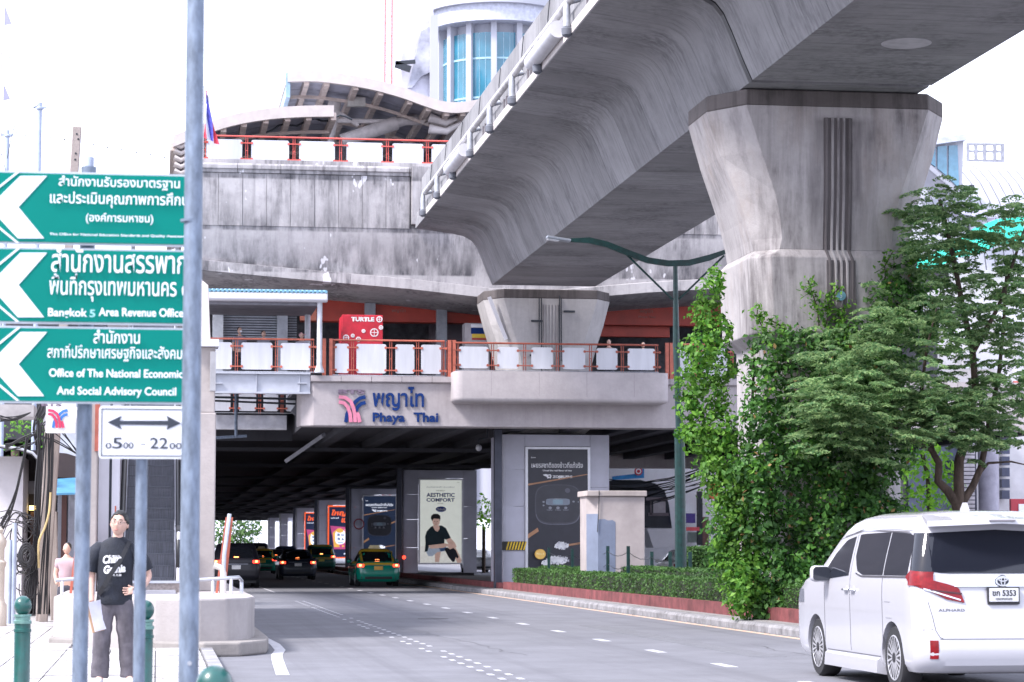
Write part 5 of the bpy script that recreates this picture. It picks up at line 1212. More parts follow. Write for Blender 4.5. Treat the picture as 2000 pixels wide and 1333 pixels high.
for py in range(820, 1190, 52):
    for px in range(1490, 1760, 58):
        dark.append((px+rr_.uniform(-20, 20), py+rr_.uniform(-14, 14), 45.35-rr_.uniform(0, .45), 44+rr_.uniform(-8, 12), 40+rr_.uniform(-8, 10), .35+rr_.uniform(0, .3)))
dark += [(1440+rr_.uniform(-30, 30), y_, 45.35, 34, 34, .35) for y_ in range(930, 1180, 50)]
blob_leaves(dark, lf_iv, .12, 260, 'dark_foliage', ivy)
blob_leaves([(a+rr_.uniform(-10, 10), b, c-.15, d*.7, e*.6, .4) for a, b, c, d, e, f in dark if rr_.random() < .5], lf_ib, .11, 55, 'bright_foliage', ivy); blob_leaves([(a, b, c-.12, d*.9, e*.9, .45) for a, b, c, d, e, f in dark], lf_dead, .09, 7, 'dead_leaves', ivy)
# loose sprays over the bare concrete
sp_pts = []; 
for pth in ([(1600, 640), (1596, 600), (1585, 570), (1578, 548)], [(1612, 640), (1620, 605), (1616, 585), (1640, 562)], [(1500, 660), (1490, 640), (1478, 618), (1480, 606)], [(1540, 660), (1530, 640), (1500, 622)], [(1650, 650), (1640, 620), (1648, 600)], [(1730, 560), (1728, 520), (1745, 490)], [(1780, 520), (1790, 495), (1770, 480)]):
    P_ = [PY(a, b, 45.75) for a, b in pth]; MB().tube(P_, .012, 5).build('stem', twig, ivy)
    for i in range(len(P_)-1):
        for u in np.linspace(0, 1, 26): c = P_[i].lerp(P_[i+1], u); sp_pts += [tuple(c+Vector((rr_.gauss(0, .09), rr_.gauss(-.03, .04), rr_.gauss(0, .07)))) for _ in range(2)]
leaves(sp_pts, .1, lf_ib, 'spray', ivy, np.tile((0, -.5, .6), (len(sp_pts), 1)), .5, .8)
for px in (1462, 1590, 1655, 1700):
    P_ = [PY(px+rr_.uniform(-12, 12), y_, 45.95) for y_ in range(1180, 640, -60)]; MB().tube(P_, .03, 6).build('stem', twig, ivy, smooth=60)

# ================================================================ feathery tree behind the van
lf_f = leafmat('feathery leaf', (.08, .2, .08), (.36, .5, .22), .6, .6); lf_y = leafmat('sunlit leaf', (.09, .26, .02), (.25, .5, .05), .55)
bark = M('tree bark', (.10, .07, .055), .9, var=.3, scale=9, stretch=(1, 1, .3), bump=.6)
tr = thing('feathery_tree', 'tree with layered feathery leaves and forked brown trunk right of the pier', 'tree', (PY(1868, 1010, 44.5).x, 44.5, .16))
T0 = PY(1875, 1010, 44.5)
def limb(pts, r, y=44.5, ys=None):
    P_ = [PY(a, b, y+(ys[i] if ys else 0)) for i, (a, b) in enumerate(pts)]; n = len(P_); MB().tube(P_, [r*(1-.7*i/(n-1)) for i in range(n)], 9).build('limb', bark, tr, smooth=60); return P_
tb = PY(1872, 1190, 44.5)
MB().tube([(tb.x, 44.5, .1), (tb.x+.01, 44.5, .8), tuple(PY(1873, 1000, 44.5)), tuple(PY(1872, 985, 44.5))], [.17, .14, .13, .14], 12).build('trunk', bark, tr, smooth=60)
limb([(1872, 990), (1852, 960), (1832, 940), (1834, 905), (1820, 880), (1815, 850), (1790, 810), (1760, 780)], .10)
limb([(1874, 990), (1872, 940), (1873, 900), (1885, 860), (1890, 820), (1905, 760), (1900, 690), (1880, 600), (1865, 520), (1850, 450), (1835, 390)], .11, ys=[0, 0, 0, .1, .2, .3, .4, .5, .6, .6, .6])
limb([(1878, 985), (1900, 950), (1915, 915), (1925, 870), (1932, 820), (1950, 740), (1960, 640), (1965, 540)], .08)
limb([(1905, 935), (1930, 905), (1975, 902), (2010, 910)], .035); limb([(1820, 880), (1780, 860), (1730, 820), (1680, 790)], .05, ys=[0, -.3, -.5, -.7]); limb([(1890, 820), (1950, 780), (2000, 750)], .05)
limb([(1815, 850), (1800, 760), (1810, 680), (1830, 600)], .05); limb([(1790, 810), (1720, 740), (1660, 700)], .04, ys=[0, -.3, -.6]); limb([(1900, 690), (1950, 600), (1990, 480), (2010, 420)], .05)
fp_, fn_, fd_ = [], [], []
def frond(c, az, L, droop, npair=9):
    d = Vector((math.cos(az), math.sin(az), 0))
    side = Vector((-d.y, d.x, 0))
    for i in range(npair):
        u = (i+1)/npair; base = c+d*L*u+Vector((0, 0, .18*L*math.sin(u*2.2)-droop*L*u*u))
        w = L*.42*math.sin(math.pi*(.15+.8*u))
        for s_ in (-1, 1):
            for j in range(1, 5):
                v = j/4; fp_.append(tuple(base+side*s_*w*v+d*.05*v+Vector((0, 0, -.10*w*v*v*3)))); fn_.append((0, 0, 1.6)); fd_.append(tuple(d*.8+side*s_*.3))
def canopy(px, py, y, rx, ry, n, L=.42, yr=.9):
    c = PY(px, py, y); k = 4722/(y*.99)
    for _ in range(int(n*.72)):
        a = rr_.uniform(0, 6.283); r = math.sqrt(rr_.random()); p = c+Vector((math.cos(a)*r*rx/k, rr_.uniform(-yr, yr), rr_.gauss(0, .85)*ry/k-.15*ry/k*r*r))
        frond(p, a+rr_.gauss(0, .6), L*rr_.uniform(.7, 1.25), rr_.uniform(.1, .45))
        if rr_.random() < .6: frond(p+Vector((rr_.gauss(0, .15), rr_.gauss(0, .3), rr_.gauss(0, .12))), rr_.uniform(0, 6.283), L*rr_.uniform(.6, 1.1), rr_.uniform(.1, .6))
for a in ((1835, 388, 45.1, 28, 26, 20), (1822, 420, 45.1, 46, 26, 30), (1840, 455, 45.1, 62, 26, 38), (1830, 495, 45.1, 66, 30, 40), (1880, 530, 45, 60, 30, 26), (1985, 420, 44.8, 40, 24, 18), (1985, 400, 44.8, 26, 14, 8), (1965, 465, 44.8, 60, 26, 26), (1990, 520, 44.6, 50, 40, 34), (1940, 560, 44.6, 70, 34, 36),
    (1850, 590, 44.6, 60, 30, 24), (1985, 600, 44.4, 50, 40, 36), (1900, 640, 44.4, 80, 34, 24), (1740, 640, 44.2, 80, 30, 40), (1800, 660, 44.2, 70, 34, 30), (1960, 670, 44.2, 60, 40, 24), (1640, 705, 43.9, 60, 22, 40), (1700, 690, 44, 70, 30, 34), (1680, 760, 43.8, 110, 30, 80), (1620, 785, 43.7, 60, 22, 34), (1780, 760, 43.8, 100, 36, 60), (1900, 740, 44, 80, 34, 26), (1600, 860, 43.6, 60, 30, 26), (1700, 880, 43.7, 60, 30, 20), (1975, 760, 44, 60, 40, 44),
    (1720, 810, 43.7, 110, 26, 70), (1640, 820, 43.6, 60, 20, 26), (1830, 815, 43.7, 90, 30, 60), (1930, 820, 43.8, 70, 36, 60), (1985, 800, 43.9, 40, 30, 20), (1760, 850, 43.7, 80, 20, 26), (1900, 860, 43.8, 50, 16, 14)): canopy(*a)
leaves(fp_, .095, lf_f, 'crown', tr, np.array(fn_)*.7, .36, .8, fd_)
# bright backlit shrub behind trunk
bs = thing('sunlit_shrub', 'bright yellow green shrub glowing behind the dark forked tree trunk', 'shrub', (PY(1830, 1010, 50).x, 50, .16))
blob_leaves([(1800, 940, 50, 46, 60, .6), (1830, 960, 50, 40, 50, .6), (1850, 915, 50, 22, 30, .4), (1790, 880, 50, 40, 40, .5), (1830, 890, 49.5, 24, 20, .3), (1880, 855, 50.5, 16, 20, .3), (1800, 990, 50, 60, 30, .5), (1750, 900, 51, 40, 60, .5)], lf_y, .12, 70, 'foliage', bs)
blob_leaves([(1780, 600, 47.5, 60, 60, .5), (1830, 640, 47.5, 50, 40, .5), (1780, 520, 47.5, 36, 36, .4), (1745, 505, 46.5, 26, 30, .4), (1800, 560, 46.5, 46, 40, .4)], lf_ib, .1, 90, 'bright_foliage', ivy)
for a_ in ((1815, 1000),): P_ = [PY(1815, 1010, 50), PY(1812, 930, 50), PY(1800, 880, 50)]; MB().tube([(P_[0].x, 50, .1)]+P_, .05, 6).build('stem', twig, bs)
# far trees at the tunnel mouth and top left
def bushtree(name, label, lst, mat, size, dens, trunkpx, group):
    px, py, y = trunkpx; b = PY(px, py, y); t = thing(name, label, 'tree', (b.x, y, 0), group)
    MB().tube([(b.x, y, 0), (b.x, y, max(1, b.z))], .12, 7).build('trunk', bark, t, smooth=60); blob_leaves(lst, mat, size, dens, 'crown', t); return t
bushtree('leafy_tree', 'sunlit green tree closing the view at the far tunnel mouth', [(450, 1045, 345, 40, 26, 3), (430, 1060, 345, 30, 20, 3), (478, 1050, 345, 22, 22, 3), (500, 1030, 346, 12, 16, 2), (455, 1020, 345, 40, 20, 3)], lf_h, .5, 7, (455, 1040, 345), 'trees behind the street')
bushtree('leafy_tree', 'pale green tree peeking above the tangled wires under the street sign', [(20, 850, 70, 40, 34, 1.2), (55, 830, 70, 26, 26, 1), (85, 852, 70, 16, 18, .8)], lf_ib, .13, 26, (30, 880, 70), 'trees behind the street')
bushtree('leafy_tree', 'green tree spot in the gap right of the glowing poster', [(945, 995, 150, 22, 26, 1.5), (945, 1015, 150, 22, 18, 1.5)], lf_y, .25, 14, (945, 1030, 150), 'trees behind the street')
# ================================================================ vehicles
class Body:
    """car body as a stack of rounded outlines: (z, half width, rear y, front y, corner radius)"""
    def __init__(s, lv): s.lv = lv
    def at(s, z):
        L = s.lv
        if z <= L[0][0]: return L[0][1:]
        for a, b in zip(L, L[1:]):
            if z <= b[0]: u = (z-a[0])/(b[0]-a[0]); return tuple(a[i]+(b[i]-a[i])*u for i in range(1, 5))
        return L[-1][1:]
    def ring(s, z, n=7):
        hw, yb, yf, r = s.at(z); pts = []
        r = min(r, hw*.95, (yf-yb)/2*.95)
        for cx, cy, a0 in ((hw-r, yb+r, -90), (hw-r, yf-r, 0), (-hw+r, yf-r, 90), (-hw+r, yb+r, 180)):
            for k in range(n+1):
                a = RAD(a0+90*k/n); pts.append((cx+r*math.cos(a), cy+r*math.sin(a), z))
        # extra points along flanks for smooth shading and arches
        out = []
        for i, p in enumerate(pts):
            q = pts[(i+1) % len(pts)]; out.append(p)
            d = math.hypot(q[0]-p[0], q[1]-p[1])
            if i % (n+1) == n:
                m = 18 if i//(n+1) in (0, 2) else 6
                for j in range(1, m): out.append((p[0]+(q[0]-p[0])*j/m, p[1]+(q[1]-p[1])*j/m, z))
        return out
    def rear(s, x, z):
        hw, yb, yf, r = s.at(z); e = abs(x)-(hw-r)
        return yb if e <= 0 else yb+r-math.sqrt(max(0, r*r-e*e))
    def side(s, y, z):
        hw, yb, yf, r = s.at(z); e = (yb+r)-y; e2 = y-(yf-r); e = max(e, e2)
        return hw if e <= 0 else hw-r+math.sqrt(max(0, r*r-e*e))
def car_patch(body, kind, fn_lo, fn_hi, a0, a1, n, m, th, mat, nm, par, off, sgn=-1):
    """surface piece following the body: kind 'rear' over x, 'side' over y"""
    vv = []
    for i in range(n+1):
        a = a0+(a1-a0)*i/n; lo, hi = fn_lo(a), fn_hi(a)
        for j in range(m+1):
            z = lo+(hi-lo)*j/m
            vv.append((a, body.rear(a, z)-th, z) if kind == 'rear' else (sgn*(body.side(a, z)+th), a, z))
    f = [(i*(m+1)+j, (i+1)*(m+1)+j, (i+1)*(m+1)+j+1, i*(m+1)+j+1) for i in range(n) for j in range(m)]
    # give it a rim so that it is a solid skin
    nv = len(vv); vb = [((v[0], v[1]+th+.01, v[2]) if kind == 'rear' else (v[0]-sgn*(th+.01), v[1], v[2])) for v in vv]
    rim = [(i*(m+1), (i+1)*(m+1)) for i in range(n)]+[((i+1)*(m+1)+m, i*(m+1)+m) for i in range(n)]+[(j+1, j) for j in range(m)]+[(n*(m+1)+j, n*(m+1)+j+1) for j in range(m)]
    f2 = [(a, b, b+nv, a+nv) for a, b in rim]
    o = MB().add([(v[0]+off[0], v[1]+off[1], v[2]+off[2]) for v in vv+vb], f+f2+[tuple(x+nv for x in q[::-1]) for q in f]).build(nm, mat, par, smooth=35); return o
def lin(*pts):
    def f(a):
        if a <= pts[0][0]: return pts[0][1]
        for p, q in zip(pts, pts[1:]):
            if a <= q[0]: u = (a-p[0])/(q[0]-p[0]+1e-9); return p[1]+(q[1]-p[1])*u
        return pts[-1][1]
    return f
tyre_m = M('tyre rubber', (.02, .02, .023), .75); rim_m = M('alloy rim', (.55, .55, .58), .35, .5); rimd = M('rim dark', (.04, .04, .045), .4, .5)
tail_on = M('lit tail lamp', (.5, .01, .01), .3, emis=(1, .04, .02), es=1.6); tail_off = M('tail lamp red', (.22, .003, .008), .3, coat=.2, spec=.3, var=.2, scale=20); brake_on = M('lit brake lamp', (.7, .1, .02), .3, emis=(1, .22, .06), es=5.0)
def wheel(par, x, y, r, w, side, off, fancy=True):
    c = Vector((x+off[0], y+off[1], r+off[2])); t = MB().lathe(c, [(r*.66, -w/2), (r*.93, -w/2), (r, -w/2+.03), (r, w/2-.03), (r*.93, w/2), (r*.66, w/2)], 36, 'x').build('wheel', tyre_m, par, smooth=40)
    s = side; xo = c.x+s*(w/2)
    MB().lathe((xo-s*.06, c.y, c.z), [(.0, 0), (r*.67, 0), (r*.67, s*.01), (0, s*.01)], 28, 'x').build('rim_back', rimd, t)
    MB().lathe((xo, c.y, c.z), [(r*.67, -s*.03), (r*.70, s*.004), (r*.66, s*.008), (r*.64, -s*.03)], 32, 'x').build('rim', rim_m, t, smooth=40)
    m = MB(); nsp = 10 if fancy else 7
    for k in range(nsp):
        a = 2*math.pi*k/nsp
        for d in ((-.09, .07) if fancy else (0,)):
            a1, a2 = a+d*1.2, a+d*2.1
            p = Vector((xo-s*.01, c.y+r*.14*math.cos(a1), c.z+r*.14*math.sin(a1))); q = Vector((xo-s*.01, c.y+r*.655*math.cos(a2), c.z+r*.655*math.sin(a2))); m.beam(p, q, .02 if fancy else .03, .026, (1, 0, 0))
    o = m.build('spoke', rim_m, t); o['kind'] = 'stuff'
    MB().lathe((xo, c.y, c.z), [(0, -.02*s), (r*.17, -.02*s), (r*.15, .008*s), (0, .01*s)], 16, 'x').build('hub_cap', rimd, t, smooth=40)
    return t
def car_body(lv, mat, par, off, zs, arches, r_arch, nm='body'):
    b = Body(lv); m = MB(); m.loft([[(p[0]+off[0], p[1]+off[1], p[2]+off[2]) for p in b.ring(z)] for z in zs])
    o = m.build(nm, mat, par, smooth=45)
    cut = MB()
    for y, z in arches: cut.lathe((off[0], y+off[1], z+off[2]), [(r_arch, -3), (r_arch, -.55)], 40, 'x'); cut.lathe((off[0], y+off[1], z+off[2]), [(r_arch, .55), (r_arch, 3)], 40, 'x')
    c = cut.build('cutter', None, None); 
    md = o.modifiers.new('arches', 'BOOLEAN'); md.object = c; md.operation = 'DIFFERENCE'; md.solver = 'EXACT'
    c.location = org(par); c.data.transform(Matrix.Translation(-Vector(org(par)))); 
    dg = bpy.context.evaluated_depsgraph_get(); dg.update(); me = bpy.data.meshes.new_from_object(o.evaluated_get(dg)); o.modifiers.clear(); o.data = me
    me.polygons.foreach_set('use_smooth', [True]*len(me.polygons)); me.set_sharp_from_angle(angle=RAD(38))
    bpy.data.objects.remove(c); return b, o

# ---- the white van
vw = M('pearl white paint', (.47, .47, .51), .2, var=.01, coat=1.0, spec=.5)
seam = M('panel seam', (.1, .1, .12), .6); chrome = M('chrome', (.75, .76, .8), .12, 1.0, var=.03); gl_v = M('tinted van glass', (.012, .014, .022), .04, 0, var=0, spec=.5)
VX, VYY = 8.68, 24.1
van = thing('white_van', 'white people carrier van seen from behind, cut off by the right picture edge', 'van', (VX, VYY, 0))
O = (VX, VYY, 0)
lv = [(.22, .86, .14, 4.82, .28), (.30, .905, .03, 4.92, .28), (.42, .922, .0, 4.95, .26), (.60, .925, .02, 4.95, .25), (.85, .93, .06, 4.90, .22), (1.0, .932, .09, 4.80, .2), (1.12, .928, .11, 4.55, .19), (1.22, .915, .13, 4.1, .18), (1.30, .90, .15, 3.85, .18), (1.45, .865, .20, 3.6, .18), (1.60, .825, .26, 3.36, .18), (1.70, .80, .30, 3.18, .2), (1.78, .77, .33, 3.0, .24), (1.84, .72, .37, 2.8, .3), (1.885, .62, .46, 2.5, .34), (1.905, .45, .7, 2.2, .36), (1.912, .2, 1.0, 1.9, .18)]
zs = [.22, .25, .30, .36, .42, .5, .60, .72, .85, .93, 1.0, 1.06, 1.12, 1.17, 1.22, 1.26, 1.30, 1.38, 1.45, 1.53, 1.60, 1.65, 1.70, 1.74, 1.78, 1.81, 1.84, 1.865, 1.885, 1.896, 1.905, 1.91, 1.912]
vb, vo = car_body(lv, vw, van, O, zs, ((.95, .345), (3.95, .345)), .385)
MB().box(VX-.8, VX+.8, VYY+.4, VYY+4.6, .2, .9).build('underbody', black_paint, van)
for y in (.95, 3.95):
    for s in (-1, 1): wheel(van, s*.79, y, .345, .225, s, O)
# windows
sd_ = lambda lo, hi, a0, a1, mat, nm, n=14, m=6, th=.004, sgn=-1: car_patch(vb, 'side', lo, hi, a0, a1, n, m, th, mat, nm, van, O, sgn)
for s in (-1, 1):
    sd_(lin((.24, 1.22), (1.25, 1.215)), lin((.24, 1.60), (.6, 1.66), (1.25, 1.68)), .42, 1.25, gl_v, 'side_window', sgn=s)
    sd_(lin((1.29, 1.215), (2.05, 1.21), (2.28, 1.26), (2.42, 1.42)), lin((1.29, 1.68), (2.3, 1.665), (2.42, 1.655)), 1.29, 2.42, gl_v, 'side_window', sgn=s)
    sd_(lin((2.58, 1.20), (3.6, 1.14)), lin((2.58, 1.64), (2.9, 1.60), (3.25, 1.44), (3.6, 1.20)), 2.58, 3.6, gl_v, 'side_window', sgn=s)
    sd_(lin((.26, 1.195), (2.1, 1.185), (2.3, 1.22)), lin((.26, 1.215), (2.1, 1.205), (2.3, 1.24)), .26, 2.3, chrome, 'window_trim', th=.006, n=16, m=1, sgn=s)
    sd_(lin((.26, 1.66), (2.3, 1.70), (3.0, 1.63)), lin((.26, 1.675), (2.3, 1.718), (3.0, 1.645)), .4, 3.0, chrome, 'window_trim', th=.006, n=16, m=1, sgn=s)
    sd_(lin((.4, 1.685), (2.3, 1.73), (3.2, 1.60)), lin((.4, 1.69), (2.3, 1.735), (3.2, 1.605)), .4, 3.2, seam, 'seam', th=.003, n=16, m=1, sgn=s)
    for y, z0, z1 in ((1.27, .42, 1.2), (2.5, .36, 1.66), (3.55, .4, 1.12)): sd_(lambda a: z0, lambda a: z1, y, y+.013, seam, 'seam', n=1, m=18, th=.002, sgn=s)
    sd_(lambda a: .332, lambda a: .343, 1.4, 3.5, seam, 'seam', n=8, m=1, th=.002, sgn=s)
    for y in (2.62, 2.36):
        MB().tube([(VX+s*.935, VYY+y-.08, 1.035), (VX+s*.965, VYY+y-.06, 1.04), (VX+s*.965, VYY+y+.06, 1.04), (VX+s*.935, VYY+y+.08, 1.035)], .013, 8).build('door_handle', chrome, van, smooth=60)
        MB().lathe((VX+s*.925, VYY+y, 1.035), [(.0, 0), (.05, 0), (.045, s*.008), (0, s*.01)], 14, 'x').build('handle_cup', M('handle recess', (.35, .35, .4), .3), van)
    sd_(lambda a: .93, lambda a: .934, 1.0, 1.2, seam, 'seam', n=2, m=1, th=.002, sgn=s); sd_(lambda a: .76, lambda a: .764, .95, 1.15, seam, 'seam', n=2, m=1, th=.002, sgn=s)
    # sill skirt
    MB().prism([(s*.84, .14), (s*.955, .16), (s*.945, .30), (s*.9, .33), (s*.84, .33)], 'y', 1.42, 3.5).build('sill', vw, None)
    o = S.objects['sill']; o.data.transform(Matrix.Translation((0, 0, 0))); o.parent = van; o.name = 'side_skirt'
    # mirror
    mx_, my, mz = VX+s*1.02, VYY+3.42, 1.21
    mo = MB().obox((mx_, my, mz), (.23, .14, .19)).build('mirror', vw, van, smooth=60, bevel=.05)
    MB().rpanel(mx_-.10, mx_+.10, mz-.08, mz+.08, my-.082, my-.068, .04).build('mirror_glass', M('mirror dark', (.03, .035, .05), .05), mo, smooth=60)
    MB().obox((VX+s*.93, my, 1.15), (.14, .06, .04)).build('mirror_arm', black_paint, mo)
    # headlamp edge
    sd_(lambda a: .86, lambda a: 1.02, 4.45, 4.78, M('headlamp glass', (.16, .17, .2), .1), 'headlamp', th=.006, sgn=s)
    # tail lamps
    xr = s
    f = (lambda g: (lambda a: g(abs(a))))
    if True:
        aa = (.60, .92); a0, a1 = (aa if s > 0 else (-.92, -.60))
        car_patch(vb, 'rear', f(lin((.60, .98), (.75, 1.05), (.92, 1.12))), f(lin((.60, 1.14), (.74, 1.175), (.80, 1.24), (.92, 1.26))), a0, a1, 12, 5, .018, tail_off, 'tail_lamp', van, O)
        a0, a1 = ((.42, .60) if s > 0 else (-.60, -.42)); car_patch(vb, 'rear', f(lin((.42, .945), (.60, .98))), f(lin((.42, .955), (.47, 1.10), (.60, 1.14))), a0, a1, 8, 4, .016, tail_off, 'tail_lamp', van, O)
        a0, a1 = ((.44, .80) if s > 0 else (-.80, -.44)); car_patch(vb, 'rear', f(lin((.44, 1.03), (.80, 1.07))), f(lin((.44, 1.045), (.80, 1.085))), a0, a1, 8, 1, .022, M('lamp dark line', (.06, .01, .015), .2), 'lamp_line', van, O)
        a0, a1 = ((.46, .84) if s > 0 else (-.84, -.46)); car_patch(vb, 'rear', f(lin((.46, .965), (.84, 1.08))), f(lin((.46, .98), (.84, 1.095))), a0, a1, 8, 1, .022, chrome, 'lamp_chrome', van, O)
        sd_(lin((.12, 1.10), (.3, 1.14), (.42, 1.2)), lin((.12, 1.26), (.3, 1.275), (.42, 1.215)), .14, .42, tail_off, 'tail_lamp', th=.016, sgn=s)
        a0, a1 = ((.72, .80) if s > 0 else (-.80, -.72)); car_patch(vb, 'rear', f(lin((.72, .37), (.80, .37))), f(lin((.72, .56), (.80, .56))), a0, a1, 2, 2, .008, tail_off, 'reflector', van, O)
rp_ = lambda lo, hi, a0, a1, mat, nm, n=16, m=6, th=.006: car_patch(vb, 'rear', lo, hi, a0, a1, n, m, th, mat, nm, van, O)
rp_(lin((-.80, 1.27), (-.6, 1.245), (.6, 1.245), (.80, 1.27)), lin((-.80, 1.66), (0, 1.70), (.80, 1.66)), -.735, .735, gl_v, 'rear_window')
rp_(lambda a: 1.11, lambda a: 1.215, -.52, .52, chrome, 'garnish', th=.022, m=3)
# dark glass wrapping round the rear corners
def corner(z0, z1, a0, a1, th, mat, nm, s, nz=8, na=10):
    vv = []
    for i in range(nz+1):
        z = z0+(z1-z0)*i/nz; hw, yb, yf, r = vb.at(z)
        for j in range(na+1):
            a = RAD(a0+(a1-a0)*j/na); vv.append((VX+s*(hw-r+(r+th)*math.cos(a)), VYY+yb+r+(r+th)*math.sin(a), z))
    return MB().add(vv, [(i*(na+1)+j, i*(na+1)+j+1, (i+1)*(na+1)+j+1, (i+1)*(na+1)+j) for i in range(nz) for j in range(na)]).build(nm, mat, van, smooth=50)
for s in (-1, 1):
    corner(1.245, 1.665, -93, 14, .0045, gl_v, 'corner_glass', s)
    corner(1.12, 1.262, -90, 8, .018, tail_off, 'tail_lamp', s)
# spoiler
MB().loft([[(VX+x*.76, VYY+.06+.16*abs(x)**3, 1.76-.03*abs(x)), (VX+x*.72, VYY+.5, 1.84-.02*abs(x)), (VX+x*.72, VYY+.5, 1.88-.03*abs(x)), (VX+x*.75, VYY+.07+.16*abs(x)**3, 1.815-.03*abs(x))] for x in np.linspace(-1, 1, 17)]).build('spoiler', vw, van, smooth=40)
MB().box(VX-.14, VX+.14, VYY+.045, VYY+.07, 1.785, 1.80).build('high_brake_lamp', M('brake lamp cover', (.25, .23, .26), .3), van)
MB().prism([(VYY+.95, 1.895), (VYY+.72, 1.90), (VYY+.80, 1.99), (VYY+.84, 1.99)], 'x', VX-.16, VX-.12).build('antenna_fin', vw, van)
# hatch seams, bumper seam
rp_(lambda a: .57, lambda a: .576, -.70, .70, seam, 'seam', m=1, th=.003)
for s in (-1, 1):
    a0 = s*.77; vvs = []
    MB().tube([(VX+s*x, VYY+vb.rear(s*x, z)-.001, z) for x, z in ((.80, .95), (.765, .8), (.74, .66), (.70, .59), (.66, .573))], .0035, 4).build('seam', seam, van)
    MB().tube([(VX+s*x, VYY+vb.rear(s*x, z)-.001, z) for x, z in ((.925, .66), (.85, .665), (.765, .672))], .0028, 4).build('seam', seam, van)
# plate, emblem, lettering
px0 = VX; yr = VYY+vb.rear(0, 1.0)-.03
pt_ = MB().rpanel(px0-.17, px0+.17, .925, 1.105, yr-.01, yr+.03, .012).build('number_plate', M('plate black frame', (.015, .015, .02), .4), van)
MB().rpanel(px0-.158, px0+.158, .955, 1.095, yr-.014, yr-.010, .008).build('plate_face', M('plate white', (.7, .71, .74), .5), pt_)
text('ขก 5353', M('plate black ink', (.02, .02, .03), .5), pt_, px0-.125, px0+.13, 1.012, yr-.016, .062, off=.03)
text('กรุงเทพมหานคร', M('plate black ink', (.02, .02, .03), .5), pt_, px0-.09, px0+.09, .962, yr-.016, .03, off=.02)
em = MB(); n = 40
yq = VYY+vb.rear(0, 1.165)-.05
def oring(rx, rz, cx, cz, w, y, mat, nm='emblem'):
    v = []; 
    for k in range(n+1):
        a = 2*math.pi*k/n
        for e in (-w, w): v += [(cx+(rx+e)*math.cos(a), y, cz+(rz+e)*math.sin(a)), (cx+(rx+e)*math.cos(a), y+.012, cz+(rz+e)*math.sin(a))]
    m = MB(); f = []
    for i in range(n): b = 4*i; f += [(b, b+2, b+6, b+4), (b+1, b+5, b+7, b+3), (b, b+4, b+5, b+1), (b+2, b+3, b+7, b+6)]
    m.add(v, f); return m.build(nm, mat, van)
MB().lathe((px0, yq+.012, 1.165), [(.0, 0), (.064, 0), (.06, .03), (0, .03)], 24, 'y').build('emblem_back', M('emblem dark', (.04, .05, .07), .2), van)
oring(.068, .047, px0, 1.165, .007, yq, chrome); oring(.021, .043, px0, 1.165, .006, yq-.002, chrome); oring(.045, .018, px0, 1.183, .006, yq-.004, chrome)
yl = VYY+vb.rear(-.5, .86)-.004
text('ALPHARD', M('badge grey', (.3, .3, .34), .25, .8), van, VX-.70, VX-.42, .855, yl, .028, off=.01, ext=.003)

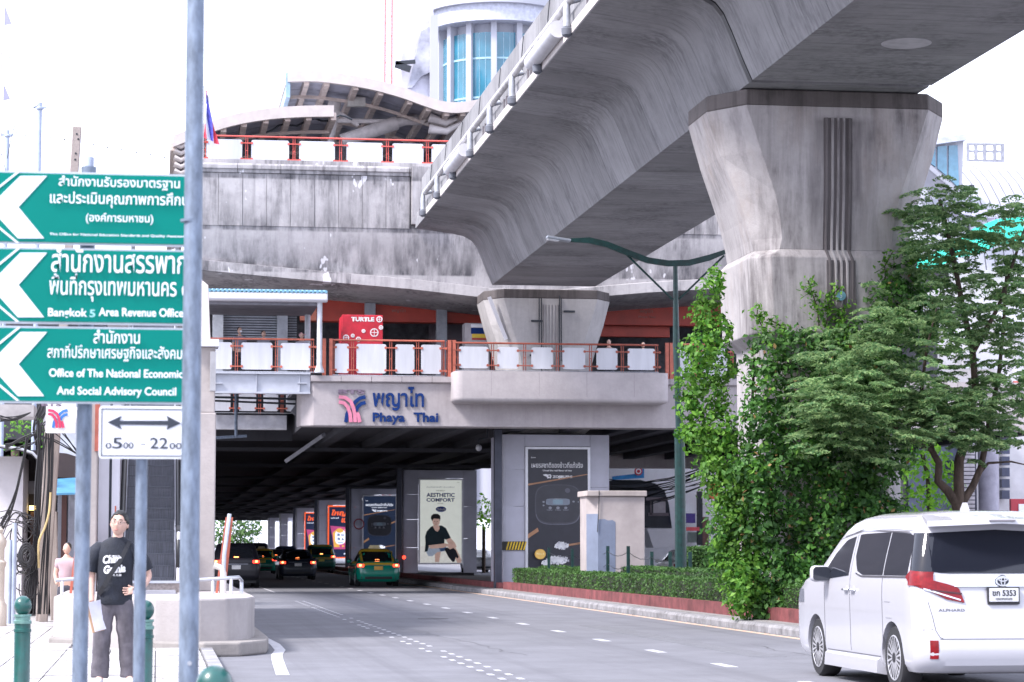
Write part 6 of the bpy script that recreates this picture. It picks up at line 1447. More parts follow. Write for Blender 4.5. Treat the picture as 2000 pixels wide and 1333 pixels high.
# ---- traffic under the deck: sedans, taxis, wagons
def make_sedan(name, label, x, y, body_m, roof_m, cat='car', W=1.76, H=1.47, L=4.5, plate=(.7, .7, .7), rotz=0, lit=True, suv=False, taxi=False, colors=None, trunk=.95):
    t = thing(name, label, cat, (0, 0, 0), 'cars queueing under the station deck'); O0 = (0, 0, 0); hw = W/2
    if not suv: lv = [(.20, hw-.1, .12, L-.12, .3), (.30, hw-.03, .02, L-.02, .3), (.55, hw, .0, L, .32), (.75, hw, .03, L-.1, .3), (.90, hw-.03, .08, L-.9, .3), (trunk+.03, hw-.08, .16, L-1.2, .25), (1.03, hw-.13, .62, L-1.35, .22), (1.2, hw-.19, .95, L-1.75, .22), (H-.08, hw-.28, 1.3, L-2.1, .25), (H-.02, hw-.36, 1.45, L-2.3, .25), (H, hw-.55, 1.7, L-2.5, .3)]
    else: lv = [(.30, hw-.1, .12, L-.12, .25), (.42, hw-.03, .02, L-.02, .25), (.7, hw, .0, L, .25), (.95, hw, .03, L-.1, .25), (1.05, hw-.03, .07, L-1.1, .22), (1.15, hw-.06, .12, L-1.4, .2), (H-.14, hw-.18, .40, L-2.0, .2), (H-.04, hw-.26, .55, L-2.2, .22), (H, hw-.4, .75, L-2.4, .3)]
    b, o = car_body(lv, body_m, t, O0, sorted({round(q[0]+(r[0]-q[0])*k/3, 3) for q, r in zip(lv, lv[1:]) for k in range(4)}), ((.95, .33), (L-.9, .33)), .36)
    for yy in (.95, L-.9):
        for s in (-1, 1): wheel(t, s*(hw-.12), yy, .32, .2, s, O0, False)
    MB().box(-hw+.15, hw-.15, .3, L-.3, .18, .6).build('underbody', black_paint, t)
    zr0, zr1 = (1.0, H-.10) if not suv else (1.12, H-.12)
    f = lambda lo, hi, a0, a1, mat, nm, n=8, m=3, th=.006: car_patch(b, 'rear', lo, hi, a0, a1, n, m, th, mat, nm, t, O0)
    f(lambda a: zr0+.02, lambda a: zr1, -hw+.30, hw-.30, glass_dark, 'rear_window')
    if roof_m: # upper shell in the second colour
        for s in (-1, 1): car_patch(b, 'side', lambda a: .88, lambda a: .99, .3, L-1.3, 10, 2, .005, roof_m, 'shoulder_paint', t, O0, s)
        f(lambda a: .84, lambda a: .985, -hw+.1, hw-.1, roof_m, 'boot_paint'); 
        m = MB(); m.loft([[(p[0]*1.01, p[1]*1.0, p[2]+.008) for p in b.ring(z)] for z in (H-.12, H-.06, H-.02, H)]); m.build('roof_paint', roof_m, t, smooth=45)
        for s in (-1, 1): f(lambda a: 1.0, lambda a: H-.1, *(sorted((s*(hw-.30), s*(hw-.21)))), roof_m, 'pillar_paint', n=2)
    for s in (-1, 1):
        car_patch(b, 'side', lambda a: zr0+.02, lambda a: H-.12, (1.15 if not suv else .55), L-1.9, 8, 3, .006, glass_dark, 'side_window', t, O0, s)
        a0, a1 = sorted((s*(hw-.30), s*(hw-.05)))
        zl = .78 if not suv else .95
        f(lambda a: zl, lambda a: zl+.11, a0, a1, tail_on if lit else tail_off, 'tail_lamp', th=.012)
        a0, a1 = sorted((s*(hw-.20), s*(hw-.12))); f(lambda a: zl+.03, lambda a: zl+.10, a0, a1, brake_on if lit else tail_off, 'brake_lamp', th=.02)
        MB().ell((s*(hw+.08), L-1.75, 1.0 if not suv else 1.2), (.11, .07, .08), 10, 6).build('mirror', body_m, t, smooth=60)
    MB().box(-.09, .09, b.rear(0, zr0+.06)-.03, b.rear(0, zr0+.06), zr0+.05, zr0+.075).build('high_brake_lamp', brake_on if lit else tail_off, t)
    zp = .74 if not suv else .8; yp = b.rear(0, zp)
    pm_ = MB().box(-.17, .17, yp-.02, yp, zp-.08, zp+.07).build('number_plate', M('plate %d%d' % (plate[0]*100, plate[2]*100), plate, .5), t)
    f(lambda a: zp+.1, lambda a: zp+.125, -.45, .45, M('dull chrome', (.25, .26, .3), .3, .6), 'chrome_strip', n=4, m=1, th=.012); f(lambda a: .30, lambda a: .40, -hw+.2, hw-.2, black_paint, 'bumper_grille', m=1)
    if taxi:
        MB().prism([(-.25, H+.01), (.25, H+.01), (.18, H+.14), (-.18, H+.14)], 'y', 1.9, 2.05).build('roof_sign', M('taxi roof sign', (.7, .6, .35), .5), t)
    t.location = (x, y, 0); t.rotation_euler = (0, 0, rotz); return t
g_t = M('taxi green', (.0, .22, .15), .25, coat=.6, var=.03); y_t = M('taxi yellow', (.62, .40, .03), .3, coat=.6, var=.03)
taxi = make_sedan('taxi', 'green and yellow taxi with lit brake lamps beside the billboard pillars', PY(735, 1144, 97).x, 96.0, g_t, y_t, 'taxi', plate=(.7, .4, .08), taxi=True, H=1.5)
blk = M('car paint black', (.008, .008, .014), .4, coat=.15, var=0); nav = M('car paint navy', (.012, .018, .035), .35, coat=.2, var=0)
make_sedan('parked_wagon'.replace('parked_', 'black_'), 'tall black wagon with glowing lamps nearest the escalator plinth', PY(462, 1144, 93).x, 93.5, blk, None, 'suv', W=1.86, H=1.72, L=4.6, suv=True)
make_sedan('dark_sedan', 'dark blue saloon car braking between the black wagon and the taxi', PY(580, 1128, 118).x, 117.0, nav, None, 'car', W=1.8)
make_sedan('taxi', 'dim green and yellow taxi further ahead between the black wagon and the dark saloon', PY(513, 1110, 146).x, 146.0, g_t, y_t, 'taxi', plate=(.6, .5, .1), taxi=True, H=1.5)
make_sedan('tall_taxi', 'tall dark green and yellow taxi wagon in front of the orange framed posters', PY(628, 1108, 150).x, 150.0, M('taxi dark green', (.0, .08, .06), .3, coat=.5), M('taxi dim yellow', (.4, .28, .03), .4), 'taxi', W=1.8, H=1.75, L=4.8, suv=True, plate=(.6, .4, .1), taxi=False)
make_sedan('black_wagon', 'black van roof showing above the queue by the tunnel mouth', PY(503, 1095, 185).x, 185.0, blk, None, 'van', W=1.9, H=1.95, L=4.9, suv=True)
make_sedan('black_wagon', 'small dark wagon glimpsed between the dark saloon and the tall green taxi', PY(560, 1100, 180).x, 180.0, nav, None, 'suv', W=1.8, H=1.7, L=4.6, suv=True)
make_sedan('dark_sedan', 'dark saloon with one lamp showing left of the dark blue saloon', PY(540, 1100, 165).x, 165.0, blk, None, 'car', W=1.75)
make_sedan('grey_sedan', 'grey saloon glimpsed in the queue far ahead', PY(478, 1090, 230).x, 230.0, M('car paint grey', (.2, .2, .23), .25, coat=.6), None, 'car')
# red reflector lamp on kerb column
q = PY(789, 1089, 119.5); t = MB().ell(q, (.09, .05, .09)).build('warning_lamp', tail_on, None, smooth=60); tag(t, 'small red warning lamp glowing on the column left of the seated man poster', 'lamp')
q = PY(701, 1024, 157.8); ringm(q.x, q.z, .32, 157.8, b3, M('dim red ring', (.3, .03, .04), .5), .04)
# parked bikes and cars seen in the gap on the far carriageway
make_sedan('white_car', 'white car partly hidden behind the half bare shrub', PY(1300, 1100, 95).x+1.2, 95, M('car paint white', (.7, .7, .72), .25, coat=.6), None, 'car', lit=False, rotz=RAD(0))
make_sedan('pale_car', 'pale car in the dark gap right of the glowing poster pillar', PY(940, 1080, 140).x+1.4, 150, M('car paint pale', (.5, .5, .52), .25, coat=.6), None, 'car', lit=False)
# ================================================================ people
def skin_mesh(V, E_, R_, name, mat, par, sub=2, root=0):
    me = bpy.data.meshes.new(name); me.from_pydata([tuple(Vector(v)) for v in V], E_, []); o = bpy.data.objects.new(name, me); COL.objects.link(o)
    o.modifiers.new('s', 'SKIN'); sv = me.skin_vertices[0].data
    for i, r in enumerate(R_): sv[i].radius = (r if isinstance(r, tuple) else (r, r))
    sv[root].use_root = True
    s2 = o.modifiers.new('u', 'SUBSURF'); s2.levels = sub; s2.render_levels = sub
    dg = bpy.context.evaluated_depsgraph_get(); dg.update(); m2 = bpy.data.meshes.new_from_object(o.evaluated_get(dg)); bpy.data.objects.remove(o)
    a = org(par); m2.transform(Matrix.Translation(-a)); m2.materials.clear()
    return finish(m2, name, mat, par, 80)
skin_m = M('skin', (.6, .385, .31), .5, var=.05, scale=6); hair_m = M('black hair', (.012, .011, .012), .5, var=.3, scale=40)
teeb = M('black tee', (.016, .02, .032), .8, var=.2, scale=9, bump=.3); trous = M('grey trousers', (.115, .105, .125), .85, var=.22, scale=7, stretch=(1, 1, .5), bump=.5, bscale=12)
MXp = PY(221, 1335, 24.95); B = Vector((MXp.x, 24.95, .12))
man = thing('person', 'man in glasses, black printed T-shirt and grey trousers holding papers, walking past the plinth', 'person', B, None)
def b(x, y, z): return B+Vector((x, y, z))
k = 1.0
# body (one continuous skin figure)
V = [b(.0, .0, .93), b(.0, .01, 1.10), b(.0, .02, 1.28), b(.01, .02, 1.40), b(.02, .0, 1.455), b(.03, -.015, 1.52), b(.035, -.02, 1.60),
     b(-.15, .02, 1.385), b(-.215, .01, 1.33), b(-.235, .0, 1.10), b(-.225, -.07, .90), b(-.222, -.09, .84),
     b(.17, .02, 1.39), b(.25, .02, 1.33), b(.345, .06, 1.10), b(.27, -.07, .97), b(.225, -.10, .965),
     b(-.10, .0, .86), b(-.12, -.03, .50), b(-.135, .03, .12), b(-.14, -.06, .04),
     b(.10, .0, .86), b(.135, -.02, .50), b(.16, .02, .12), b(.165, -.07, .04)]
Ed = [(0, 1), (1, 2), (2, 3), (3, 4), (4, 5), (5, 6), (3, 7), (7, 8), (8, 9), (9, 10), (10, 11), (3, 12), (12, 13), (13, 14), (14, 15), (15, 16), (0, 17), (17, 18), (18, 19), (19, 20), (0, 21), (21, 22), (22, 23), (23, 24)]
Rr = [(.14, .09), (.13, .085), (.13, .08), (.08, .06), .058, .055, .05, .05, .05, .043, .032, .028, .05, .05, .043, .032, .028, .085, .058, .042, .045, .085, .058, .042, .045]
bd = skin_mesh(V, Ed, Rr, 'body', skin_m, man)
# head with shaped face
HC = b(.04, -.03, 1.632); Rh = Matrix.Rotation(RAD(7), 3, 'Y')@Matrix.Rotation(RAD(-12), 3, 'Z')
bm = bmesh.new(); bmesh.ops.create_icosphere(bm, subdivisions=4, radius=1)
for v in bm.verts:
    p = v.co.copy(); x, y, z = p.x*.088, p.y*.104, p.z*.130
    if z < -.02: x *= 1-.28*min(1, (-z-.02)/.09); y *= 1-.10*min(1, (-z-.02)/.09)
    f = max(0, -p.y)
    nose = math.exp(-(p.x/.13)**2)*(math.exp(-((p.z+.12)/.16)**2))*f; y -= .020*nose
    eye = (math.exp(-((abs(p.x)-.36)/.15)**2))*math.exp(-((p.z-.10)/.13)**2)*f; y += .010*eye
    brow = math.exp(-((abs(p.x)-.33)/.25)**2)*math.exp(-((p.z-.30)/.10)**2)*f; y -= .005*brow
    lip = math.exp(-(p.x/.25)**2)*math.exp(-((p.z+.50)/.07)**2)*f; y -= .006*lip
    chk = math.exp(-((abs(p.x)-.5)/.2)**2)*math.exp(-((p.z+.2)/.25)**2)*f; y -= .005*chk
    v.co = HC+Rh@Vector((x, y, z))-B
me = bpy.data.meshes.new('head'); bm.to_mesh(me); bm.free(); hd = finish(me, 'head', skin_m, man, 80)
def hp(x, y, z): return HC+Rh@Vector((x, y, z))*1.11
for s in (-1, 1):
    MB().ell(hp(s*.078, .005, -.005), (.012, .022, .032), 10, 7).build('ear', skin_m, hd, smooth=80)
    MB().ell(hp(s*.029, -.084, .012), (.011, .006, .0055), 10, 6).build('eye', M('eye white', (.55, .5, .48), .3), hd, smooth=80)
    MB().ell(hp(s*.029, -.0885, .012), (.0055, .004, .0055), 8, 6).build('iris', M('iris dark', (.015, .01, .01), .2), hd, smooth=80)
    MB().tube([hp(s*.014, -.094, .034), hp(s*.03, -.094, .040), hp(s*.046, -.085, .034)], .0035, 5).build('eyebrow', hair_m, hd)
    pts = [hp(s*(.031+.022*math.cos(a)), -.102+.004*abs(math.cos(a)), .010+.015*math.sin(a)) for a in [2*math.pi*q/18 for q in range(19)]]
    MB().tube(pts, .0018, 5).build('glasses_rim', M('glasses metal', (.2, .17, .17), .4, .3), hd)
    MB().tube([hp(s*.052, -.10, .012), hp(s*.074, -.06, .014), hp(s*.08, .0, .012)], .0018, 5).build('glasses_arm', MATS['glasses metal'], hd)
MB().tube([hp(-.011, -.106, .014), hp(0, -.109, .017), hp(.011, -.106, .014)], .002, 5).build('glasses_bridge', MATS['glasses metal'], hd)
MB().ell(hp(0, -.0945, -.058), (.023, .007, .0075), 12, 6).build('lips', M('lips', (.42, .17, .15), .5), hd, smooth=80)
# hair cap
bm = bmesh.new(); bmesh.ops.create_icosphere(bm, subdivisions=4, radius=1)
dele = []
for v in bm.verts:
    p = v.co.copy(); line = .22+.52*max(0, -p.y)-.85*max(0, p.y)-.75*max(0, abs(p.x)-.45)
    if p.z < line: dele.append(v)
    r = 1.075+.03*math.sin(p.x*23+p.z*9)*math.sin(p.y*19)
    v.co = HC+Rh@Vector((p.x*.089*r, p.y*.106*r, p.z*.131*r))-B
bmesh.ops.delete(bm, geom=dele, context='VERTS'); me = bpy.data.meshes.new('hair'); bm.to_mesh(me); bm.free(); ho = finish(me, 'hair', hair_m, hd, 60)
sm_ = ho.modifiers.new('t', 'SOLIDIFY'); sm_.thickness = .012; sm_.offset = -1
# hands
def hand(palm, dirn, side, par, curl=.5, s_=1.0):
    d = Vector(dirn).normalized(); sd2 = Vector(side).normalized(); nn = d.cross(sd2).normalized(); P0 = Vector(palm); V = [P0, P0+d*.05*s_]; E2 = [(0, 1)]; R2 = [(.020, .032), (.016, .034)]
    for i, (o_, L_) in enumerate(((-.030, .062), (-.010, .072), (.011, .068), (.030, .052))):
        a = P0+d*.065*s_+sd2*o_; b_ = a+(d+sd2*o_*3)*L_*.5*s_+nn*.012*curl; c_ = b_+(d*(1-curl*.5)+sd2*o_*3)*L_*.5*s_+nn*.03*curl; n0 = len(V); V += [a, b_, c_]; E2 += [(1, n0), (n0, n0+1), (n0+1, n0+2)]; R2 += [.0095, .0085, .007]
    n0 = len(V); V += [P0-sd2*.035+d*.03, P0-sd2*.058+d*.065+nn*.01]; E2 += [(0, n0), (n0, n0+1)]; R2 += [.011, .009]
    return skin_mesh(V, E2, R2, 'hand', skin_m, par, 2)
hand(b(-.222, -.095, .81), (.05, -.25, -1), (.6, -1, .2), man, 1.1)
hand(b(.205, -.125, .962), (-1, -.15, -.12), (.1, -.15, -1), man, .5)
# shirt
rg = []
for z, cx_, cy_, rx, ry in ((.815, .0, .0, .170, .122), (.83, .0, .0, .182, .130), (.92, .0, .0, .180, .128), (1.03, .0, .0, .176, .122), (1.15, .0, .005, .182, .126), (1.26, .0, .012, .194, .13), (1.34, .003, .016, .198, .125), (1.395, .006, .02, .192, .11), (1.435, .01, .016, .165, .095), (1.465, .014, .012, .125, .08), (1.488, .018, .008, .085, .07), (1.498, .02, .004, .072, .063)):
    rg.append([b(cx_+rx*math.cos(a)*(1+.025*math.sin(5*a+z*14)), cy_+ry*math.sin(a)*(1+.03*math.sin(4*a-z*11)), z) for a in [2*math.pi*q/36 for q in range(36)]])
sm2 = MB().loft(rg)
sm2.tube([b(-.08, .02, 1.40), b(-.15, .02, 1.385), b(-.20, .015, 1.335), b(-.24, .005, 1.24), b(-.258, .0, 1.15)], [.05, .075, .085, .082, .08], 16); sm2.tube([b(.09, .02, 1.40), b(.165, .02, 1.385), b(.22, .022, 1.33), b(.28, .04, 1.24), b(.315, .052, 1.16)], [.05, .075, .085, .082, .078], 16)
sm2.build('shirt', teeb, man, smooth=60)
shirt = [c for c in man.children if c.name.startswith('shirt')][0]
ysh = B.y-.165
def shirt_print(body, x0, x1, z, h, **kk):
    o = text(body, M('shirt print white', (.7, .7, .72), .7), shirt, B.x+x0, B.x+x1, B.z+z, ysh, h, name='print', **kk); return o
dgx = bpy.context.evaluated_depsgraph_get()
def wrap(o):
    for v in o.data.vertices:
        xx = (v.co.x)/.20; v.co.y += .055*xx*xx
o = shirt_print('China', -.115, .075, 1.235, .085, off=.05, shear=.25, rot=RAD(-5)); wrap(o)
o = shirt_print('Grania', -.105, .115, 1.135, .085, off=.05, shear=.25, rot=RAD(-5)); wrap(o)
o = shirt_print('SINCE', -.03, .05, 1.30, .015, off=.03); o = shirt_print('APR. 11.20', -.04, .07, 1.105, .022, off=.04); wrap(o)
st = MB().loft([[B+Vector((x, y, z)), B+Vector((x+.03, y-.004, z-.035)), B+Vector((x+.03, y+.012, z-.035)), B+Vector((x, y+.016, z))] for x, y, z in ((.13, -.06, 1.47), (.10, -.13, 1.40), (.04, -.163, 1.28), (-.04, -.168, 1.16), (-.12, -.155, 1.02), (-.17, -.10, .94))]).build('bag_strap', M('strap black', (.012, .013, .018), .6), shirt)
# trousers
V = [b(0, .0, .95), b(0, 0, .88), b(-.095, .0, .78), b(-.118, -.02, .50), b(-.135, .02, .09), b(.095, .0, .78), b(.13, -.01, .50), b(.158, .01, .09), b(-.135, .02, .08), b(.158, .01, .08), b(-.128, -.0, .28), b(.145, -.0, .28)]
skin_mesh(V, [(0, 1), (1, 2), (2, 3), (3, 10), (10, 4), (1, 5), (5, 6), (6, 11), (11, 7), (4, 8), (7, 9)], [(.165, .12), (.165, .125), (.108, .115), (.092, .10), (.082, .10), (.108, .115), (.092, .10), (.082, .10), (.08, .095), (.08, .095), (.086, .098), (.086, .098)], 'trousers', trous, man, 2)
for s, x, y in ((-1, -.14, -.0), (1, .163, -.01)):
    V = [b(x, .06+y, .045), b(x, -.03+y, .05), b(x+.01*s, -.12+y, .04), b(x+.012*s, -.17+y, .035)]; skin_mesh(V, [(0, 1), (1, 2), (2, 3)], [(.045, .045), (.048, .05), (.046, .035), (.03, .025)], 'shoe', M('shoe white', (.55, .55, .58), .6), man, 2)
tx = bpy.data.textures.new('cloth folds', 'CLOUDS'); tx.noise_scale = .11; tx.noise_depth = 2
for c_ in man.children:
    if c_.name.startswith(('shirt', 'trousers')):
        dm_ = c_.modifiers.new('folds', 'DISPLACE'); dm_.texture = tx; dm_.strength = .03 if c_.name.startswith('trousers') else .012; dm_.mid_level = .55
# papers in his right hand
pp0 = b(-.175, -.13, .70); Rp = Matrix.Rotation(RAD(-14), 3, 'Y')@Matrix.Rotation(RAD(35), 3, 'Z')
bk = thing('paper_stack', 'brown envelope and white papers held in the walking man\'s hand', 'papers', pp0)
MB().obox(pp0, (.17, .006, .30), Rp).build('envelope', M('manila envelope', (.52, .33, .2), .8), bk)
MB().obox(pp0+Vector((.02, .013, .01)), (.17, .014, .30), Rp).build('papers', M('paper white', (.7, .7, .8), .8), bk)

# background walkers: simple continuous figures, standing behind railings
def walker(px, pyhead, y, zf, shirt_c, face, label, cap=None, hgt=1.62, mask=False, vis=True):
    q = PY(px, pyhead, y); Bp = Vector((q.x, y, zf)); t = thing('person', label, 'person', Bp, 'people on the station level')
    sc = hgt/1.7
    def c(x, yy, z): return Bp+Vector((x, yy, z))*sc
    V = [c(0, 0, .9), c(0, 0, 1.15), c(0, 0, 1.36), c(0, 0, 1.45), c(0, -.01, 1.53), c(-.16, 0, 1.36), c(-.22, .02, 1.1), c(-.18, -.1, .9), c(.16, 0, 1.36), c(.22, .02, 1.1), c(.18, -.1, .9), c(-.09, 0, .8), c(-.10, 0, .45), c(-.10, .03, .05), c(.09, 0, .8), c(.10, 0, .45), c(.1, .03, .05)]
    skin_mesh(V, [(0, 1), (1, 2), (2, 3), (3, 4), (2, 5), (5, 6), (6, 7), (2, 8), (8, 9), (9, 10), (0, 11), (11, 12), (12, 13), (0, 14), (14, 15), (15, 16)], [(.14, .1), (.13, .09), (.13, .09), .055, .05, .06, .042, .03, .06, .042, .03, .08, .055, .045, .08, .055, .045], 'body', skin_m, t, 1)
    V = V[:3]+[c(0, 0, 1.42)]+[V[5], c(-.2, .01, 1.2), V[8], c(.2, .01, 1.2)]
    skin_mesh(V, [(0, 1), (1, 2), (2, 3), (2, 4), (4, 5), (2, 6), (6, 7)], [(.17, .12), (.16, .11), (.155, .11), (.08, .07), .08, .07, .08, .07], 'shirt', M('walker shirt %.2f %.2f' % (shirt_c[0], shirt_c[2]), shirt_c, .8), t, 1)
    skin_mesh([c(0, 0, .95), c(0, 0, .86), c(-.09, 0, .76), c(-.1, 0, .45), c(-.1, .02, .1), c(.09, 0, .76), c(.1, 0, .45), c(.1, .02, .1)], [(0, 1), (1, 2), (2, 3), (3, 4), (1, 5), (5, 6), (6, 7)], [(.15, .11), (.15, .11), .095, .075, .065, .095, .075, .065], 'trousers', M('walker trousers', (.05, .05, .07), .8), t, 1)
    h = MB().ell(c(0, -.02, 1.62), (.075*sc, .092*sc, .11*sc), 14, 10).build('head', skin_m, t, smooth=80)
    MB().ell(c(face*.06, -.07, 1.60), (.018, .02, .018), 8, 6).build('nose', skin_m, h, smooth=80)
    MB().ell(c(-face*.012, .012, 1.655), (.082*sc, .098*sc, .095*sc), 14, 10).build('hair', hair_m if not cap else M('pink cap', (.62, .32, .38), .7), h, smooth=80)
    if cap: MB().ell(c(face*.09, -.06, 1.665), (.07, .06, .014), 12, 6).build('cap_peak', MATS['pink cap'], h, smooth=80)
    if mask: MB().ell(c(face*.035, -.075, 1.585), (.05, .045, .04), 10, 7).build('face_mask', sign_white, h, smooth=80)
    return t
zf = zt4
walker(468, 650, YC+2, zf-.05, (.25, .25, .32), 1, 'person in grey top with a face mask standing under the canopy', mask=True, hgt=1.68)
walker(515, 652, YC+2.2, zf-.1, (.3, .3, .36), 1, 'dark haired person in grey between two others under the canopy', hgt=1.64)
walker(589, 658, YC+1.6, zf-.12, (.3, .28, .34), 1, 'person in a pink cap near the white canopy post', cap=True, hgt=1.55)
walker(1189, 672, YC+4, zf-.05, (.04, .04, .06), -1, 'dark haired person behind the balcony railing right of the far pier', hgt=1.6)
walker(1256, 676, YC+4, zf-.08, (.05, .05, .06), -1, 'small dark figure behind the right end of the balcony railing', hgt=1.55)
walker(131, 1070, 41.9, .12, (.5, .36, .4), -1, 'person in a pale pink top half hidden behind the orange guard rail', hgt=1.45)
# ================================================================ left street side: poles, cables, walls
YP = 47.0
up = M('utility pole concrete', (.36, .31, .29), .85, var=.15, scale=2, stretch=(1, 1, .3), bump=.3)
def upole(pts, y, w, label, holes=()):
    P_ = [PY(a, b, y) for a, b in pts]; t = thing('utility_pole', label, 'utility pole', (P_[0].x, y, .1), 'concrete utility poles at the left')
    MB().beam((P_[0].x, y, .1), P_[-1], w, .2, (0, 1, 0)).build('shaft', up, t, bevel=.015)
    for h in holes: q = PY(h[0], h[1], y-.11); MB().lathe((q.x, q.y, q.z), [(.02, 0), (.02, .02)], 8, 'y').build('bolt_hole', dark_metal, t)
    return t
upole([(84, 1215), (151, 249)], YP, .165, 'leaning concrete pole whose drilled top rises above the green signs', ((150, 262), (153, 272), (148, 300), (147, 312)))
upole([(76, 1205), (96, 800)], YP+.4, .12, 'shorter leaning concrete pole with a yellow pipe tangled in black cables')
upole([(108, 1180), (103, 1000)], YP+1, .16, 'dark wooden board post beside the leaning concrete poles')
for px, py0, w, y, lab in ((78, 201, 9, 60, 'slim pale steel pole with collared top rising alone above the first green sign'), (15, 255, 8, 62, 'thin pale steel pole near the left picture edge above the signs'), (175, 308, 17, 55, 'stubby grey pole top just above the first green sign')):
    q = PY(px, py0, y); r = w/2/(4722/y); t = thing('steel_pole', lab, 'pole', (q.x, y, 0), 'pale poles above the signs')
    MB().tube([(q.x-.02, y, 0), q], r, 12).build('shaft', bluegrey, t, smooth=50)
    if py0 < 300:
        MB().lathe((q.x, y, q.z-.18), [(r*1.3, 0), (r*1.6, .02), (r*1.6, .05), (r*1.3, .07)], 12).build('collar', bluegrey, t)
        MB().obox(q-Vector((0, 0, .12)), (.32, .05, .05)).build('cross_arm', bluegrey, t)
# insulated wires and strings at the top left
cab = M('cable black', (.02, .02, .024), .6)
def wire_(pts, y, r, label, cat='cable', group='cables at the left'):
    P_ = [PY(a, b, (y if not isinstance(y, (list, tuple)) else y[i])) for i, (a, b) in enumerate(pts)]
    Q_ = []
    for i in range(len(P_)-1):
        p0, p1, p2, p3 = P_[max(i-1, 0)], P_[i], P_[i+1], P_[min(i+2, len(P_)-1)]
        for k_ in range(6): u = k_/6; Q_.append(.5*((2*p1)+(p2-p0)*u+(2*p0-5*p1+4*p2-p3)*u*u+(3*p1-p0-3*p2+p3)*u**3))
    Q_.append(P_[-1]); return Q_
sw = MB()
for pts in ([(0, 290), (10, 330), (12, 345)], [(30, 243), (24, 262), (14, 310)], [(70, 244), (60, 262)], [(28, 258), (52, 266)], [(60, 215), (75, 205)], [(12, 90), (20, 118)]): sw.tube(wire_(pts, 58, .008, ''), .008, 4)
for k in range(9): q = PY(88+28*k+10, 268+5*k, 58); sw.ell(q, (.02, .02, .02), 6, 4)
tag(sw.build('hanging_wires', cab), 'short loose wire ends and beads hanging in the white sky at the left', 'wires', None, 'stuff')
for pts, lab in ((((9, 10), (23, 47), (8, 50)), 'grey pennant high at the left edge, the upper of two'), (((7, 163), (20, 194), (6, 197)), 'grey pennant at the left edge, the lower of two')):
    P_ = [PY(a, b, 40) for a, b in pts]; t = MB().add([tuple(p) for p in P_]+[tuple(p+Vector((0, .01, 0))) for p in P_], [(0, 1, 2), (5, 4, 3), (0, 3, 4, 1), (1, 4, 5, 2), (2, 5, 3, 0)]).build('pennant', M('pennant grey', (.34, .34, .45), .8), None)
    tag(t, lab, 'pennant', 'pennants')
tag(MB().tube([PY(2, -40, 40.1), PY(3, 240, 40.1), PY(0, 330, 40.1)], .012, 5).build('pennant_line', M('line pale', (.5, .5, .55), .7)), 'pale line at the left edge carrying the two pennants', 'line')
# cables on the poles: bundle of many black wires with a coil and meter clutter
rc = random.Random(21); cb_ = MB()
for k in range(9): cb_.tube(wire_([(0, 1048-rc.uniform(0, 40)), (25, 985+rc.uniform(-12, 12)), (45, 900+rc.uniform(-6, 12)), (52+rc.uniform(-3, 5), 855)], 46.2, .012, ''), .011, 4)
for k in range(16):
    x = rc.uniform(72, 104); cb_.tube(wire_([(x-18+rc.uniform(-8, 8), 1200), (x-12+rc.uniform(-6, 6), 1080), (x-4+rc.uniform(-5, 5), 950), (x+rc.uniform(-4, 6), 830)], 46.6, .011, ''), rc.uniform(.008, .016), 4)
for k in range(22):
    cx, cy = rc.uniform(30, 66), rc.uniform(1020, 1190); rr = rc.uniform(10, 34); a0 = rc.uniform(0, 6)
    cb_.tube(wire_([(cx+rr*.6*math.cos(a0+q_), cy+rr*math.sin(a0+q_)) for q_ in np.linspace(0, rc.uniform(2.5, 5.5), 8)], 46.5+rc.uniform(-.1, .3), .01, ''), rc.uniform(.007, .014), 4)
for k in range(8): cb_.tube(wire_([(10, 868+k*2), (60+rc.uniform(-5, 5), 860+rc.uniform(-14, 10)), (100, 850+rc.uniform(-30, 20)), (150, 880+rc.uniform(-8, 10))], 46.7, .01, ''), .01, 4)
for k in range(7): cb_.tube(wire_([(0, 1000+12*k), (30, 1010+rc.uniform(-20, 20)), (70, 1040+rc.uniform(-30, 30))], 46.4, .01, ''), .008, 4)
for k in range(8): cb_.tube(wire_([(72+rc.uniform(-4, 14), 870), (70+rc.uniform(-6, 10), 835), (80+rc.uniform(-6, 16), 800), (84+rc.uniform(-8, 18), 770)], 46.8, .01, ''), .012, 4)
for k in range(5): cb_.tube(wire_([(0, 812+k*3), (30, 816+rc.uniform(-4, 6)), (60, 806)], 46.8, .01, ''), .012, 4)
tag(cb_.build('tangled_cables', cab), 'dense tangle of black telephone cables around the leaning concrete poles', 'cables', None, 'stuff')
tag(MB().tube(wire_([(99, 962), (96, 1000), (88, 1030), (76, 1060), (76, 1110)], 46.3, .02, ''), .02, 6).build('yellow_hose', M('ochre hose', (.55, .42, .2), .6)), 'ochre flexible hose curving down the leaning pole', 'hose')
for i, r in enumerate((.17, .135, .1)):
    q = PY(52, 1086, 46.2); tag(MB().tube([q+Vector((r*.8*math.cos(a), -.03*i, r*math.sin(a)*1.35)) for a in np.linspace(0, 6.28, 22)], .022, 6).build('cable_coil', cab), ['outer turn of the round black cable coil', 'middle turn of the round black cable coil', 'inner turn of the round black cable coil'][i], 'cable coil', 'turns of the cable coil')
for px, py0, r, lab in ((29, 1022, .045, 'taller grey conduit pipe standing in front of the cables'), (20, 1055, .035, 'shorter grey conduit pipe beside the taller one')):
    q = PY(px, py0, 45.8); t = MB().tube([(q.x, 45.8, .1), q], r, 10).build('conduit_pipe', bluegrey, None, smooth=50); tag(t, lab, 'pipe', 'conduit pipes')
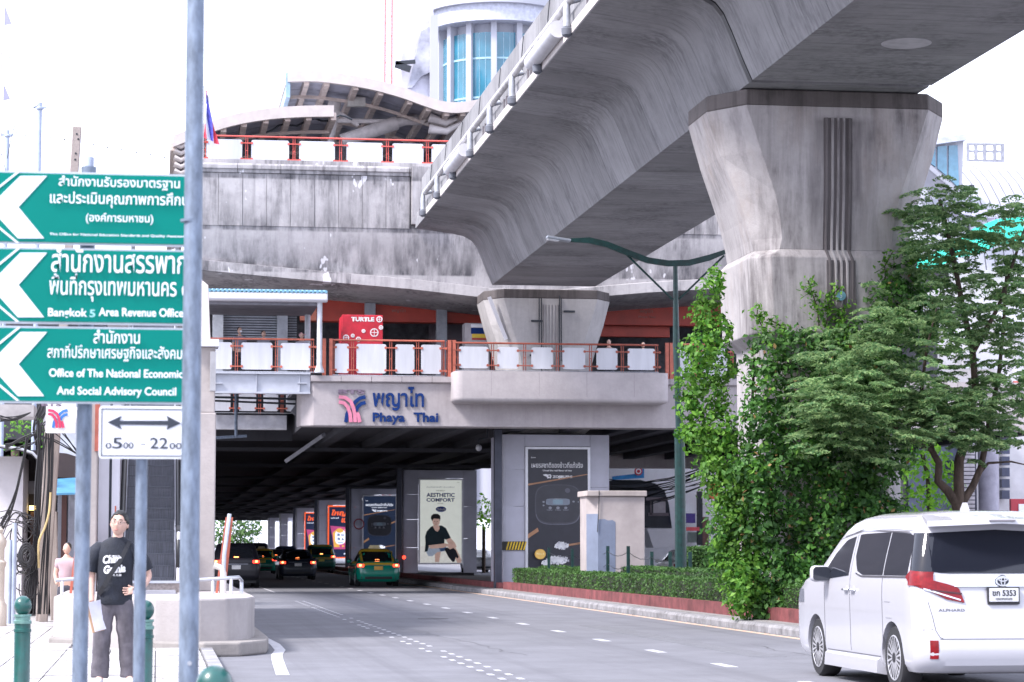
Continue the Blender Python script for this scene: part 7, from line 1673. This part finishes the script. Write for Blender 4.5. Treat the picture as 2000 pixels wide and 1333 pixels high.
# ornamental stone baluster pillar at the edge
q = PY(4, 1040, 44.5)
t = thing('stone_pillar', 'cream moulded stone gate pillar at the left picture edge', 'pillar', (q.x-.05, 44.5, .1)); cr = concrete('cream stone', (.6, .54, .48), (.25, .2, .16), s2=.1)
MB().lathe((q.x-.05, 44.5, 0), [(.16, .1), (.16, .5), (.125, .55), (.11, .62), (.11, 1.15), (.13, 1.2), (.14, 1.26), (.1, 1.3), (.1, 1.5), (.13, 1.56), (.14, 1.64), (.1, 1.7), (.06, 1.78), (.08, 1.84), (.02, 1.9)], 14).build('shaft', cr, t, smooth=40)
# small buildings behind
YH = 52.0
hb = thing('white_house', 'white walled street building with dark curved eave and blue awning, behind the cable tangle', 'building', (PY(40, 1200, YH).x, YH, 0))
rect(-120, 46, 1212, 892, YH, 5, M('house white wall', (.66, .64, .68), .7, var=.05), 'wall', hb)
rect(46, 112, 1212, 880, YH+2.2, .2, M('alley dark', (.035, .03, .035), .8, var=.3), 'alley_wall', hb)
rect(58, 74, 1090, 1000, YH+2.0, .1, M('brown door', (.10, .05, .035), .7), 'door', hb); rect(57, 71, 997, 988, YH+1.9, .05, M('lit sign', (.9, .65, .25), .5, emis=(1, .7, .25), es=1.6), 'lit_sign', hb)
rect(50, 75, 965, 940, YH+2.0, .1, M('shelf grey', (.22, .22, .25), .7), 'board', hb)
rect(110, 168, 1140, 960, YH+1.0, .2, M('pale pillar wall', (.42, .44, .5), .7), 'wall', hb); rect(118, 131, 1140, 960, YH+.9, .1, M('brown pillar', (.16, .08, .07), .7), 'door_frame', hb); rect(131, 168, 1140, 960, YH+.85, .1, M('blue grey shutter', (.4, .42, .5), .6), 'shutter', hb)
rect(98, 113, 1185, 1000, YH-1, .1, M('dark door leaf', (.03, .022, .02), .7), 'door_leaf', hb); rect(46, 100, 1190, 1060, YH+2.05, .1, M('alley clutter', (.12, .11, .12), .8, var=.35, scale=6), 'clutter_wall', hb)
m = MB().loft([[tuple(PY(a, b, YH-1.2)), tuple(PY(a, b, YH+3)), tuple(PY(a, b-7, YH+3)), tuple(PY(a, b-5, YH-1.2))] for a, b in ((-80, 872), (0, 876), (40, 882), (62, 890), (76, 905), (80, 930))]); m.build('eave', M('eave dark', (.03, .028, .03), .6), hb, smooth=30)
MB().tube([PY(a, b, YH-1.25) for a, b in ((-60, 868), (0, 871), (40, 877), (64, 885), (78, 900))], .03, 6).build('eave_trim', steel_light, hb)
m = MB().loft([[tuple(PY(a, b, YH-.5)), tuple(PY(a, b, YH+2)), tuple(PY(a, c, YH+2)), tuple(PY(a, c, YH-.5))] for a, b, c in ((106, 932, 884), (130, 934, 886), (152, 936, 893), (172, 938, 900))]); m.build('brown_awning', M('awning dark brown', (.045, .032, .035), .6), hb)
q0, q1, q2, q3 = PY(106, 936, YH-.6), PY(165, 932, YH-.6), PY(165, 962, YH-1.4), PY(101, 964, YH-1.4)
MB().add([q0, q1, q2, q3]+[p+Vector((0, 0, -.04)) for p in (q0, q1, q2, q3)], [(0, 1, 2, 3), (7, 6, 5, 4), (0, 4, 5, 1), (1, 5, 6, 2), (2, 6, 7, 3), (3, 7, 4, 0)]).build('blue_awning', M('awning blue', (.07, .24, .42), .5, var=.15), hb)
wb = thing('pale_building', 'pale building corner and grey beam behind the BTS sign box', 'building', (PY(130, 900, 64).x, 64, 0))
rect(108, 200, 900, 780, 64, 3, M('pale blue wall', (.5, .54, .62), .7), 'wall', wb)
MB().box(PY(-60, 800, 56).x, PY(66, 800, 56).x, 56, 57.5, PY(0, 814, 56).z, PY(0, 790, 56).z).build('overhead_slab', M('slab grey', (.4, .38, .38), .8), wb)
# BTS sign box
YS_ = 44.0
x0, x1, z0, z1 = RC(89, 846, 148, 782, YS_)
bs_ = thing('station_sign_box', 'white square BTS sign box with red and blue emblem hanging below the green signs', 'sign', ((x0+x1)/2, YS_, z0))
MB().rpanel(x0, x1, z0, z1, YS_, YS_+.12, .02).build('box', M('sign box white', (.74, .76, .8), .4), bs_)
MB().tube([(x1+.05, YS_+.05, z0+.4), (x1+.6, YS_+.05, z0+.4)], .05, 8).build('bracket', white_paint, bs_)
MB().ell(PY(151, 812, YS_), (.06, .1, .16)).build('lamp_cap', white_paint, bs_, smooth=60)
text('BTS', M('faded dark letters', (.16, .12, .17), .6), bs_, *[PY(a, 0, YS_).x for a in (94, 133)], PY(0, 793, YS_).z, YS_-.004, .06, off=.04, name='letters')
emblem(lambda a, b: (94+38*a, 798+38*b), YS_-.012, bs_, M('emblem red', (.6, .04, .12), .4), M('emblem blue', (.04, .18, .55), .4), w=1.35, th=.005)
# scattered litter: leaves on pavement and road gutter
P_ = [(NR.uniform(-3, .5), NR.uniform(24, 34), .13) for _ in range(60)]+[(NR.uniform(10.6, 10.84), NR.uniform(30, 70), .01) for _ in range(160)]
leaves(P_, .035, M('dry leaf', (.2, .13, .06), .9), 'fallen_leaves', None, np.tile((0, 0, 3.), (len(P_), 1)), .5, .5, label='small dry leaves lying on the pavement and along the median kerb', cat='leaves')

# street row on the near left side of the road (unseen beyond the picture edge, added for the van's reflections)
for k_, (ya, yb, hh, cc) in enumerate(((-18, -4, 9, (.42, .38, .35)), (-4, 9, 7.5, (.5, .5, .52)), (9, 22, 9.5, (.38, .33, .3)), (22, 34, 7, (.52, .5, .46)))):
    t = thing('shophouse', ['brown rendered shophouse beyond the left edge, furthest behind the camera', 'pale grey shophouse beyond the left edge', 'tan shophouse beyond the left edge, tallest of the row', 'cream shophouse beyond the left edge, nearest the cable poles'][k_], 'building', (-22, (ya+yb)/2, 0), 'shophouses beyond the left edge')
    MB().box(-30, -20, ya+.05, yb-.05, 0, hh).build('wall', M('shophouse wall %d' % k_, cc, .8), t)
    for zz in np.arange(1.0, hh-2, 3.0):
        for yy in np.arange(ya+1.2, yb-2.2, 3.2): MB().box(-20.0, -19.94, yy, yy+2.0, zz, zz+1.7).build('window', M('shop window glass', (.03, .04, .05), .1), t)
